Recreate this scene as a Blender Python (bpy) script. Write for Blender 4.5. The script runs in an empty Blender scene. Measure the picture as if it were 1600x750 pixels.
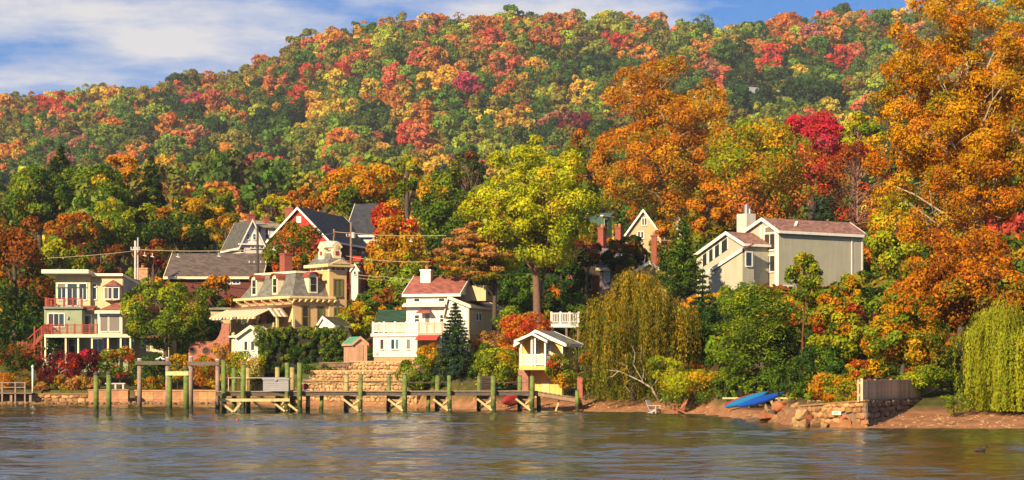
import bpy, math, random
import numpy as np
from mathutils import Vector, Matrix

# ------------------------------------------------------------------ camera, sky, sun, exposure
SC = bpy.context.scene
COL = SC.collection
F, CAMZ, HY = 3111.0, 3.0, 575.0          # focal length in photo pixels, eye height, horizon row
cam_d = bpy.data.cameras.new('camera')
cam_d.sensor_width = 36.0
cam_d.lens = 36.0 * F / 1600.0
cam_d.shift_y = (HY - 375.0) / 1600.0
cam_d.clip_start = 0.5
cam_d.clip_end = 20000
cam = bpy.data.objects.new('camera', cam_d)
cam.location = (0, 0, CAMZ)
cam.rotation_euler = (math.radians(90), 0, 0)
COL.objects.link(cam)
SC.camera = cam

SUN_AZ, SUN_EL = math.radians(33), math.radians(26)      # to the left of and behind the camera
SUN_DIR = Vector((-math.sin(SUN_AZ) * math.cos(SUN_EL), -math.cos(SUN_AZ) * math.cos(SUN_EL), math.sin(SUN_EL)))
sd = bpy.data.lights.new('sun', 'SUN')
sd.energy = 4.4
sd.angle = math.radians(0.6)
sd.color = (1.0, 0.79, 0.48)
sun = bpy.data.objects.new('sun', sd)
sun.rotation_euler = SUN_DIR.to_track_quat('Z', 'Y').to_euler()
COL.objects.link(sun)

W = bpy.data.worlds.new('World')
SC.world = W
W.use_nodes = True
wn, wl = W.node_tree.nodes, W.node_tree.links
wn.clear()
wo = wn.new('ShaderNodeOutputWorld')
bg = wn.new('ShaderNodeBackground')
bg.inputs['Strength'].default_value = 0.128
sky = wn.new('ShaderNodeTexSky')
sky.sky_type = 'NISHITA'
sky.sun_disc = False
sky.sun_elevation = SUN_EL
sky.sun_rotation = math.radians(180) + SUN_AZ
sky.altitude = 1500
sky.air_density = 1.0
sky.dust_density = 0.0
sky.ozone_density = 5.0
# thin broken cloud sheet, seen nearly edge-on: noise over the direction's azimuth and height
tc = wn.new('ShaderNodeTexCoord')
sep = wn.new('ShaderNodeSeparateXYZ')
wl.new(tc.outputs['Generated'], sep.inputs[0])
def wmath(op, a, b=None):
    n = wn.new('ShaderNodeMath'); n.operation = op
    for i, v in enumerate((a, b)):
        if v is None: continue
        if isinstance(v, (int, float)): n.inputs[i].default_value = v
        else: wl.new(v, n.inputs[i])
    return n.outputs[0]
zc = wmath('ADD', wmath('MAXIMUM', sep.outputs['Z'], 0.0), 0.09)
comb = wn.new('ShaderNodeCombineXYZ')
wl.new(wmath('DIVIDE', sep.outputs['X'], zc), comb.inputs[0])
wl.new(wmath('DIVIDE', sep.outputs['Y'], zc), comb.inputs[1])
nz = wn.new('ShaderNodeTexNoise')
nz.inputs['Scale'].default_value = 2.1
nz.inputs['Detail'].default_value = 9
nz.inputs['Roughness'].default_value = 0.62
wl.new(comb.outputs[0], nz.inputs['Vector'])
nz2 = wn.new('ShaderNodeTexNoise')                       # large openings in the sheet
nz2.inputs['Scale'].default_value = 0.42
nz2.inputs['Detail'].default_value = 2
mp = wn.new('ShaderNodeMapping'); mp.inputs['Location'].default_value = (0.4, 5.2, 0.0)
wl.new(comb.outputs[0], mp.inputs[0]); wl.new(mp.outputs[0], nz2.inputs['Vector'])
cov = wmath('ADD', wmath('MULTIPLY', nz.outputs['Fac'], 0.85), wmath('MULTIPLY', nz2.outputs['Fac'], 0.82))
ramp = wn.new('ShaderNodeValToRGB')
ramp.color_ramp.elements[0].position = 0.755
ramp.color_ramp.elements[1].position = 0.99
wl.new(cov, ramp.inputs[0])
hue = wn.new('ShaderNodeMix'); hue.data_type = 'RGBA'; hue.blend_type = 'MULTIPLY'
hue.inputs['Factor'].default_value = 1.0
hue.inputs['B'].default_value = (0.36, 0.62, 0.82, 1)
wl.new(sky.outputs[0], hue.inputs['A'])
mixc = wn.new('ShaderNodeMix'); mixc.data_type = 'RGBA'
mixc.inputs['B'].default_value = (3.0, 2.85, 2.8, 1)     # cloud, in the sky's own radiance units
wl.new(wmath('MULTIPLY', ramp.outputs[0], 0.92), mixc.inputs['Factor'])
deep = wn.new('ShaderNodeMix'); deep.data_type = 'RGBA'        # polarised, deeper blue all round
deep.inputs['Factor'].default_value = 0.78
deep.inputs['B'].default_value = (0.22, 0.68, 1.75, 1)
wl.new(hue.outputs['Result'], deep.inputs['A'])
wl.new(deep.outputs['Result'], mixc.inputs['A'])
wl.new(mixc.outputs['Result'], bg.inputs['Color'])
wl.new(bg.outputs[0], wo.inputs[0])

vs = SC.view_settings
vs.view_transform = 'Standard'; vs.look = 'None'; vs.gamma = 1.0; vs.use_curve_mapping = False
vs.exposure = 1.12
cy = SC.cycles
cy.use_denoising = True
cy.max_bounces = 5; cy.diffuse_bounces = 2; cy.glossy_bounces = 2; cy.transmission_bounces = 3; cy.volume_bounces = 0
cy.transparent_max_bounces = 6
cy.sample_clamp_indirect = 4.0
cy.caustics_reflective = False; cy.caustics_refractive = False
cy.use_adaptive_sampling = True; cy.adaptive_threshold = 0.02

# ------------------------------------------------------------------ helpers
def X(px, d): return (px - 800.0) / F * d
def Z(py, d): return CAMZ + (HY - py) / F * d
def P(px, py, d): return Vector((X(px, d), d, Z(py, d)))
def DW(py): return CAMZ * F / (py - HY)                  # distance of a water-level point seen at row py

def tag(o, label=None, cat=None, group=None, kind=None):
    if label: o['label'] = label
    if cat: o['category'] = cat
    if group: o['group'] = group
    if kind: o['kind'] = kind
    return o
def link(o, parent=None):
    COL.objects.link(o)
    if parent is not None: o.parent = parent
    return o
def thing(name, label, cat, loc=(0, 0, 0), rz=0.0, group=None):
    o = bpy.data.objects.new(name, None)
    o.empty_display_size = 0.3
    o.location = loc; o.rotation_euler = (0, 0, rz)
    link(o)
    return tag(o, label, cat, group, 'thing')

class MB:
    """collects vertices and faces of one mesh"""
    def __init__(s): s.v = []; s.f = []; s.m = []
    def add(s, vs, fs, mi=0):
        b = len(s.v); s.v += [tuple(v) for v in vs]; s.f += [tuple(b + i for i in f) for f in fs]; s.m += [mi] * len(fs); return s
    def box(s, x0, x1, y0, y1, z0, z1, mi=0):
        v = [(x0,y0,z0),(x1,y0,z0),(x1,y1,z0),(x0,y1,z0),(x0,y0,z1),(x1,y0,z1),(x1,y1,z1),(x0,y1,z1)]
        return s.add(v, [(0,3,2,1),(4,5,6,7),(0,1,5,4),(1,2,6,5),(2,3,7,6),(3,0,4,7)], mi)
    def hull8(s, v, mi=0):      # eight corners, bottom ring then top ring
        return s.add(v, [(0,3,2,1),(4,5,6,7),(0,1,5,4),(1,2,6,5),(2,3,7,6),(3,0,4,7)], mi)
    def prism(s, poly, a, b, axis='y', mi=0):
        """poly: 2-D outline (counter-clockwise) in the other two axes, pushed from a to b"""
        n = len(poly)
        if axis == 'y': mk = lambda p, t: (p[0], t, p[1])
        elif axis == 'x': mk = lambda p, t: (t, p[0], p[1])
        else: mk = lambda p, t: (p[0], p[1], t)
        v = [mk(p, a) for p in poly] + [mk(p, b) for p in poly]
        f = [tuple(range(n - 1, -1, -1)), tuple(range(n, 2 * n))]
        f += [(i, (i + 1) % n, n + (i + 1) % n, n + i) for i in range(n)]
        return s.add(v, f, mi)
    def bar(s, p, q, w, h=None, mi=0):
        """square bar from p to q"""
        p, q = Vector(p), Vector(q); h = h or w
        d = (q - p).normalized()
        up = Vector((0, 0, 1)) if abs(d.z) < 0.95 else Vector((0, 1, 0))
        a = d.cross(up).normalized() * (w / 2); b = a.cross(d).normalized() * (h / 2)
        return s.add([p-a-b, p+a-b, p+a+b, p-a+b, q-a-b, q+a-b, q+a+b, q-a+b],
                     [(0,3,2,1),(4,5,6,7),(0,1,5,4),(1,2,6,5),(2,3,7,6),(3,0,4,7)], mi)
    def tube(s, pts, rad, n=7, mi=0, cap=True):
        pts = [Vector(p) for p in pts]; b = len(s.v); ring = []
        for i, p in enumerate(pts):
            d = (pts[min(i + 1, len(pts) - 1)] - pts[max(i - 1, 0)])
            d = d.normalized() if d.length > 1e-6 else Vector((0, 0, 1))
            up = Vector((0, 1, 0)) if abs(d.y) < 0.9 else Vector((1, 0, 0))
            a = d.cross(up).normalized(); c = d.cross(a)
            r = rad[i] if hasattr(rad, '__len__') else rad
            for k in range(n):
                t = 2 * math.pi * k / n
                s.v.append(tuple(p + (a * math.cos(t) + c * math.sin(t)) * r))
        for i in range(len(pts) - 1):
            for k in range(n):
                s.f.append((b+i*n+k, b+i*n+(k+1)%n, b+(i+1)*n+(k+1)%n, b+(i+1)*n+k)); s.m.append(mi)
        if cap:
            s.f.append(tuple(b + k for k in range(n - 1, -1, -1))); s.m.append(mi)
            e = b + (len(pts) - 1) * n
            s.f.append(tuple(e + k for k in range(n))); s.m.append(mi)
        return s
    def mesh(s, name, mats, smooth=False):
        me = bpy.data.meshes.new(name)
        me.from_pydata(s.v, [], s.f)
        for m in (mats if isinstance(mats, (list, tuple)) else [mats]): me.materials.append(m)
        if any(s.m): me.polygons.foreach_set('material_index', s.m)
        if smooth: me.polygons.foreach_set('use_smooth', [True] * len(me.polygons))
        me.update()
        return me
    def build(s, name, mats, parent=None, smooth=False, loc=None, bevel=0.0):
        o = bpy.data.objects.new(name, s.mesh(name, mats, smooth))
        link(o, parent)
        if loc is not None: o.location = loc
        if bevel:
            m = o.modifiers.new('bevel', 'BEVEL'); m.width = bevel; m.segments = 1
        return o

def np_mesh(name, verts, faces, mats, col=None, smooth=False, mi=None):
    """verts (n,3), faces (m,4) quads, col (n,4)"""
    me = bpy.data.meshes.new(name)
    n, m = len(verts), len(faces)
    me.vertices.add(n); me.vertices.foreach_set('co', np.asarray(verts, np.float32).ravel())
    me.loops.add(m * 4); me.loops.foreach_set('vertex_index', np.asarray(faces, np.int32).ravel())
    me.polygons.add(m)
    me.polygons.foreach_set('loop_start', np.arange(0, m * 4, 4, dtype=np.int32))
    for x in (mats if isinstance(mats, (list, tuple)) else [mats]): me.materials.append(x)
    if mi is not None: me.polygons.foreach_set('material_index', np.asarray(mi, np.int32))
    if smooth: me.polygons.foreach_set('use_smooth', np.ones(m, bool))
    if col is not None:
        a = me.color_attributes.new('col', 'FLOAT_COLOR', 'POINT')
        a.data.foreach_set('color', np.asarray(col, np.float32).ravel())
    me.update(calc_edges=True)
    return me

# ------------------------------------------------------------------ materials
MATS = {}
def nt(name):
    m = bpy.data.materials.new(name); m.use_nodes = True
    n, l = m.node_tree.nodes, m.node_tree.links
    return m, n, l, n['Principled BSDF']
def simple(name, rgb, rough=0.7, var=0.18, scale=3.0, bump=0.0, bscale=20.0, metal=0.0, spec=0.3, siding=0.0, shingle=0.0,
           dirt=None, axis=2, randomv=0.0):
    """paint, wood, stone: base colour with noise wear; siding = board height in metres; shingle = course height"""
    if name in MATS: return MATS[name]
    m, n, l, b = nt(name)
    tc = n.new('ShaderNodeTexCoord')
    nz = n.new('ShaderNodeTexNoise'); nz.inputs['Scale'].default_value = scale; nz.inputs['Detail'].default_value = 6
    nz.inputs['Roughness'].default_value = 0.65
    l.new(tc.outputs['Object'], nz.inputs['Vector'])
    mx = n.new('ShaderNodeMix'); mx.data_type = 'RGBA'
    lo = tuple(c * (1 - var) for c in rgb); hi = tuple(min(1, c * (1 + var)) for c in rgb)
    if dirt: lo = dirt
    mx.inputs['A'].default_value = (*lo, 1); mx.inputs['B'].default_value = (*hi, 1)
    rr = n.new('ShaderNodeMapRange'); rr.inputs[1].default_value = 0.3; rr.inputs[2].default_value = 0.7
    l.new(nz.outputs['Fac'], rr.inputs[0]); l.new(rr.outputs[0], mx.inputs['Factor'])
    out = mx.outputs['Result']
    if randomv:
        oi = n.new('ShaderNodeObjectInfo')
        hs = n.new('ShaderNodeHueSaturation')
        mr = n.new('ShaderNodeMapRange'); mr.inputs[3].default_value = 1 - randomv; mr.inputs[4].default_value = 1 + randomv
        l.new(oi.outputs['Random'], mr.inputs[0]); l.new(mr.outputs[0], hs.inputs['Value'])
        mr2 = n.new('ShaderNodeMath'); mr2.operation = 'MULTIPLY_ADD'; mr2.inputs[1].default_value = 0.03; mr2.inputs[2].default_value = 0.492
        fr = n.new('ShaderNodeMath'); fr.operation = 'FRACT'
        m7 = n.new('ShaderNodeMath'); m7.operation = 'MULTIPLY'; m7.inputs[1].default_value = 7.31
        l.new(oi.outputs['Random'], m7.inputs[0]); l.new(m7.outputs[0], fr.inputs[0]); l.new(fr.outputs[0], mr2.inputs[0])
        l.new(mr2.outputs[0], hs.inputs['Hue'])
        l.new(out, hs.inputs['Color']); out = hs.outputs[0]
    if siding:            # rain streaks down the boards
        mps = n.new('ShaderNodeMapping'); mps.inputs['Scale'].default_value = (2.2, 2.2, 0.22); l.new(tc.outputs['Object'], mps.inputs[0])
        ns = n.new('ShaderNodeTexNoise'); ns.inputs['Scale'].default_value = 1.6; ns.inputs['Detail'].default_value = 5; l.new(mps.outputs[0], ns.inputs['Vector'])
        hs0 = n.new('ShaderNodeHueSaturation'); mr0 = n.new('ShaderNodeMapRange'); mr0.inputs[1].default_value = 0.3; mr0.inputs[2].default_value = 0.65
        mr0.inputs[3].default_value = 0.88; mr0.inputs[4].default_value = 1.04; l.new(ns.outputs['Fac'], mr0.inputs[0]); l.new(mr0.outputs[0], hs0.inputs['Value']); l.new(out, hs0.inputs['Color']); out = hs0.outputs[0]
    height = None
    if siding or shingle:
        st = siding or shingle
        sp = n.new('ShaderNodeSeparateXYZ'); l.new(tc.outputs['Object'], sp.inputs[0])
        dv = n.new('ShaderNodeMath'); dv.operation = 'DIVIDE'; dv.inputs[1].default_value = st
        l.new(sp.outputs[axis], dv.inputs[0])
        fr = n.new('ShaderNodeMath'); fr.operation = 'FRACT'; l.new(dv.outputs[0], fr.inputs[0])
        height = fr.outputs[0]
        if shingle:       # each course broken into tabs of slightly different tone
            fl = n.new('ShaderNodeMath'); fl.operation = 'FLOOR'; l.new(dv.outputs[0], fl.inputs[0])
            cb = n.new('ShaderNodeCombineXYZ')
            ad = n.new('ShaderNodeMath'); ad.operation = 'ADD'; l.new(sp.outputs[0], ad.inputs[0]); l.new(sp.outputs[1], ad.inputs[1])
            d2 = n.new('ShaderNodeMath'); d2.operation = 'DIVIDE'; d2.inputs[1].default_value = 0.35; l.new(ad.outputs[0], d2.inputs[0])
            ho = n.new('ShaderNodeMath'); ho.operation = 'MULTIPLY_ADD'; ho.inputs[1].default_value = 0.43; l.new(fl.outputs[0], ho.inputs[0]); l.new(d2.outputs[0], ho.inputs[2])
            f3 = n.new('ShaderNodeMath'); f3.operation = 'FLOOR'; l.new(ho.outputs[0], f3.inputs[0])
            l.new(f3.outputs[0], cb.inputs[0]); l.new(fl.outputs[0], cb.inputs[1])
            wnz = n.new('ShaderNodeTexWhiteNoise'); wnz.noise_dimensions = '2D'; l.new(cb.outputs[0], wnz.inputs['Vector'])
            hs = n.new('ShaderNodeHueSaturation'); mr = n.new('ShaderNodeMapRange')
            mr.inputs[3].default_value = 0.72; mr.inputs[4].default_value = 1.25
            l.new(wnz.outputs['Value'], mr.inputs[0]); l.new(mr.outputs[0], hs.inputs['Value']); l.new(out, hs.inputs['Color'])
            out = hs.outputs[0]
    l.new(out, b.inputs['Base Color'])
    b.inputs['Roughness'].default_value = rough
    b.inputs['Metallic'].default_value = metal
    b.inputs['Specular IOR Level'].default_value = spec
    if bump or height is not None:
        bp = n.new('ShaderNodeBump')
        if height is not None:
            bp.inputs['Strength'].default_value = 0.9; bp.inputs['Distance'].default_value = 0.03
            l.new(height, bp.inputs['Height'])
        else:
            bp.inputs['Strength'].default_value = bump; bp.inputs['Distance'].default_value = 0.05
            n2 = n.new('ShaderNodeTexNoise'); n2.inputs['Scale'].default_value = bscale; n2.inputs['Detail'].default_value = 5
            l.new(tc.outputs['Object'], n2.inputs['Vector']); l.new(n2.outputs['Fac'], bp.inputs['Height'])
        l.new(bp.outputs[0], b.inputs['Normal'])
    MATS[name] = m
    return m

def leaf_material(name, source='col', trans=0.38):
    m = bpy.data.materials.new(name); m.use_nodes = True
    n, l = m.node_tree.nodes, m.node_tree.links
    n.clear()
    o = n.new('ShaderNodeOutputMaterial')
    at = n.new('ShaderNodeAttribute'); at.attribute_name = 'col'
    c = at.outputs['Color']
    if source == 'tree':       # far trees: leaf tint times the tree's own colour
        ti = n.new('ShaderNodeAttribute'); ti.attribute_type = 'INSTANCER'; ti.attribute_name = 'tint'
        mu = n.new('ShaderNodeMix'); mu.data_type = 'RGBA'; mu.blend_type = 'MULTIPLY'; mu.inputs['Factor'].default_value = 1
        l.new(c, mu.inputs['A']); l.new(ti.outputs['Color'], mu.inputs['B']); c = mu.outputs['Result']
    d = n.new('ShaderNodeBsdfDiffuse'); t = n.new('ShaderNodeBsdfTranslucent')
    l.new(c, d.inputs['Color']); l.new(c, t.inputs['Color'])
    mx = n.new('ShaderNodeMixShader'); mx.inputs[0].default_value = trans
    l.new(d.outputs[0], mx.inputs[1]); l.new(t.outputs[0], mx.inputs[2])
    l.new(mx.outputs[0], o.inputs['Surface'])
    return m
LEAF = leaf_material('leaf')
LEAF_FAR = leaf_material('leaf_far', 'tree')
BARK = simple('bark', (0.085, 0.06, 0.045), 0.9, 0.35, 6, 0.8, 18)
BARK_RED = simple('bark_reddish', (0.16, 0.09, 0.065), 0.9, 0.35, 6, 0.8, 18)
BARK_PALE = simple('bark_pale', (0.50, 0.42, 0.32), 0.8, 0.3, 3, 0.4, 14, dirt=(0.17, 0.13, 0.09))
BARK_DEAD = simple('bark_dead', (0.42, 0.36, 0.29), 0.8, 0.25, 4, 0.4, 14)
# ------------------------------------------------------------------ the lie of the land
SHORE = [(-900, 185), (-400, 175), (X(0,168),168), (X(340,168),168), (X(410,164),164), (X(480,159),159), (X(650,150),150), (X(760,142.5),142.5),
         (X(900,139),139), (X(1100,127.5),127.5), (X(1140,121),121), (X(1172,114.5),114.5), (X(1200,111),111), (X(1240,104),104), (X(1352,99.6),99.6), (X(1430,100),100), (X(1600,99),99), (60, 96), (400, 90), (900, 80)]
SX, SY = np.array([p[0] for p in SHORE]), np.array([p[1] for p in SHORE])
PR_L = np.array([(-400,-8),(-60,-4),(-1.2,-0.9),(0.0,-0.7),(0.8,1.12),(4,1.25),(8,2.3),(12,3.6),(20,4.4),(30,6),(45,8.5),(80,12),(130,15),(220,18),(330,22)])
PR_M = np.array([(-400,-8),(-60,-4),(-8,-0.8),(0,0),(1.0,0.2),(1.6,1.0),(2.8,1.9),(3.9,2.4),(4.6,3.35),(16,4.2),(25,5.6),(45,9),(80,12.5),(130,15),(220,18),(330,22)])
PR_R = np.array([(-400,-8),(-60,-4),(-8,-0.8),(0,0),(2,0.3),(6,0.75),(9,1.3),(14,1.9),(22,2.7),(40,4.6),(60,8),(80,12),(130,15),(220,18),(330,22)])
RIDGE_X = np.array([-900,-500,-257,-225,-193,-135,-109,-90,-51,0,64,112,160,209,257,420,900])
RIDGE_Z = np.array([70,98,121,124,128,137,150,156,162,164,163,160,163,170,175,181,170.])
CORNER, WEND, WEND2 = np.array([X(1352,99.6), 99.6]), np.array([X(1243,103.5), 103.5]), np.array([X(1500,116), 116.0])
def ground(x, y):
    x = np.asarray(x, float); y = np.asarray(y, float)
    t = y - np.interp(x, SX, SY)
    zl = np.interp(t, PR_L[:,0], PR_L[:,1]); zm = np.interp(t, PR_M[:,0], PR_M[:,1]); zr = np.interp(t, PR_R[:,0], PR_R[:,1])
    a = np.clip((x + 25.0) / 2.0, 0, 1); b = np.clip((x + 4.5) / 4.0, 0, 1)
    z = zl * (1 - a) + (zm * (1 - b) + zr * b) * a
    # the raised plot behind the stone wall on the headland
    c1 = (WEND - CORNER); c2 = (WEND2 - CORNER)
    q0, q1 = x - CORNER[0], y - CORNER[1]
    s1 = (c1[0] * q1 - c1[1] * q0) / np.hypot(*c1)      # positive to the left of the lit wall
    s2 = (c2[0] * q1 - c2[1] * q0) / np.hypot(*c2)
    inside = np.clip(np.minimum(-s1, s2) / 0.5, 0, 1) * (y > 99) * np.clip((x - WEND[0] - 0.2) / 0.7, 0, 1)
    inside = inside * np.where(x < 18.2, np.clip((113.5 - y) / 1.5, 0, 1), 1)
    cap = 0.3 + 0.03 * np.clip(y - 114, 0, 10) + 0.12 * np.clip(y - 124.5, 0, 9)       # the flat kayak beach
    cw = np.clip((x - 7) / 3, 0, 1) * np.clip((18.0 - x) / 1.0, 0, 1)
    z = np.where(y < 134, np.minimum(z, z * (1 - cw) + cap * cw), z)
    z = np.where((inside > 0) & (y < 125), np.maximum(z, z * (1 - inside) + 1.25 * inside), z)
    # the hill: from the back of the town up to the ridge and down behind it
    rz = np.interp(x * 1000.0 / np.maximum(y, 300), RIDGE_X, RIDGE_Z) * 1.15
    hz = np.interp(y, [330, 450, 520, 600, 690, 790, 900, 1020, 1150], [0, 0.02, 0.04, 0.09, 0.185, 0.34, 0.55, 0.80, 1.0])
    hz = 22 + (rz - 22) * hz
    back = np.clip((y - 1150) / 900.0, 0, 1)
    hz = hz * (1 - 0.75 * back * back * (3 - 2 * back))
    w = np.clip((y - 330) / 60.0, 0, 1)
    z = z * (1 - w) + hz * w
    wob = 0.35 * np.sin(x * 0.21 + 1.3) * np.sin(y * 0.17) + 0.2 * np.sin(x * 0.53 + y * 0.31)
    wob2 = 4.0 * np.sin(x * 0.017 + 2.0) * np.sin(y * 0.013 + 0.6) + 2.0 * np.sin(x * 0.041 + y * 0.023)
    z = z + np.clip((t - 12) / 20.0, 0, 1) * wob + w * wob2 * np.clip((1150 - y) / 300, 0.25, 1)
    return z
def gz(x, y): return float(ground(np.array([x]), np.array([y]))[0])

xs = np.unique(np.concatenate([np.linspace(-2600,-300,24), np.linspace(-300,-60,41), np.arange(-60,-46,1.5), np.arange(-46,34,0.6), np.arange(34,60,1.5), np.linspace(60,300,41), np.linspace(300,2600,24)]))
ys = np.unique(np.concatenate([np.linspace(-400,60,12), np.linspace(60,95,12), np.arange(95,185,0.6), np.arange(185,260,2.5), np.linspace(260,1250,100), np.linspace(1250,6000,20)]))
gx, gy = np.meshgrid(xs, ys)
gzz = ground(gx, gy)
tt = gy - np.interp(gx, SX, SY)
nx_, ny_ = len(xs), len(ys)
idx = np.arange(nx_ * ny_).reshape(ny_, nx_)
fq = np.stack([idx[:-1,:-1], idx[:-1,1:], idx[1:,1:], idx[1:,:-1]], -1).reshape(-1, 4)
# what the ground is made of: red-brown river sand at the shore, leaf litter and grass above
rngg = np.random.default_rng(5)
sand = np.array([0.31, 0.145, 0.068]); litter = np.array([0.075, 0.048, 0.02]); grass = np.array([0.07, 0.085, 0.02])
ss = np.clip((1.0 - gzz) / 0.35, 0, 1)
gmix = np.clip(0.5 + 0.5 * np.sin(gx * 0.3) * np.sin(gy * 0.23 + 1) + rngg.normal(0, 0.2, gx.shape), 0, 1)
gc = litter[None,None] * (1 - gmix[...,None]) + grass[None,None] * gmix[...,None]
gc = gc * (1 - ss[...,None]) + sand[None,None] * ss[...,None]
gc *= rngg.uniform(0.85, 1.15, gx.shape)[...,None]
gcol = np.concatenate([gc.reshape(-1,3), np.ones((nx_ * ny_, 1))], 1)
gm, n, l, b = nt('ground')
at = n.new('ShaderNodeAttribute'); at.attribute_name = 'col'
tcg = n.new('ShaderNodeTexCoord')
ng = n.new('ShaderNodeTexNoise'); ng.inputs['Scale'].default_value = 1.7; ng.inputs['Detail'].default_value = 9; ng.inputs['Roughness'].default_value = 0.7
l.new(tcg.outputs['Object'], ng.inputs['Vector'])
hs = n.new('ShaderNodeHueSaturation'); mr = n.new('ShaderNodeMapRange'); mr.inputs[1].default_value = 0.3; mr.inputs[2].default_value = 0.7
mr.inputs[3].default_value = 0.6; mr.inputs[4].default_value = 1.35
l.new(ng.outputs['Fac'], mr.inputs[0]); l.new(mr.outputs[0], hs.inputs['Value']); l.new(at.outputs['Color'], hs.inputs['Color'])
l.new(hs.outputs[0], b.inputs['Base Color']); b.inputs['Roughness'].default_value = 0.95; b.inputs['Specular IOR Level'].default_value = 0.15
bp = n.new('ShaderNodeBump'); bp.inputs['Strength'].default_value = 0.7; bp.inputs['Distance'].default_value = 0.15
l.new(ng.outputs['Fac'], bp.inputs['Height']); l.new(bp.outputs[0], b.inputs['Normal'])
go = link(bpy.data.objects.new('ground', np_mesh('ground', np.stack([gx, gy, gzz], -1).reshape(-1,3), fq, gm, gcol, True)))
tag(go, 'sandy shore and leafy ground rising from the water up the wooded hill', kind='structure')

# ------------------------------------------------------------------ river
wm, n, l, b = nt('water')
b.inputs['Base Color'].default_value = (0.040, 0.042, 0.018, 1)
b.inputs['Roughness'].default_value = 0.09
b.inputs['IOR'].default_value = 1.33
b.inputs['Specular IOR Level'].default_value = 0.32
b.inputs['Specular Tint'].default_value = (0.94, 0.95, 0.76, 1)
tcw = n.new('ShaderNodeTexCoord')
def wave(scale, det, sx, sy, rot):
    mpn = n.new('ShaderNodeMapping'); mpn.inputs['Scale'].default_value = (sx, sy, 1); mpn.inputs['Rotation'].default_value = (0, 0, rot)
    l.new(tcw.outputs['Object'], mpn.inputs[0])
    q = n.new('ShaderNodeTexNoise'); q.inputs['Scale'].default_value = scale; q.inputs['Detail'].default_value = det; q.inputs['Roughness'].default_value = 0.55
    l.new(mpn.outputs[0], q.inputs['Vector']); return q.outputs['Fac']
def wadd(a, ka, bb, kb):
    m1 = n.new('ShaderNodeMath'); m1.operation = 'MULTIPLY'; m1.inputs[1].default_value = ka; l.new(a, m1.inputs[0])
    m2 = n.new('ShaderNodeMath'); m2.operation = 'MULTIPLY_ADD'; m2.inputs[1].default_value = kb; l.new(bb, m2.inputs[0]); l.new(m1.outputs[0], m2.inputs[2])
    return m2.outputs[0]
hh = wadd(wave(3.2, 2, 0.55, 1.0, 0.10), 1.0, wave(7.5, 2, 0.6, 1.0, -0.2), 0.35)
bw = n.new('ShaderNodeBump'); bw.inputs['Strength'].default_value = 1.0; bw.inputs['Distance'].default_value = 0.022
l.new(hh, bw.inputs['Height']); l.new(bw.outputs[0], b.inputs['Normal'])
# real wavelets in the reach between the camera and the shore, flat water beyond
wr = np.random.default_rng(12)
wy = np.concatenate([np.linspace(-400, 30, 8), np.arange(40, 70, 0.12), np.arange(70, 110, 0.15), np.arange(110, 172, 0.2), np.linspace(174, 190, 3)])
wx = np.unique(np.concatenate([np.linspace(-2600, -60, 14), np.arange(-52, 40, 0.36), np.linspace(48, 2600, 14)]))
WX, WY = np.meshgrid(wx, wy)
hz0 = np.zeros_like(WX)
for q in range(46):
    lam = 0.6 + 2.9 * wr.random() ** 1.3; th = wr.normal(0.12, 0.62); kx, ky = math.sin(th) * 6.283 / lam, math.cos(th) * 6.283 / lam
    hz0 += 0.0038 * lam ** 0.9 * np.sin(WX * kx + WY * ky + wr.uniform(0, 6.28))
gust = 0.75 + 0.35 * np.sin(WX * 0.11 + WY * 0.05 + 1.0) * np.sin(WY * 0.16 + WX * 0.02) + 0.25 * np.sin(WX * 0.05 - WY * 0.33)
edge = np.clip((WX + 54) / 4, 0, 1) * np.clip((42 - WX) / 4, 0, 1) * np.clip((WY - 38) / 6, 0, 1) * np.clip((174 - WY) / 30, 0.35, 1)
WZ = hz0 * gust * edge
wi = np.arange(WX.size).reshape(WX.shape)
wf = np.stack([wi[:-1,:-1], wi[:-1,1:], wi[1:,1:], wi[1:,:-1]], -1).reshape(-1, 4)
wo_ = link(bpy.data.objects.new('water', np_mesh('water', np.stack([WX, WY, WZ], -1).reshape(-1, 3), wf, wm, smooth=True)))
tag(wo_, 'rippled brown-green river water', kind='structure')
# ------------------------------------------------------------------ trees
HUE = {  # leaf colours
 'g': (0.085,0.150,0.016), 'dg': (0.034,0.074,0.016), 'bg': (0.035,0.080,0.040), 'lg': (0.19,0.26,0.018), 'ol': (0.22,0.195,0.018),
 'yg': (0.37,0.39,0.016), 'y': (0.56,0.38,0.016), 'gold': (0.57,0.31,0.012), 'o': (0.59,0.225,0.012), 'do': (0.47,0.15,0.011),
 'rust': (0.26,0.080,0.016), 'r': (0.52,0.055,0.020), 'sal': (0.55,0.135,0.045), 'cr': (0.56,0.030,0.055), 'mag': (0.48,0.04,0.10),
 'yl': (0.53,0.52,0.018), 'bu': (0.15,0.016,0.024), 'cop': (0.48,0.235,0.075), 'wil': (0.34,0.34,0.022), 'wold': (0.25,0.19,0.016), 'pk': (0.36,0.13,0.065), 'blue': (0.042,0.080,0.058)}
def unit(v): return v / np.maximum(np.linalg.norm(v, axis=-1, keepdims=True), 1e-9)
def leaf_quads(rng, p, nrm, size, aspect=0.62, along=None):
    """one kite-shaped leaf spray per point"""
    n = len(p)
    r = rng.normal(size=(n, 3)) if along is None else along
    t = unit(r - nrm * np.sum(r * nrm, 1, keepdims=True)); b = np.cross(nrm, t)
    s = (size * rng.uniform(0.65, 1.35, n))[:, None]
    v = np.stack([p - t * s * 0.55, p + b * s * 0.5 * aspect + t * s * 0.08 + nrm * s * 0.12, p + t * s * 0.6, p - b * s * 0.5 * aspect + t * s * 0.08 + nrm * s * 0.12], 1).reshape(-1, 3)
    return v
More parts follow.
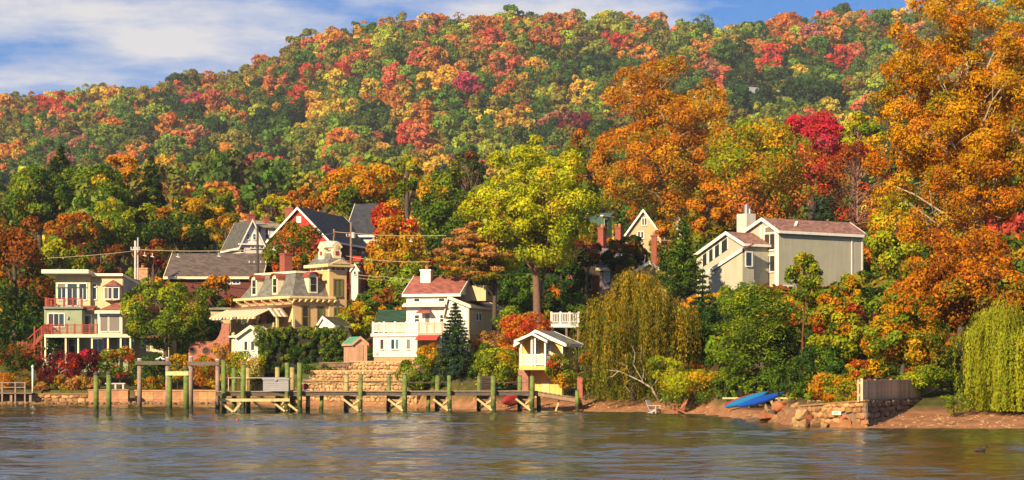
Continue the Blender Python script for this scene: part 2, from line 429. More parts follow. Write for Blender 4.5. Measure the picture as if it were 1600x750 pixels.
def paint(rng, pal, h, clump, mixp=0.22, jit=0.22):
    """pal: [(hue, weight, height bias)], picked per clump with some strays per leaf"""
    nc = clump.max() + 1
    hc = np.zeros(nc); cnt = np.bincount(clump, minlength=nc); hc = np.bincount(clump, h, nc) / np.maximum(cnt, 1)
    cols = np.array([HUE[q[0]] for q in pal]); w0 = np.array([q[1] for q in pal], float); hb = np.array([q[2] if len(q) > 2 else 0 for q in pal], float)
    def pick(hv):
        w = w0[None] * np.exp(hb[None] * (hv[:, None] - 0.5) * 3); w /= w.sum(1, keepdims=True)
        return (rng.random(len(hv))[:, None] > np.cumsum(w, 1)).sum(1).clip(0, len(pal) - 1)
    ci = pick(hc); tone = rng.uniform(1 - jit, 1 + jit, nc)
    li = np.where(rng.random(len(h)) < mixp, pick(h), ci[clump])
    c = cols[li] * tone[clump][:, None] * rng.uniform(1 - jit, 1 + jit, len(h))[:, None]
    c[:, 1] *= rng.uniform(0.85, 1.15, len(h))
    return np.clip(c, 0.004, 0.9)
def clump_leaves(rng, cc, rc, out, n, flat=1.0, up=0.35, depth=(0.45, 1.05)):
    """leaves round clump centres cc (k,3) with radii rc, facing out"""
    k = len(cc); w = rc ** 2; w = w / w.sum()
    ci = rng.choice(k, n, p=w)
    d = unit(rng.normal(size=(n, 3)) + 0.75 * out[ci] + np.array([0, 0, up]))
    sc = np.array([1, 1, flat])
    p = cc[ci] + d * sc * (rc[ci] * rng.uniform(*depth, n) ** 0.7)[:, None]
    nr = unit(d + 0.55 * rng.normal(size=(n, 3)))
    return p, nr, ci
def crown_clumps(rng, r, k, shape='round', inner=0.5, cr=(0.2, 0.34)):
    d = unit(rng.normal(size=(k, 3)))
    if shape == 'vase': d[:, 2] = np.where(d[:, 2] < -0.55, -d[:, 2], d[:, 2])
    u = rng.uniform(inner, 0.86, k) ** 0.8
    c = d * u[:, None]
    z = c[:, 2]
    if shape == 'cone': f = np.clip(1.05 - 0.62 * (z + 1) / 2, 0.15, 2); c[:, :2] *= f[:, None] * 1.15
    if shape == 'vase': f = 0.62 + 0.45 * (z + 1) / 2; c[:, :2] *= f[:, None]
    if shape == 'dome': c[:, 2] = np.where(z < 0, z * 0.92, z)
    c *= np.array(r)
    rc = np.mean(r) * rng.uniform(*cr, k)
    return c, rc, unit(c / np.array(r))
QI = np.array([0, 1, 2, 3])
def quad_faces(n): return (np.arange(n)[:, None] * 4 + QI[None])
def leaf_object(name, parent, v, col, mat=LEAF, loc=None):
    c4 = np.ones((len(v), 4)); c4[:, :3] = np.repeat(col, 4, 0)
    o = bpy.data.objects.new(name, np_mesh(name, v, quad_faces(len(v) // 4), mat, c4))
    link(o, parent)
    if loc is not None: o.location = loc
    return o
def wander(rng, a, b, n, amp):
    a, b = np.array(a, float), np.array(b, float); L = np.linalg.norm(b - a)
    t = np.linspace(0, 1, n)[:, None]
    p = a + (b - a) * t
    w = np.cumsum(rng.normal(0, amp * L / n, (n, 3)), 0); w -= t * w[-1]; w[0] = 0
    p = p + w
    p[1:-1, 2] += 0.06 * L * np.sin(np.pi * t[1:-1, 0])
    return p
def trunk_mesh(rng, base, top, r0, limbs, mb=None, lean=0.03, twig=True):
    """tapered trunk from base to top and a limb to each point of limbs"""
    mb = mb or MB()
    H = top[2] - base[2]
    path = wander(rng, base, top, 8, lean)
    rad = np.linspace(r0, r0 * 0.28, 8); rad[0] *= 1.35
    mb.tube(path, rad, 8)
    for q in limbs:
        hq = np.clip((q[2] - base[2]) / H - rng.uniform(0.18, 0.4), 0.28, 0.92)
        i = hq * 7; i0 = int(i); fr = i - i0
        s = path[i0] * (1 - fr) + path[min(i0 + 1, 7)] * fr
        rr = r0 * (1 - 0.72 * hq) * rng.uniform(0.38, 0.6)
        pl = wander(rng, s, q, 5, 0.12)
        mb.tube(pl, np.linspace(rr, rr * 0.22, 5), 6)
        if twig:
            for _ in range(2):
                j = rng.integers(2, 4); e = pl[j] + unit(rng.normal(size=3) + np.array([0, 0, 0.6])) * np.linalg.norm(q - s) * 0.35
                mb.tube(wander(rng, pl[j], e, 3, 0.1), [rr * 0.35, rr * 0.22, rr * 0.1], 5)
    return mb
def tree(name, label, cat, px, d, cx, cy, rx, ry, pal, seed, n=6000, leaf=0.34, k=42, shape='dome', bark=None, group='trees of the riverside town',
         r0=None, cr=(0.2, 0.34), inner=0.5, flat=0.85, limbs=10, depthr=None, mixp=0.22, base_z=None, trunk_px=None, jit=0.22, upright=False):
    """broad-leaved tree: trunk foot at column px, distance d; crown centre and radii given in photo pixels at that distance"""
    rng = np.random.default_rng(seed)
    s = d / F
    bx = X(px, d); bz = gz(bx, d) - 0.15 if base_z is None else base_z
    C = np.array([X(cx, d) - bx, 0.0, Z(cy, d) - bz])
    R = np.array([rx * s, (depthr or rx * 0.9) * s, ry * s])
    t = thing(name, label, cat, (bx, d, bz), 0, group)
    c, rc, out = crown_clumps(rng, R, k, shape, inner, cr)
    c += C
    p, nr, ci = clump_leaves(rng, c, rc, out, n, flat)
    h = np.clip((p[:, 2] - C[2] + R[2]) / (2 * R[2]), 0, 1)
    keep = p[:, 2] > 0.15
    p, nr, ci, h = p[keep], nr[keep], ci[keep], h[keep]
    leaf_object('crown', t, leaf_quads(rng, p, nr, leaf), paint(rng, pal, h, ci, mixp, jit))
    r0 = r0 or max(0.12, 0.028 * (C[2] + R[2]))
    top = C + np.array([0, 0, R[2] * 0.45])
    if upright: top[0] = 0.0
    li = rng.choice(k, min(limbs, k), replace=False)
    trunk_mesh(rng, np.zeros(3), top, r0, c[li]).build('trunk', bark or BARK, t, True)
    return t
def shrub(name, label, px, d, cx, cy, rx, ry, pal, seed, n=1500, leaf=0.2, k=14, cat='shrub', group='garden shrubs along the shore', shape='dome', **kw):
    return tree(name, label, cat, px, d, cx, cy, rx, ry, pal, seed, n, leaf, k, shape, limbs=7, group=group, r0=kw.pop('r0', 0.05), cr=kw.pop('cr', (0.3, 0.5)), **kw)
def conifer(name, label, px, d, top, bot, w, hue, seed, layers=17, group='evergreens of the town', per=420, leaf=0.26, droop=0.25, ragged=0.25, base_z=None, cat='conifer'):
    rng = np.random.default_rng(seed); s = d / F
    bx = X(px, d); bz = gz(bx, d) - 0.1 if base_z is None else base_z
    zt, zb = Z(top, d) - bz, max(0.3, Z(bot, d) - bz)
    t = thing(name, label, cat, (bx, d, bz), 0, group)
    mb = MB(); mb.tube([(0,0,0),(0,0,zt*0.5),(0,0,zt)], [0.02*zt+0.05, 0.014*zt+0.03, 0.02], 7)
    PP, NN, CI, AL = [], [], [], []
    ci = 0; R = w * s / 2
    for i in range(layers):
        f = (i + 0.5) / layers; z = zb + (zt - zb) * f ** 0.9
        rl = R * (1 - f) ** 0.85 + 0.12
        nb = max(4, int(9 * (1 - f) + 4)); a0 = rng.uniform(0, 6.28)
        for j in range(nb):
            a = a0 + 6.283 * j / nb + rng.normal(0, 0.18); L = rl * rng.uniform(1 - ragged, 1 + ragged * 0.5)
            dirv = np.array([math.cos(a), math.sin(a), 0])
            e = np.array([0, 0, z]) + dirv * L + np.array([0, 0, -droop * L + 0.12 * L])
            mb.tube([(0, 0, z + 0.05), tuple((np.array([0,0,z]) + e) / 2 + np.array([0,0,0.06*L])), tuple(e)], [0.035, 0.025, 0.012], 4)
            m = max(10, int(per * L / R / nb * 1.5))
            u = rng.uniform(0.12, 1.05, m)[:, None]
            sd = np.cross(dirv, [0, 0, 1])
            p = np.array([0, 0, z]) + (e - np.array([0, 0, z])) * u + sd * (rng.normal(0, 0.17, (m, 1)) * L * (1.15 - u * 0.7)) + np.array([0, 0, 1]) * (rng.normal(0.05, 0.06, (m, 1)) * max(L, 0.6) - 0.12 * L * (1 - u) * 0)
            PP.append(p); NN.append(unit(np.array([0, 0, 0.8]) + dirv * 0.5 + rng.normal(0, 0.5, (m, 3)))); CI.append(np.full(m, ci)); ci += 1
            AL.append(np.tile(dirv, (m, 1)) + rng.normal(0, 0.5, (m, 3)))
    p, nr, ci = np.concatenate(PP), np.concatenate(NN), np.concatenate(CI)
    leaf_object('crown', t, leaf_quads(rng, p, nr, leaf, 0.42, np.concatenate(AL)), paint(rng, hue, np.clip((p[:,2]-zb)/(zt-zb),0,1), ci, 0.15, 0.25))
    mb.build('trunk', BARK, t, True)
    return t
def weeper(name, label, px, d, cx, cy, rx, top, bot, pal, seed, strands=420, leaf=0.2, per=55, bark=None, base_z=None, domes=40, bulge=1.0, drop=(0.25, 0.6), dome_r=(0.18, 0.34), low=0.62):
    """weeping tree: shoots hang from overlapping domes almost to the ground"""
    rng = np.random.default_rng(seed); s = d / F
    bx = X(px, d); bz = gz(bx, d) - 0.1 if base_z is None else base_z
    zt, zb = Z(top, d) - bz, Z(bot, d) - bz
    R = rx * s; H = zt - zb; ox = X(cx, d) - bx
    t = thing(name, label, 'tree', (bx, d, bz), 0, 'weeping trees on the beach')
    PP, NN, CI, AL = [], [], [], []; limbs = []
    for k in range(domes):
        a = rng.uniform(0, 6.283); u0 = 0.0 if k == 0 else math.sqrt(rng.uniform(0, 1)); rr = R * 0.82 * u0; rd = R * rng.uniform(*dome_r)
        top_k = zt - H * (0.06 * rng.uniform(0, 1) + low * u0 ** 1.8 * rng.uniform(0.3, 1.1)) * (k > 0)
        dc = np.array([ox + rr * math.cos(a), rr * math.sin(a) * 0.9, top_k]); k % 5 == 0 and limbs.append(dc - np.array([0, 0, 0.35]))
        for q in range(strands // domes):
            b = rng.uniform(0, 6.283); u = math.sqrt(rng.uniform(0.0, 1.0))
            st = dc + np.array([rd * u * math.cos(b), rd * u * math.sin(b), -bulge * 0.55 * rd * u ** 2.2])
            L = min(st[2] - zb, H * rng.uniform(*drop))
            if L < 0.3: continue
            m = int(per * (0.35 + L / H)); v = np.sort(rng.uniform(0, 1, m))[:, None]
            sway = np.array([math.cos(b), math.sin(b), 0]) * 0.22 * rd
            p = st + sway * np.sqrt(v) * 0.8 + np.array([0, 0, -1.0]) * L * v + rng.normal(0, 0.055, (m, 3)) + np.array([[rng.normal(0, .06), rng.normal(0, .06), 0]]) * np.sin(v * 5)
            ow = unit(np.array([[math.cos(b), math.sin(b), 0.35]]) + rng.normal(0, 0.45, (m, 3)))
            PP.append(p); NN.append(ow); CI.append(np.full(m, len(CI))); AL.append(np.array([[0, 0, -1.0]]) + rng.normal(0, 0.35, (m, 3)))
    p, nr, ci = np.concatenate(PP), np.concatenate(NN), np.concatenate(CI)
    keep = p[:, 2] > 0.12
    p, nr, al = p[keep], nr[keep], np.concatenate(AL)[keep]; _, ci = np.unique(ci[keep], return_inverse=True)
    leaf_object('crown', t, leaf_quads(rng, p, nr, leaf, 0.34, al), paint(rng, pal, np.clip((p[:,2]-zb)/H,0,1), ci, 0.3, 0.2))
    trunk_mesh(rng, np.zeros(3), np.array([ox * 0.6, 0, zt * 0.7]), 0.3, np.array(limbs), lean=0.06).build('trunk', bark or BARK, t, True)
    return t
def layered(name, label, px, d, cx, top, bot, rx, pal, seed, pads=34, n=9000, leaf=0.2, bark=None, foot_extra=0.0, group='trees of the riverside town', base_z=None, thick=0.16):
    """flat, spreading pads of foliage one above the other (cedar, sumac-like)"""
    rng = np.random.default_rng(seed); s = d / F
    bx = X(px, d); bz = gz(bx, d) - 0.15 if base_z is None else base_z
    zt, zb = Z(top, d) - bz, Z(bot, d) - bz; ox = X(cx, d) - bx; R = rx * s
    t = thing(name, label, 'tree', (bx, d, bz), 0, group)
    cc, rc, out = [], [], []
    for i in range(pads):
        f = rng.uniform(0, 1) ** 0.9; a = rng.uniform(0, 6.283)
        prof = (0.35 + 1.0 * (1 - f)) * (0.75 if f > 0.85 else 1) if f > 0.25 else 0.85
        rr = R * rng.uniform(0.25, 0.85) * min(prof, 1.0)
        cc.append((ox + rr * math.cos(a), rr * math.sin(a), zb + (zt - zb) * f - 0.10 * rr)); rc.append(R * rng.uniform(0.2, 0.36)); out.append((math.cos(a) * 0.5, math.sin(a) * 0.5, 0.6))
    cc, rc, out = np.array(cc), np.array(rc), np.array(out)
    p, nr, ci = clump_leaves(rng, cc, rc, out, n, thick * 2, 0.5, (0.05, 1.0))
    p[:, 2] -= 0.16 * np.linalg.norm(p[:, :2] - cc[ci][:, :2], axis=1) ** 1.3
    nr = unit(nr * 0.6 + np.array([0, 0, 0.7]))
    keep = p[:, 2] > 0.1
    p, nr, ci = p[keep], nr[keep], ci[keep]
    leaf_object('crown', t, leaf_quads(rng, p, nr, leaf), paint(rng, pal, np.clip((p[:,2]-zb)/(zt-zb),0,1), ci))
    trunk_mesh(rng, np.zeros(3), np.array([ox * 0.5, 0, zt * 0.92]), max(0.12, 0.025 * zt), cc[rng.choice(pads, 14, replace=False)]).build('trunk', bark or BARK, t, True)
    return t
# ------------------------------------------------------------------ the wooded hill: 300 nearest trees one by one, the rest as one wood
def far_tree_mesh(seed, n, leaf, k, shape, R, zc, conical=False):
    rng = np.random.default_rng(seed)
    c, rc, out = crown_clumps(rng, R, k, shape, 0.5, (0.22, 0.4)); c[:, 2] += zc
    p, nr, ci = clump_leaves(rng, c, rc, out, n, 0.85, 0.45)
    tone = rng.uniform(0.85, 1.25, k)[ci] * rng.uniform(0.8, 1.25, n)
    col = np.stack([tone, tone * (1 + rng.normal(0, 0.16, k)[ci]), tone], 1)
    v = leaf_quads(rng, p, nr, leaf, 0.75)
    mb = trunk_mesh(rng, np.array([0, 0, -1.5]), np.array([0, 0, zc + R[2] * 0.3]), 0.26, c[:5], twig=False)
    tv = np.array(mb.v); tf = np.array([f for f in mb.f if len(f) == 4])
    c4 = np.ones((len(v), 4)); c4[:, :3] = np.repeat(col, 4, 0)
    vv = np.concatenate([v, tv]); ff = np.concatenate([quad_faces(n), tf + len(v)])
    cc4 = np.concatenate([c4, np.ones((len(tv), 4))])
    return np_mesh('woodland_tree', vv, ff, [LEAF_FAR, BARK], cc4, mi=np.concatenate([np.zeros(n), np.ones(len(tf))]))
FAR = []
for i in range(9):
    r_ = random.Random(i); w = r_.uniform(4.0, 5.4); h_ = r_.uniform(4.4, 6.2)
    FAR.append(far_tree_mesh(900 + i, 1500, 0.85, 26, ['dome', 'round', 'vase', 'dome', 'cone'][i % 5], (w, w * 0.95, h_), 5.5 + h_ * 0.9))
THIN = [far_tree_mesh(950 + i, 700, 0.6, 30, 'vase', (4.2, 4.0, 5.5), 11.5) for i in range(2)]     # half-bare crowns
# what stands where on the hill: columns and rows of the photograph, colour of the trees there
ANCH = """sal 520 85;sal 545 98;sal 430 105;sal 470 130;r 500 122;r 535 112;sal 430 143;r 455 150;sal 355 160;r 342 150;mag 300 160;sal 270 135;sal 232 152;sal 130 170;r 75 168;sal 92 185
sal 740 96;r 775 112;sal 640 100;sal 600 78;o 570 60;do 655 42;o 550 50;do 700 40;o 590 95;do 560 90;mag 745 150;gold 157 158;gold 215 208;o 225 205;rust 275 215;o 278 205;rust 150 215;dg 290 182;dg 245 182;dg 230 215
ol 20 190;ol 40 170;ol 15 215;g 60 205;ol 130 200;g 170 180;ol 350 120;ol 320 110;lg 380 125;ol 410 105;do 400 90;ol 450 80;g 440 78;g 465 55;do 460 65;sal 480 75;pk 490 60;dg 285 175;dg 460 170
y 630 145;gold 682 135;y 555 185;y 482 215;lg 380 165;lg 575 110;g 550 125;g 600 130;lg 520 150;y 640 150;yg 535 180;g 740 185;dg 755 180;dg 700 215;g 690 215;dg 780 140;rust 640 175;sal 655 180;do 605 165;o 270 225
o 265 255;sal 290 225;rust 350 215;pk 320 225;lg 290 235;gold 250 270;g 330 262;g 320 275;ol 350 240;ol 390 230;ol 420 220;g 445 215;pk 430 275;rust 425 280;pk 410 290;gold 475 255;ol 465 240;o 520 230;gold 525 265;g 560 230;g 600 235;dg 590 220
sal 640 215;do 655 195;r 645 205;g 700 240;ol 650 250;ol 670 215;g 500 260;lg 345 300;ol 300 310;ol 380 320;dg 240 260;g 145 240;pk 130 230;dg 105 245;sal 918 45;r 955 65;sal 1067 62;r 1215 85;r 1320 82;sal 822 80;sal 832 100
do 872 42;o 1010 60;do 1172 80;o 1192 100;o 1000 75;do 845 118;pk 870 150;sal 882 182;g 900 80;dg 1012 65;ol 1040 66;g 932 105;g 950 122;g 1092 55;dg 1240 92;g 1242 112;g 1282 122;dg 1150 105;rust 905 140;bu 880 195;rust 930 132;lg 865 122
yg 922 157;lg 905 165;g 880 100;g 1180 60;o 1160 75;ol 1200 60;do 1220 45;sal 1295 35;do 1340 30;g 1360 35;pk 1280 60;o 1300 65;g 1330 60;dg 1310 110;do 1100 90;pk 1130 110;rust 1390 60;bu 1420 80;dg 1190 150;dg 1170 145;dg 1260 150;dg 1300 140;dg 1230 125
do 800 45;ol 840 50;sal 850 65;do 760 50;ol 730 45;do 700 60;ol 720 75;sal 690 60;g 660 85;o 615 60;ol 790 65;sal 750 60;g 810 110;ol 830 130;do 800 150;rust 830 160;g 850 170;dg 830 190;g 870 210;dg 850 205;do 890 210;rust 910 205
g 20 270;gold 10 255;ol 60 230;pk 80 215;rust 60 180;do 180 165;ol 200 150;sal 170 190;g 200 190;ol 260 155;o 190 210;sal 210 175;ol 290 140;do 320 140;ol 370 140;g 400 160;sal 400 180;o 365 200;dg 420 190;g 470 190;lg 510 200;g 540 215;sal 580 215
ol 600 190;y 590 150;lg 610 120;g 700 160;sal 690 180;o 700 110;g 660 130;lg 720 130;g 760 120;do 780 80;sal 800 95;o 670 105;ol 640 75;do 610 45;ol 500 80;o 505 65;sal 450 115;ol 400 120;sal 370 110"""
A_XY, A_C = [], []
for it in ANCH.replace('\n', ';').split(';'):
    a, b1, c1 = it.split(); A_C.append(a); A_XY.append((float(b1), float(c1)))
A_XY = np.array(A_XY)
WORD = {'g': 'green', 'dg': 'dark green', 'lg': 'light green', 'ol': 'olive', 'yg': 'yellow-green', 'y': 'yellow', 'gold': 'golden', 'o': 'orange', 'do': 'burnt orange', 'rust': 'rusty brown',
        'r': 'red', 'sal': 'coral red', 'mag': 'magenta', 'bu': 'maroon', 'pk': 'dusty pink', 'bg': 'dark green'}
hr = np.random.default_rng(77)
cand = []
y0 = 262.0
HILL_HOUSES = [  # column, row of the eave, distance, width m, depth m, wall height, roof colour, turn
 (495, 297, 372, 5.5, 5, 2.6, 'tile', 0.25, 'low white house with orange roof between trees above the red barn'),
 (612, 262, 470, 7.0, 6, 3.0, 'slate', 0.5, 'grey-roofed house half hidden behind the orange maple above the barn'),
 (458, 283, 420, 5.0, 5, 3.0, 'slate', -0.4, 'cream house glimpsed through trees left above the red barn'),
 (14, 252, 420, 5.0, 4, 2.6, 'slate', 0.2, 'white gabled house at the foot of the hill by the picture edge'),
 (66, 250, 425, 3.6, 4, 2.4, 'slate', -0.3, 'small white house at the foot of the hill behind green maples'),
 (1178, 150, 520, 9.0, 7, 4.5, 'slate', 0.15, 'pale grey-roofed house among dark trees half way up the hill'),
 (1212, 150, 540, 6.0, 6, 5.0, 'pinkroof', -0.5, 'tall pale house with pinkish roof half way up the hill')]
def stand_off(px, py):
    # how far up the slope a thing seen at this column and row stands
    for q in np.arange(300.0, 1150.0, 4.0):
        if gz(X(px, q), q) + 3.6 >= Z(py, q): return q
    return 800.0
_hh = []
for r_ in HILL_HOUSES:
    q = stand_off(r_[0], r_[1]); k_ = min(q / r_[2], 1.7)
    _hh.append((r_[0], r_[1], q, r_[3] * k_, r_[4] * k_, r_[5], *r_[6:]))
HILL_HOUSES = _hh
while y0 < 1200:
    stepx = 8.8; half = y0 * 0.31 + 30
    for xq in np.arange(-half, half, stepx):
        x = xq + hr.normal(0, 2.3); y = y0 + hr.normal(0, 2.6)
        cand.append((x, y))
    y0 += 10.2 if y0 < 900 else 11.5
cand = np.array(cand)
cz = ground(cand[:, 0], cand[:, 1])
cpx = 800 + cand[:, 0] / cand[:, 1] * F
csc = np.clip(hr.normal(1.08, 0.25, len(cand)), 0.55, 1.5)
cpy = HY - (cz + 11.5 * csc - CAMZ) / cand[:, 1] * F
keep = np.ones(len(cand), bool)
for (hx, hy, hd, hw, hdp, hh_, *_r) in HILL_HOUSES:      # clearings round the houses on the slope, and a gap towards the river
    wx = X(hx, hd)
    keep &= ~((np.abs(cand[:, 0] - wx) < hw * 0.5 + 3.5) & (np.abs(cand[:, 1] - hd) < 8))
    keep &= ~((np.abs(cpx - hx) < hw * F / hd * 0.25) & (cand[:, 1] < hd) & (cpy < hy + 6) & (cand[:, 1] > hd - 90))
keep &= ~((cand[:, 1] < 400) & (HY - (cz + 17.5 * csc - CAMZ) / cand[:, 1] * F < np.interp(cpx, np.array([-400,0,100,200,260,330,400,440,500,560,640,700,780,840,900,1160,1300,2000]), np.array([262,262,258,262,305,315,330,340,335,280,270,280,240,225,245,230,240,180.]))))
cand, cz, cpx, csc, cpy = cand[keep], cz[keep], cpx[keep], csc[keep], cpy[keep]
hn = ['g', 'dg', 'lg', 'ol', 'o', 'do', 'rust', 'sal', 'r', 'y', 'gold', 'pk', 'yg', 'bu']
hw_ = np.array([.24, .09, .18, .20, .08, .05, .02, .03, .01, .05, .05, .02, .06, .00])
cc_ = []
for i in range(len(cand)):
    dd = np.hypot(A_XY[:, 0] - cpx[i], (A_XY[:, 1] - cpy[i]) * 1.6); j = dd.argmin()
    cc_.append(A_C[j] if dd[j] < 24 and hr.random() < 0.62 else hn[hr.choice(len(hn), p=hw_ / hw_.sum())])
cc_ = np.array([['ol', 'lg', 'g', 'yg', 'gold'][hr.integers(5)] if c in ('sal', 'do', 'o', 'rust', 'pk') and hr.random() < 0.3 else c for c in cc_])
def tint_of(c):
    q = np.array(HUE[c]) * hr.uniform(0.85, 1.3); g_ = q.mean()
    q = q * 0.9 + g_ * 0.10; q[1] *= hr.uniform(0.9, 1.12)
    return q
tints = np.array([tint_of(c) for c in cc_])
kind = hr.integers(0, len(FAR), len(cand)); rotz = hr.uniform(0, 6.28, len(cand))
thin = hr.random(len(cand)) < 0.05
# the 300 largest in view: nearest first, among those whose tops stand clear of the town's trees
SKY_X = np.array([-50, 0, 100, 200, 260, 330, 400, 440, 500, 560, 640, 700, 780, 840, 900, 930, 1000, 1060, 1160, 1200, 1300, 1340, 1400, 1700])
SKY_Y = np.array([245, 250, 245, 250, 290, 300, 312, 305, 290, 255, 245, 250, 225, 210, 230, 130, 95, 85, 150, 185, 185, 120, 40, -50])
vis = (cpx > 4) & (cpx < 1596) & (cpy < np.interp(cpx, SKY_X, SKY_Y) + 4) & (cpy > 12)
order = np.argsort(cand[:, 1]); pick = [i for i in order if vis[i]][:300]
single = np.zeros(len(cand), bool); single[pick] = True
LAND = [(90, 'the rusty oak'), (230, 'the dark spruce'), (340, 'the long brown roof'), (425, 'the white gabled house'), (500, 'the red barn'), (580, 'the orange maple'),
        (690, 'the tall green maple'), (830, 'the great yellow tree'), (960, 'the green-roofed house'), (1060, 'the orange sycamore'), (1190, 'the pale hillside house'), (1300, 'the crimson maple'), (1600, 'the huge orange tree')]
def where(px, py):
    lm = next(t for q, t in LAND if px <= q + 25 or q == 1600)
    hv = 'foot of hill' if py > 262 else 'low slope' if py > 235 else 'lower slope' if py > 208 else 'middle slope' if py > 180 else 'upper slope' if py > 150 else 'high slope' if py > 110 else 'below the ridge'
    return hv + ' above ' + lm
cells = {}
for i in pick: cells.setdefault((WORD[cc_[i]], where(cpx[i], cpy[i])), []).append(i)
ORD = ['first', 'second', 'third', 'fourth', 'fifth', 'sixth', 'seventh', 'eighth', 'ninth', 'tenth', 'eleventh', 'twelfth', 'thirteenth', 'fourteenth', 'fifteenth', 'sixteenth', 'seventeenth', 'eighteenth', 'nineteenth', 'twentieth']
for (cw, wh), li in cells.items():
    li.sort(key=lambda i: cpx[i])
    for q, i in enumerate(li):
        o = bpy.data.objects.new('woodland_tree', THIN[i % 2] if thin[i] else FAR[kind[i]])
        o.location = (cand[i, 0], cand[i, 1], cz[i]); o.rotation_euler = (0, 0, rotz[i]); o.scale = (csc[i], csc[i], csc[i] * 1.0)
        link(o)
        o['tint'] = [float(t) for t in tints[i]]
        tag(o, (f'{ORD[min(q, 19)]} {cw} tree from left, {wh}' if len(li) > 1 else f'{cw} tree {wh}'), 'tree', 'trees on the wooded hill')
# all the others: one wood
rest = np.where(~single)[0]
pm = bpy.data.meshes.new('hillside_wood')
pm.vertices.add(len(rest)); pm.vertices.foreach_set('co', np.column_stack([cand[rest], cz[rest]]).astype(np.float32).ravel())
a = pm.attributes.new('tint', 'FLOAT_COLOR', 'POINT'); a.data.foreach_set('color', np.column_stack([tints[rest], np.ones(len(rest))]).astype(np.float32).ravel())
a = pm.attributes.new('turn', 'FLOAT_VECTOR', 'POINT'); a.data.foreach_set('vector', np.column_stack([np.zeros((len(rest), 2)), rotz[rest]]).astype(np.float32).ravel())
a = pm.attributes.new('size', 'FLOAT', 'POINT'); a.data.foreach_set('value', csc[rest].astype(np.float32))
a = pm.attributes.new('sort', 'INT', 'POINT'); a.data.foreach_set('value', np.where(thin[rest], len(FAR) + kind[rest] % 2, kind[rest]).astype(np.int32))
wood = tag(link(bpy.data.objects.new('hillside_wood', pm)), 'autumn wood covering the hill up to the ridge', kind='stuff')
src = bpy.data.collections.new('tree_sources')            # not linked to the scene: only the wood draws these
for i, me in enumerate(FAR + THIN):
    src.objects.link(bpy.data.objects.new(f'tree_source_{i:02d}', me))
ng_ = bpy.data.node_groups.new('scatter_wood', 'GeometryNodeTree')
ng_.interface.new_socket('Geometry', in_out='INPUT', socket_type='NodeSocketGeometry')
ng_.interface.new_socket('Geometry', in_out='OUTPUT', socket_type='NodeSocketGeometry')
N, L = ng_.nodes, ng_.links
gi, go_ = N.new('NodeGroupInput'), N.new('NodeGroupOutput')
ci_ = N.new('GeometryNodeCollectionInfo'); ci_.inputs['Collection'].default_value = src; ci_.inputs['Separate Children'].default_value = True; ci_.inputs['Reset Children'].default_value = True
iop = N.new('GeometryNodeInstanceOnPoints'); iop.inputs['Pick Instance'].default_value = True
m2p = N.new('GeometryNodeMeshToPoints')
def named(nm, ty):
    q = N.new('GeometryNodeInputNamedAttribute'); q.data_type = ty; q.inputs['Name'].default_value = nm; return q.outputs['Attribute']
L.new(gi.outputs[0], m2p.inputs['Mesh']); L.new(m2p.outputs[0], iop.inputs['Points']); L.new(ci_.outputs[0], iop.inputs['Instance'])
L.new(named('sort', 'INT'), iop.inputs['Instance Index']); L.new(named('turn', 'FLOAT_VECTOR'), iop.inputs['Rotation']); L.new(named('size', 'FLOAT'), iop.inputs['Scale'])
L.new(iop.outputs[0], go_.inputs[0])
md = wood.modifiers.new('scatter', 'NODES'); md.node_group = ng_
print('hill trees', len(cand))
# ------------------------------------------------------------------ trees of the town, far to near
G_T = 'trees of the riverside town'
# behind the houses on the left
tree('maple_tree', 'rusty oak with dark green lower crown at far left edge', 'tree', 22, 186, 22, 440, 62, 112, [('rust',2,2),('do',1.5,2),('dg',4,-1.5),('g',2,-1)], 1, 9000, 0.36, 60)
tree('maple_tree', 'broad green maple with yellow tips behind the rusty oak', 'tree', 62, 262, 62, 312, 62, 52, [('g',5),('lg',3,.6),('gold',.4,1),('dg',2,-1)], 2, 8000, 0.42, 60)
tree('maple_tree', 'dense green maple with golden top left of the orange one', 'tree', 142, 268, 140, 310, 70, 48, [('g',5),('lg',3.5,.8),('gold',0.3,1.2),('dg',2,-1)], 3, 8500, 0.42, 60)
tree('maple_tree', 'bright orange maple top between green maple and spruce', 'tree', 186, 278, 186, 272, 36, 28, [('o',4,1),('gold',2),('g',1,-2)], 4, 3000, 0.42, 30)
conifer('spruce_tree', 'dark spruce peeking above the green maples', 95, 290, 228, 330, 70, [('dg',3),('ol',1)], 5, 24, ragged=0.45, leaf=0.5, per=900)
conifer('spruce_tree', 'tall dark spruce beside the orange maple top', 236, 274, 243, 380, 66, [('dg',4),('ol',1.5),('rust',.5)], 6, 30, ragged=0.4, leaf=0.5, per=1000)
tree('maple_tree', 'golden-green maple behind the long brown roof', 'tree', 190, 240, 188, 352, 56, 50, [('lg',5),('yg',1.5,.8),('gold',.4,1),('g',3,-.6)], 7, 8000, 0.36, 50)
tree('maple_tree', 'small orange-red maple above the cream house', 'tree', 118, 236, 112, 366, 44, 34, [('o',2,1),('rust',2),('do',1.5),('ol',1)], 8, 4500, 0.34, 34)
tree('maple_tree', 'yellow-green maple just left of the cream house roof', 'tree', 92, 203, 92, 412, 40, 44, [('yg',4,.5),('lg',2),('gold',1,1),('g',1,-1)], 9, 5500, 0.3, 40)
tree('maple_tree', 'dark maroon and brown tree behind the cream house roof', 'tree', 160, 222, 158, 412, 40, 36, [('rust',2),('dg',3),('bu',1),('g',1)], 10, 4500, 0.32, 34)
tree('maple_tree', 'rust-red small tree beside the utility pole and brown roof', 'tree', 240, 214, 238, 402, 26, 34, [('rust',3),('bu',1.5),('ol',1)], 11, 3000, 0.28, 24)
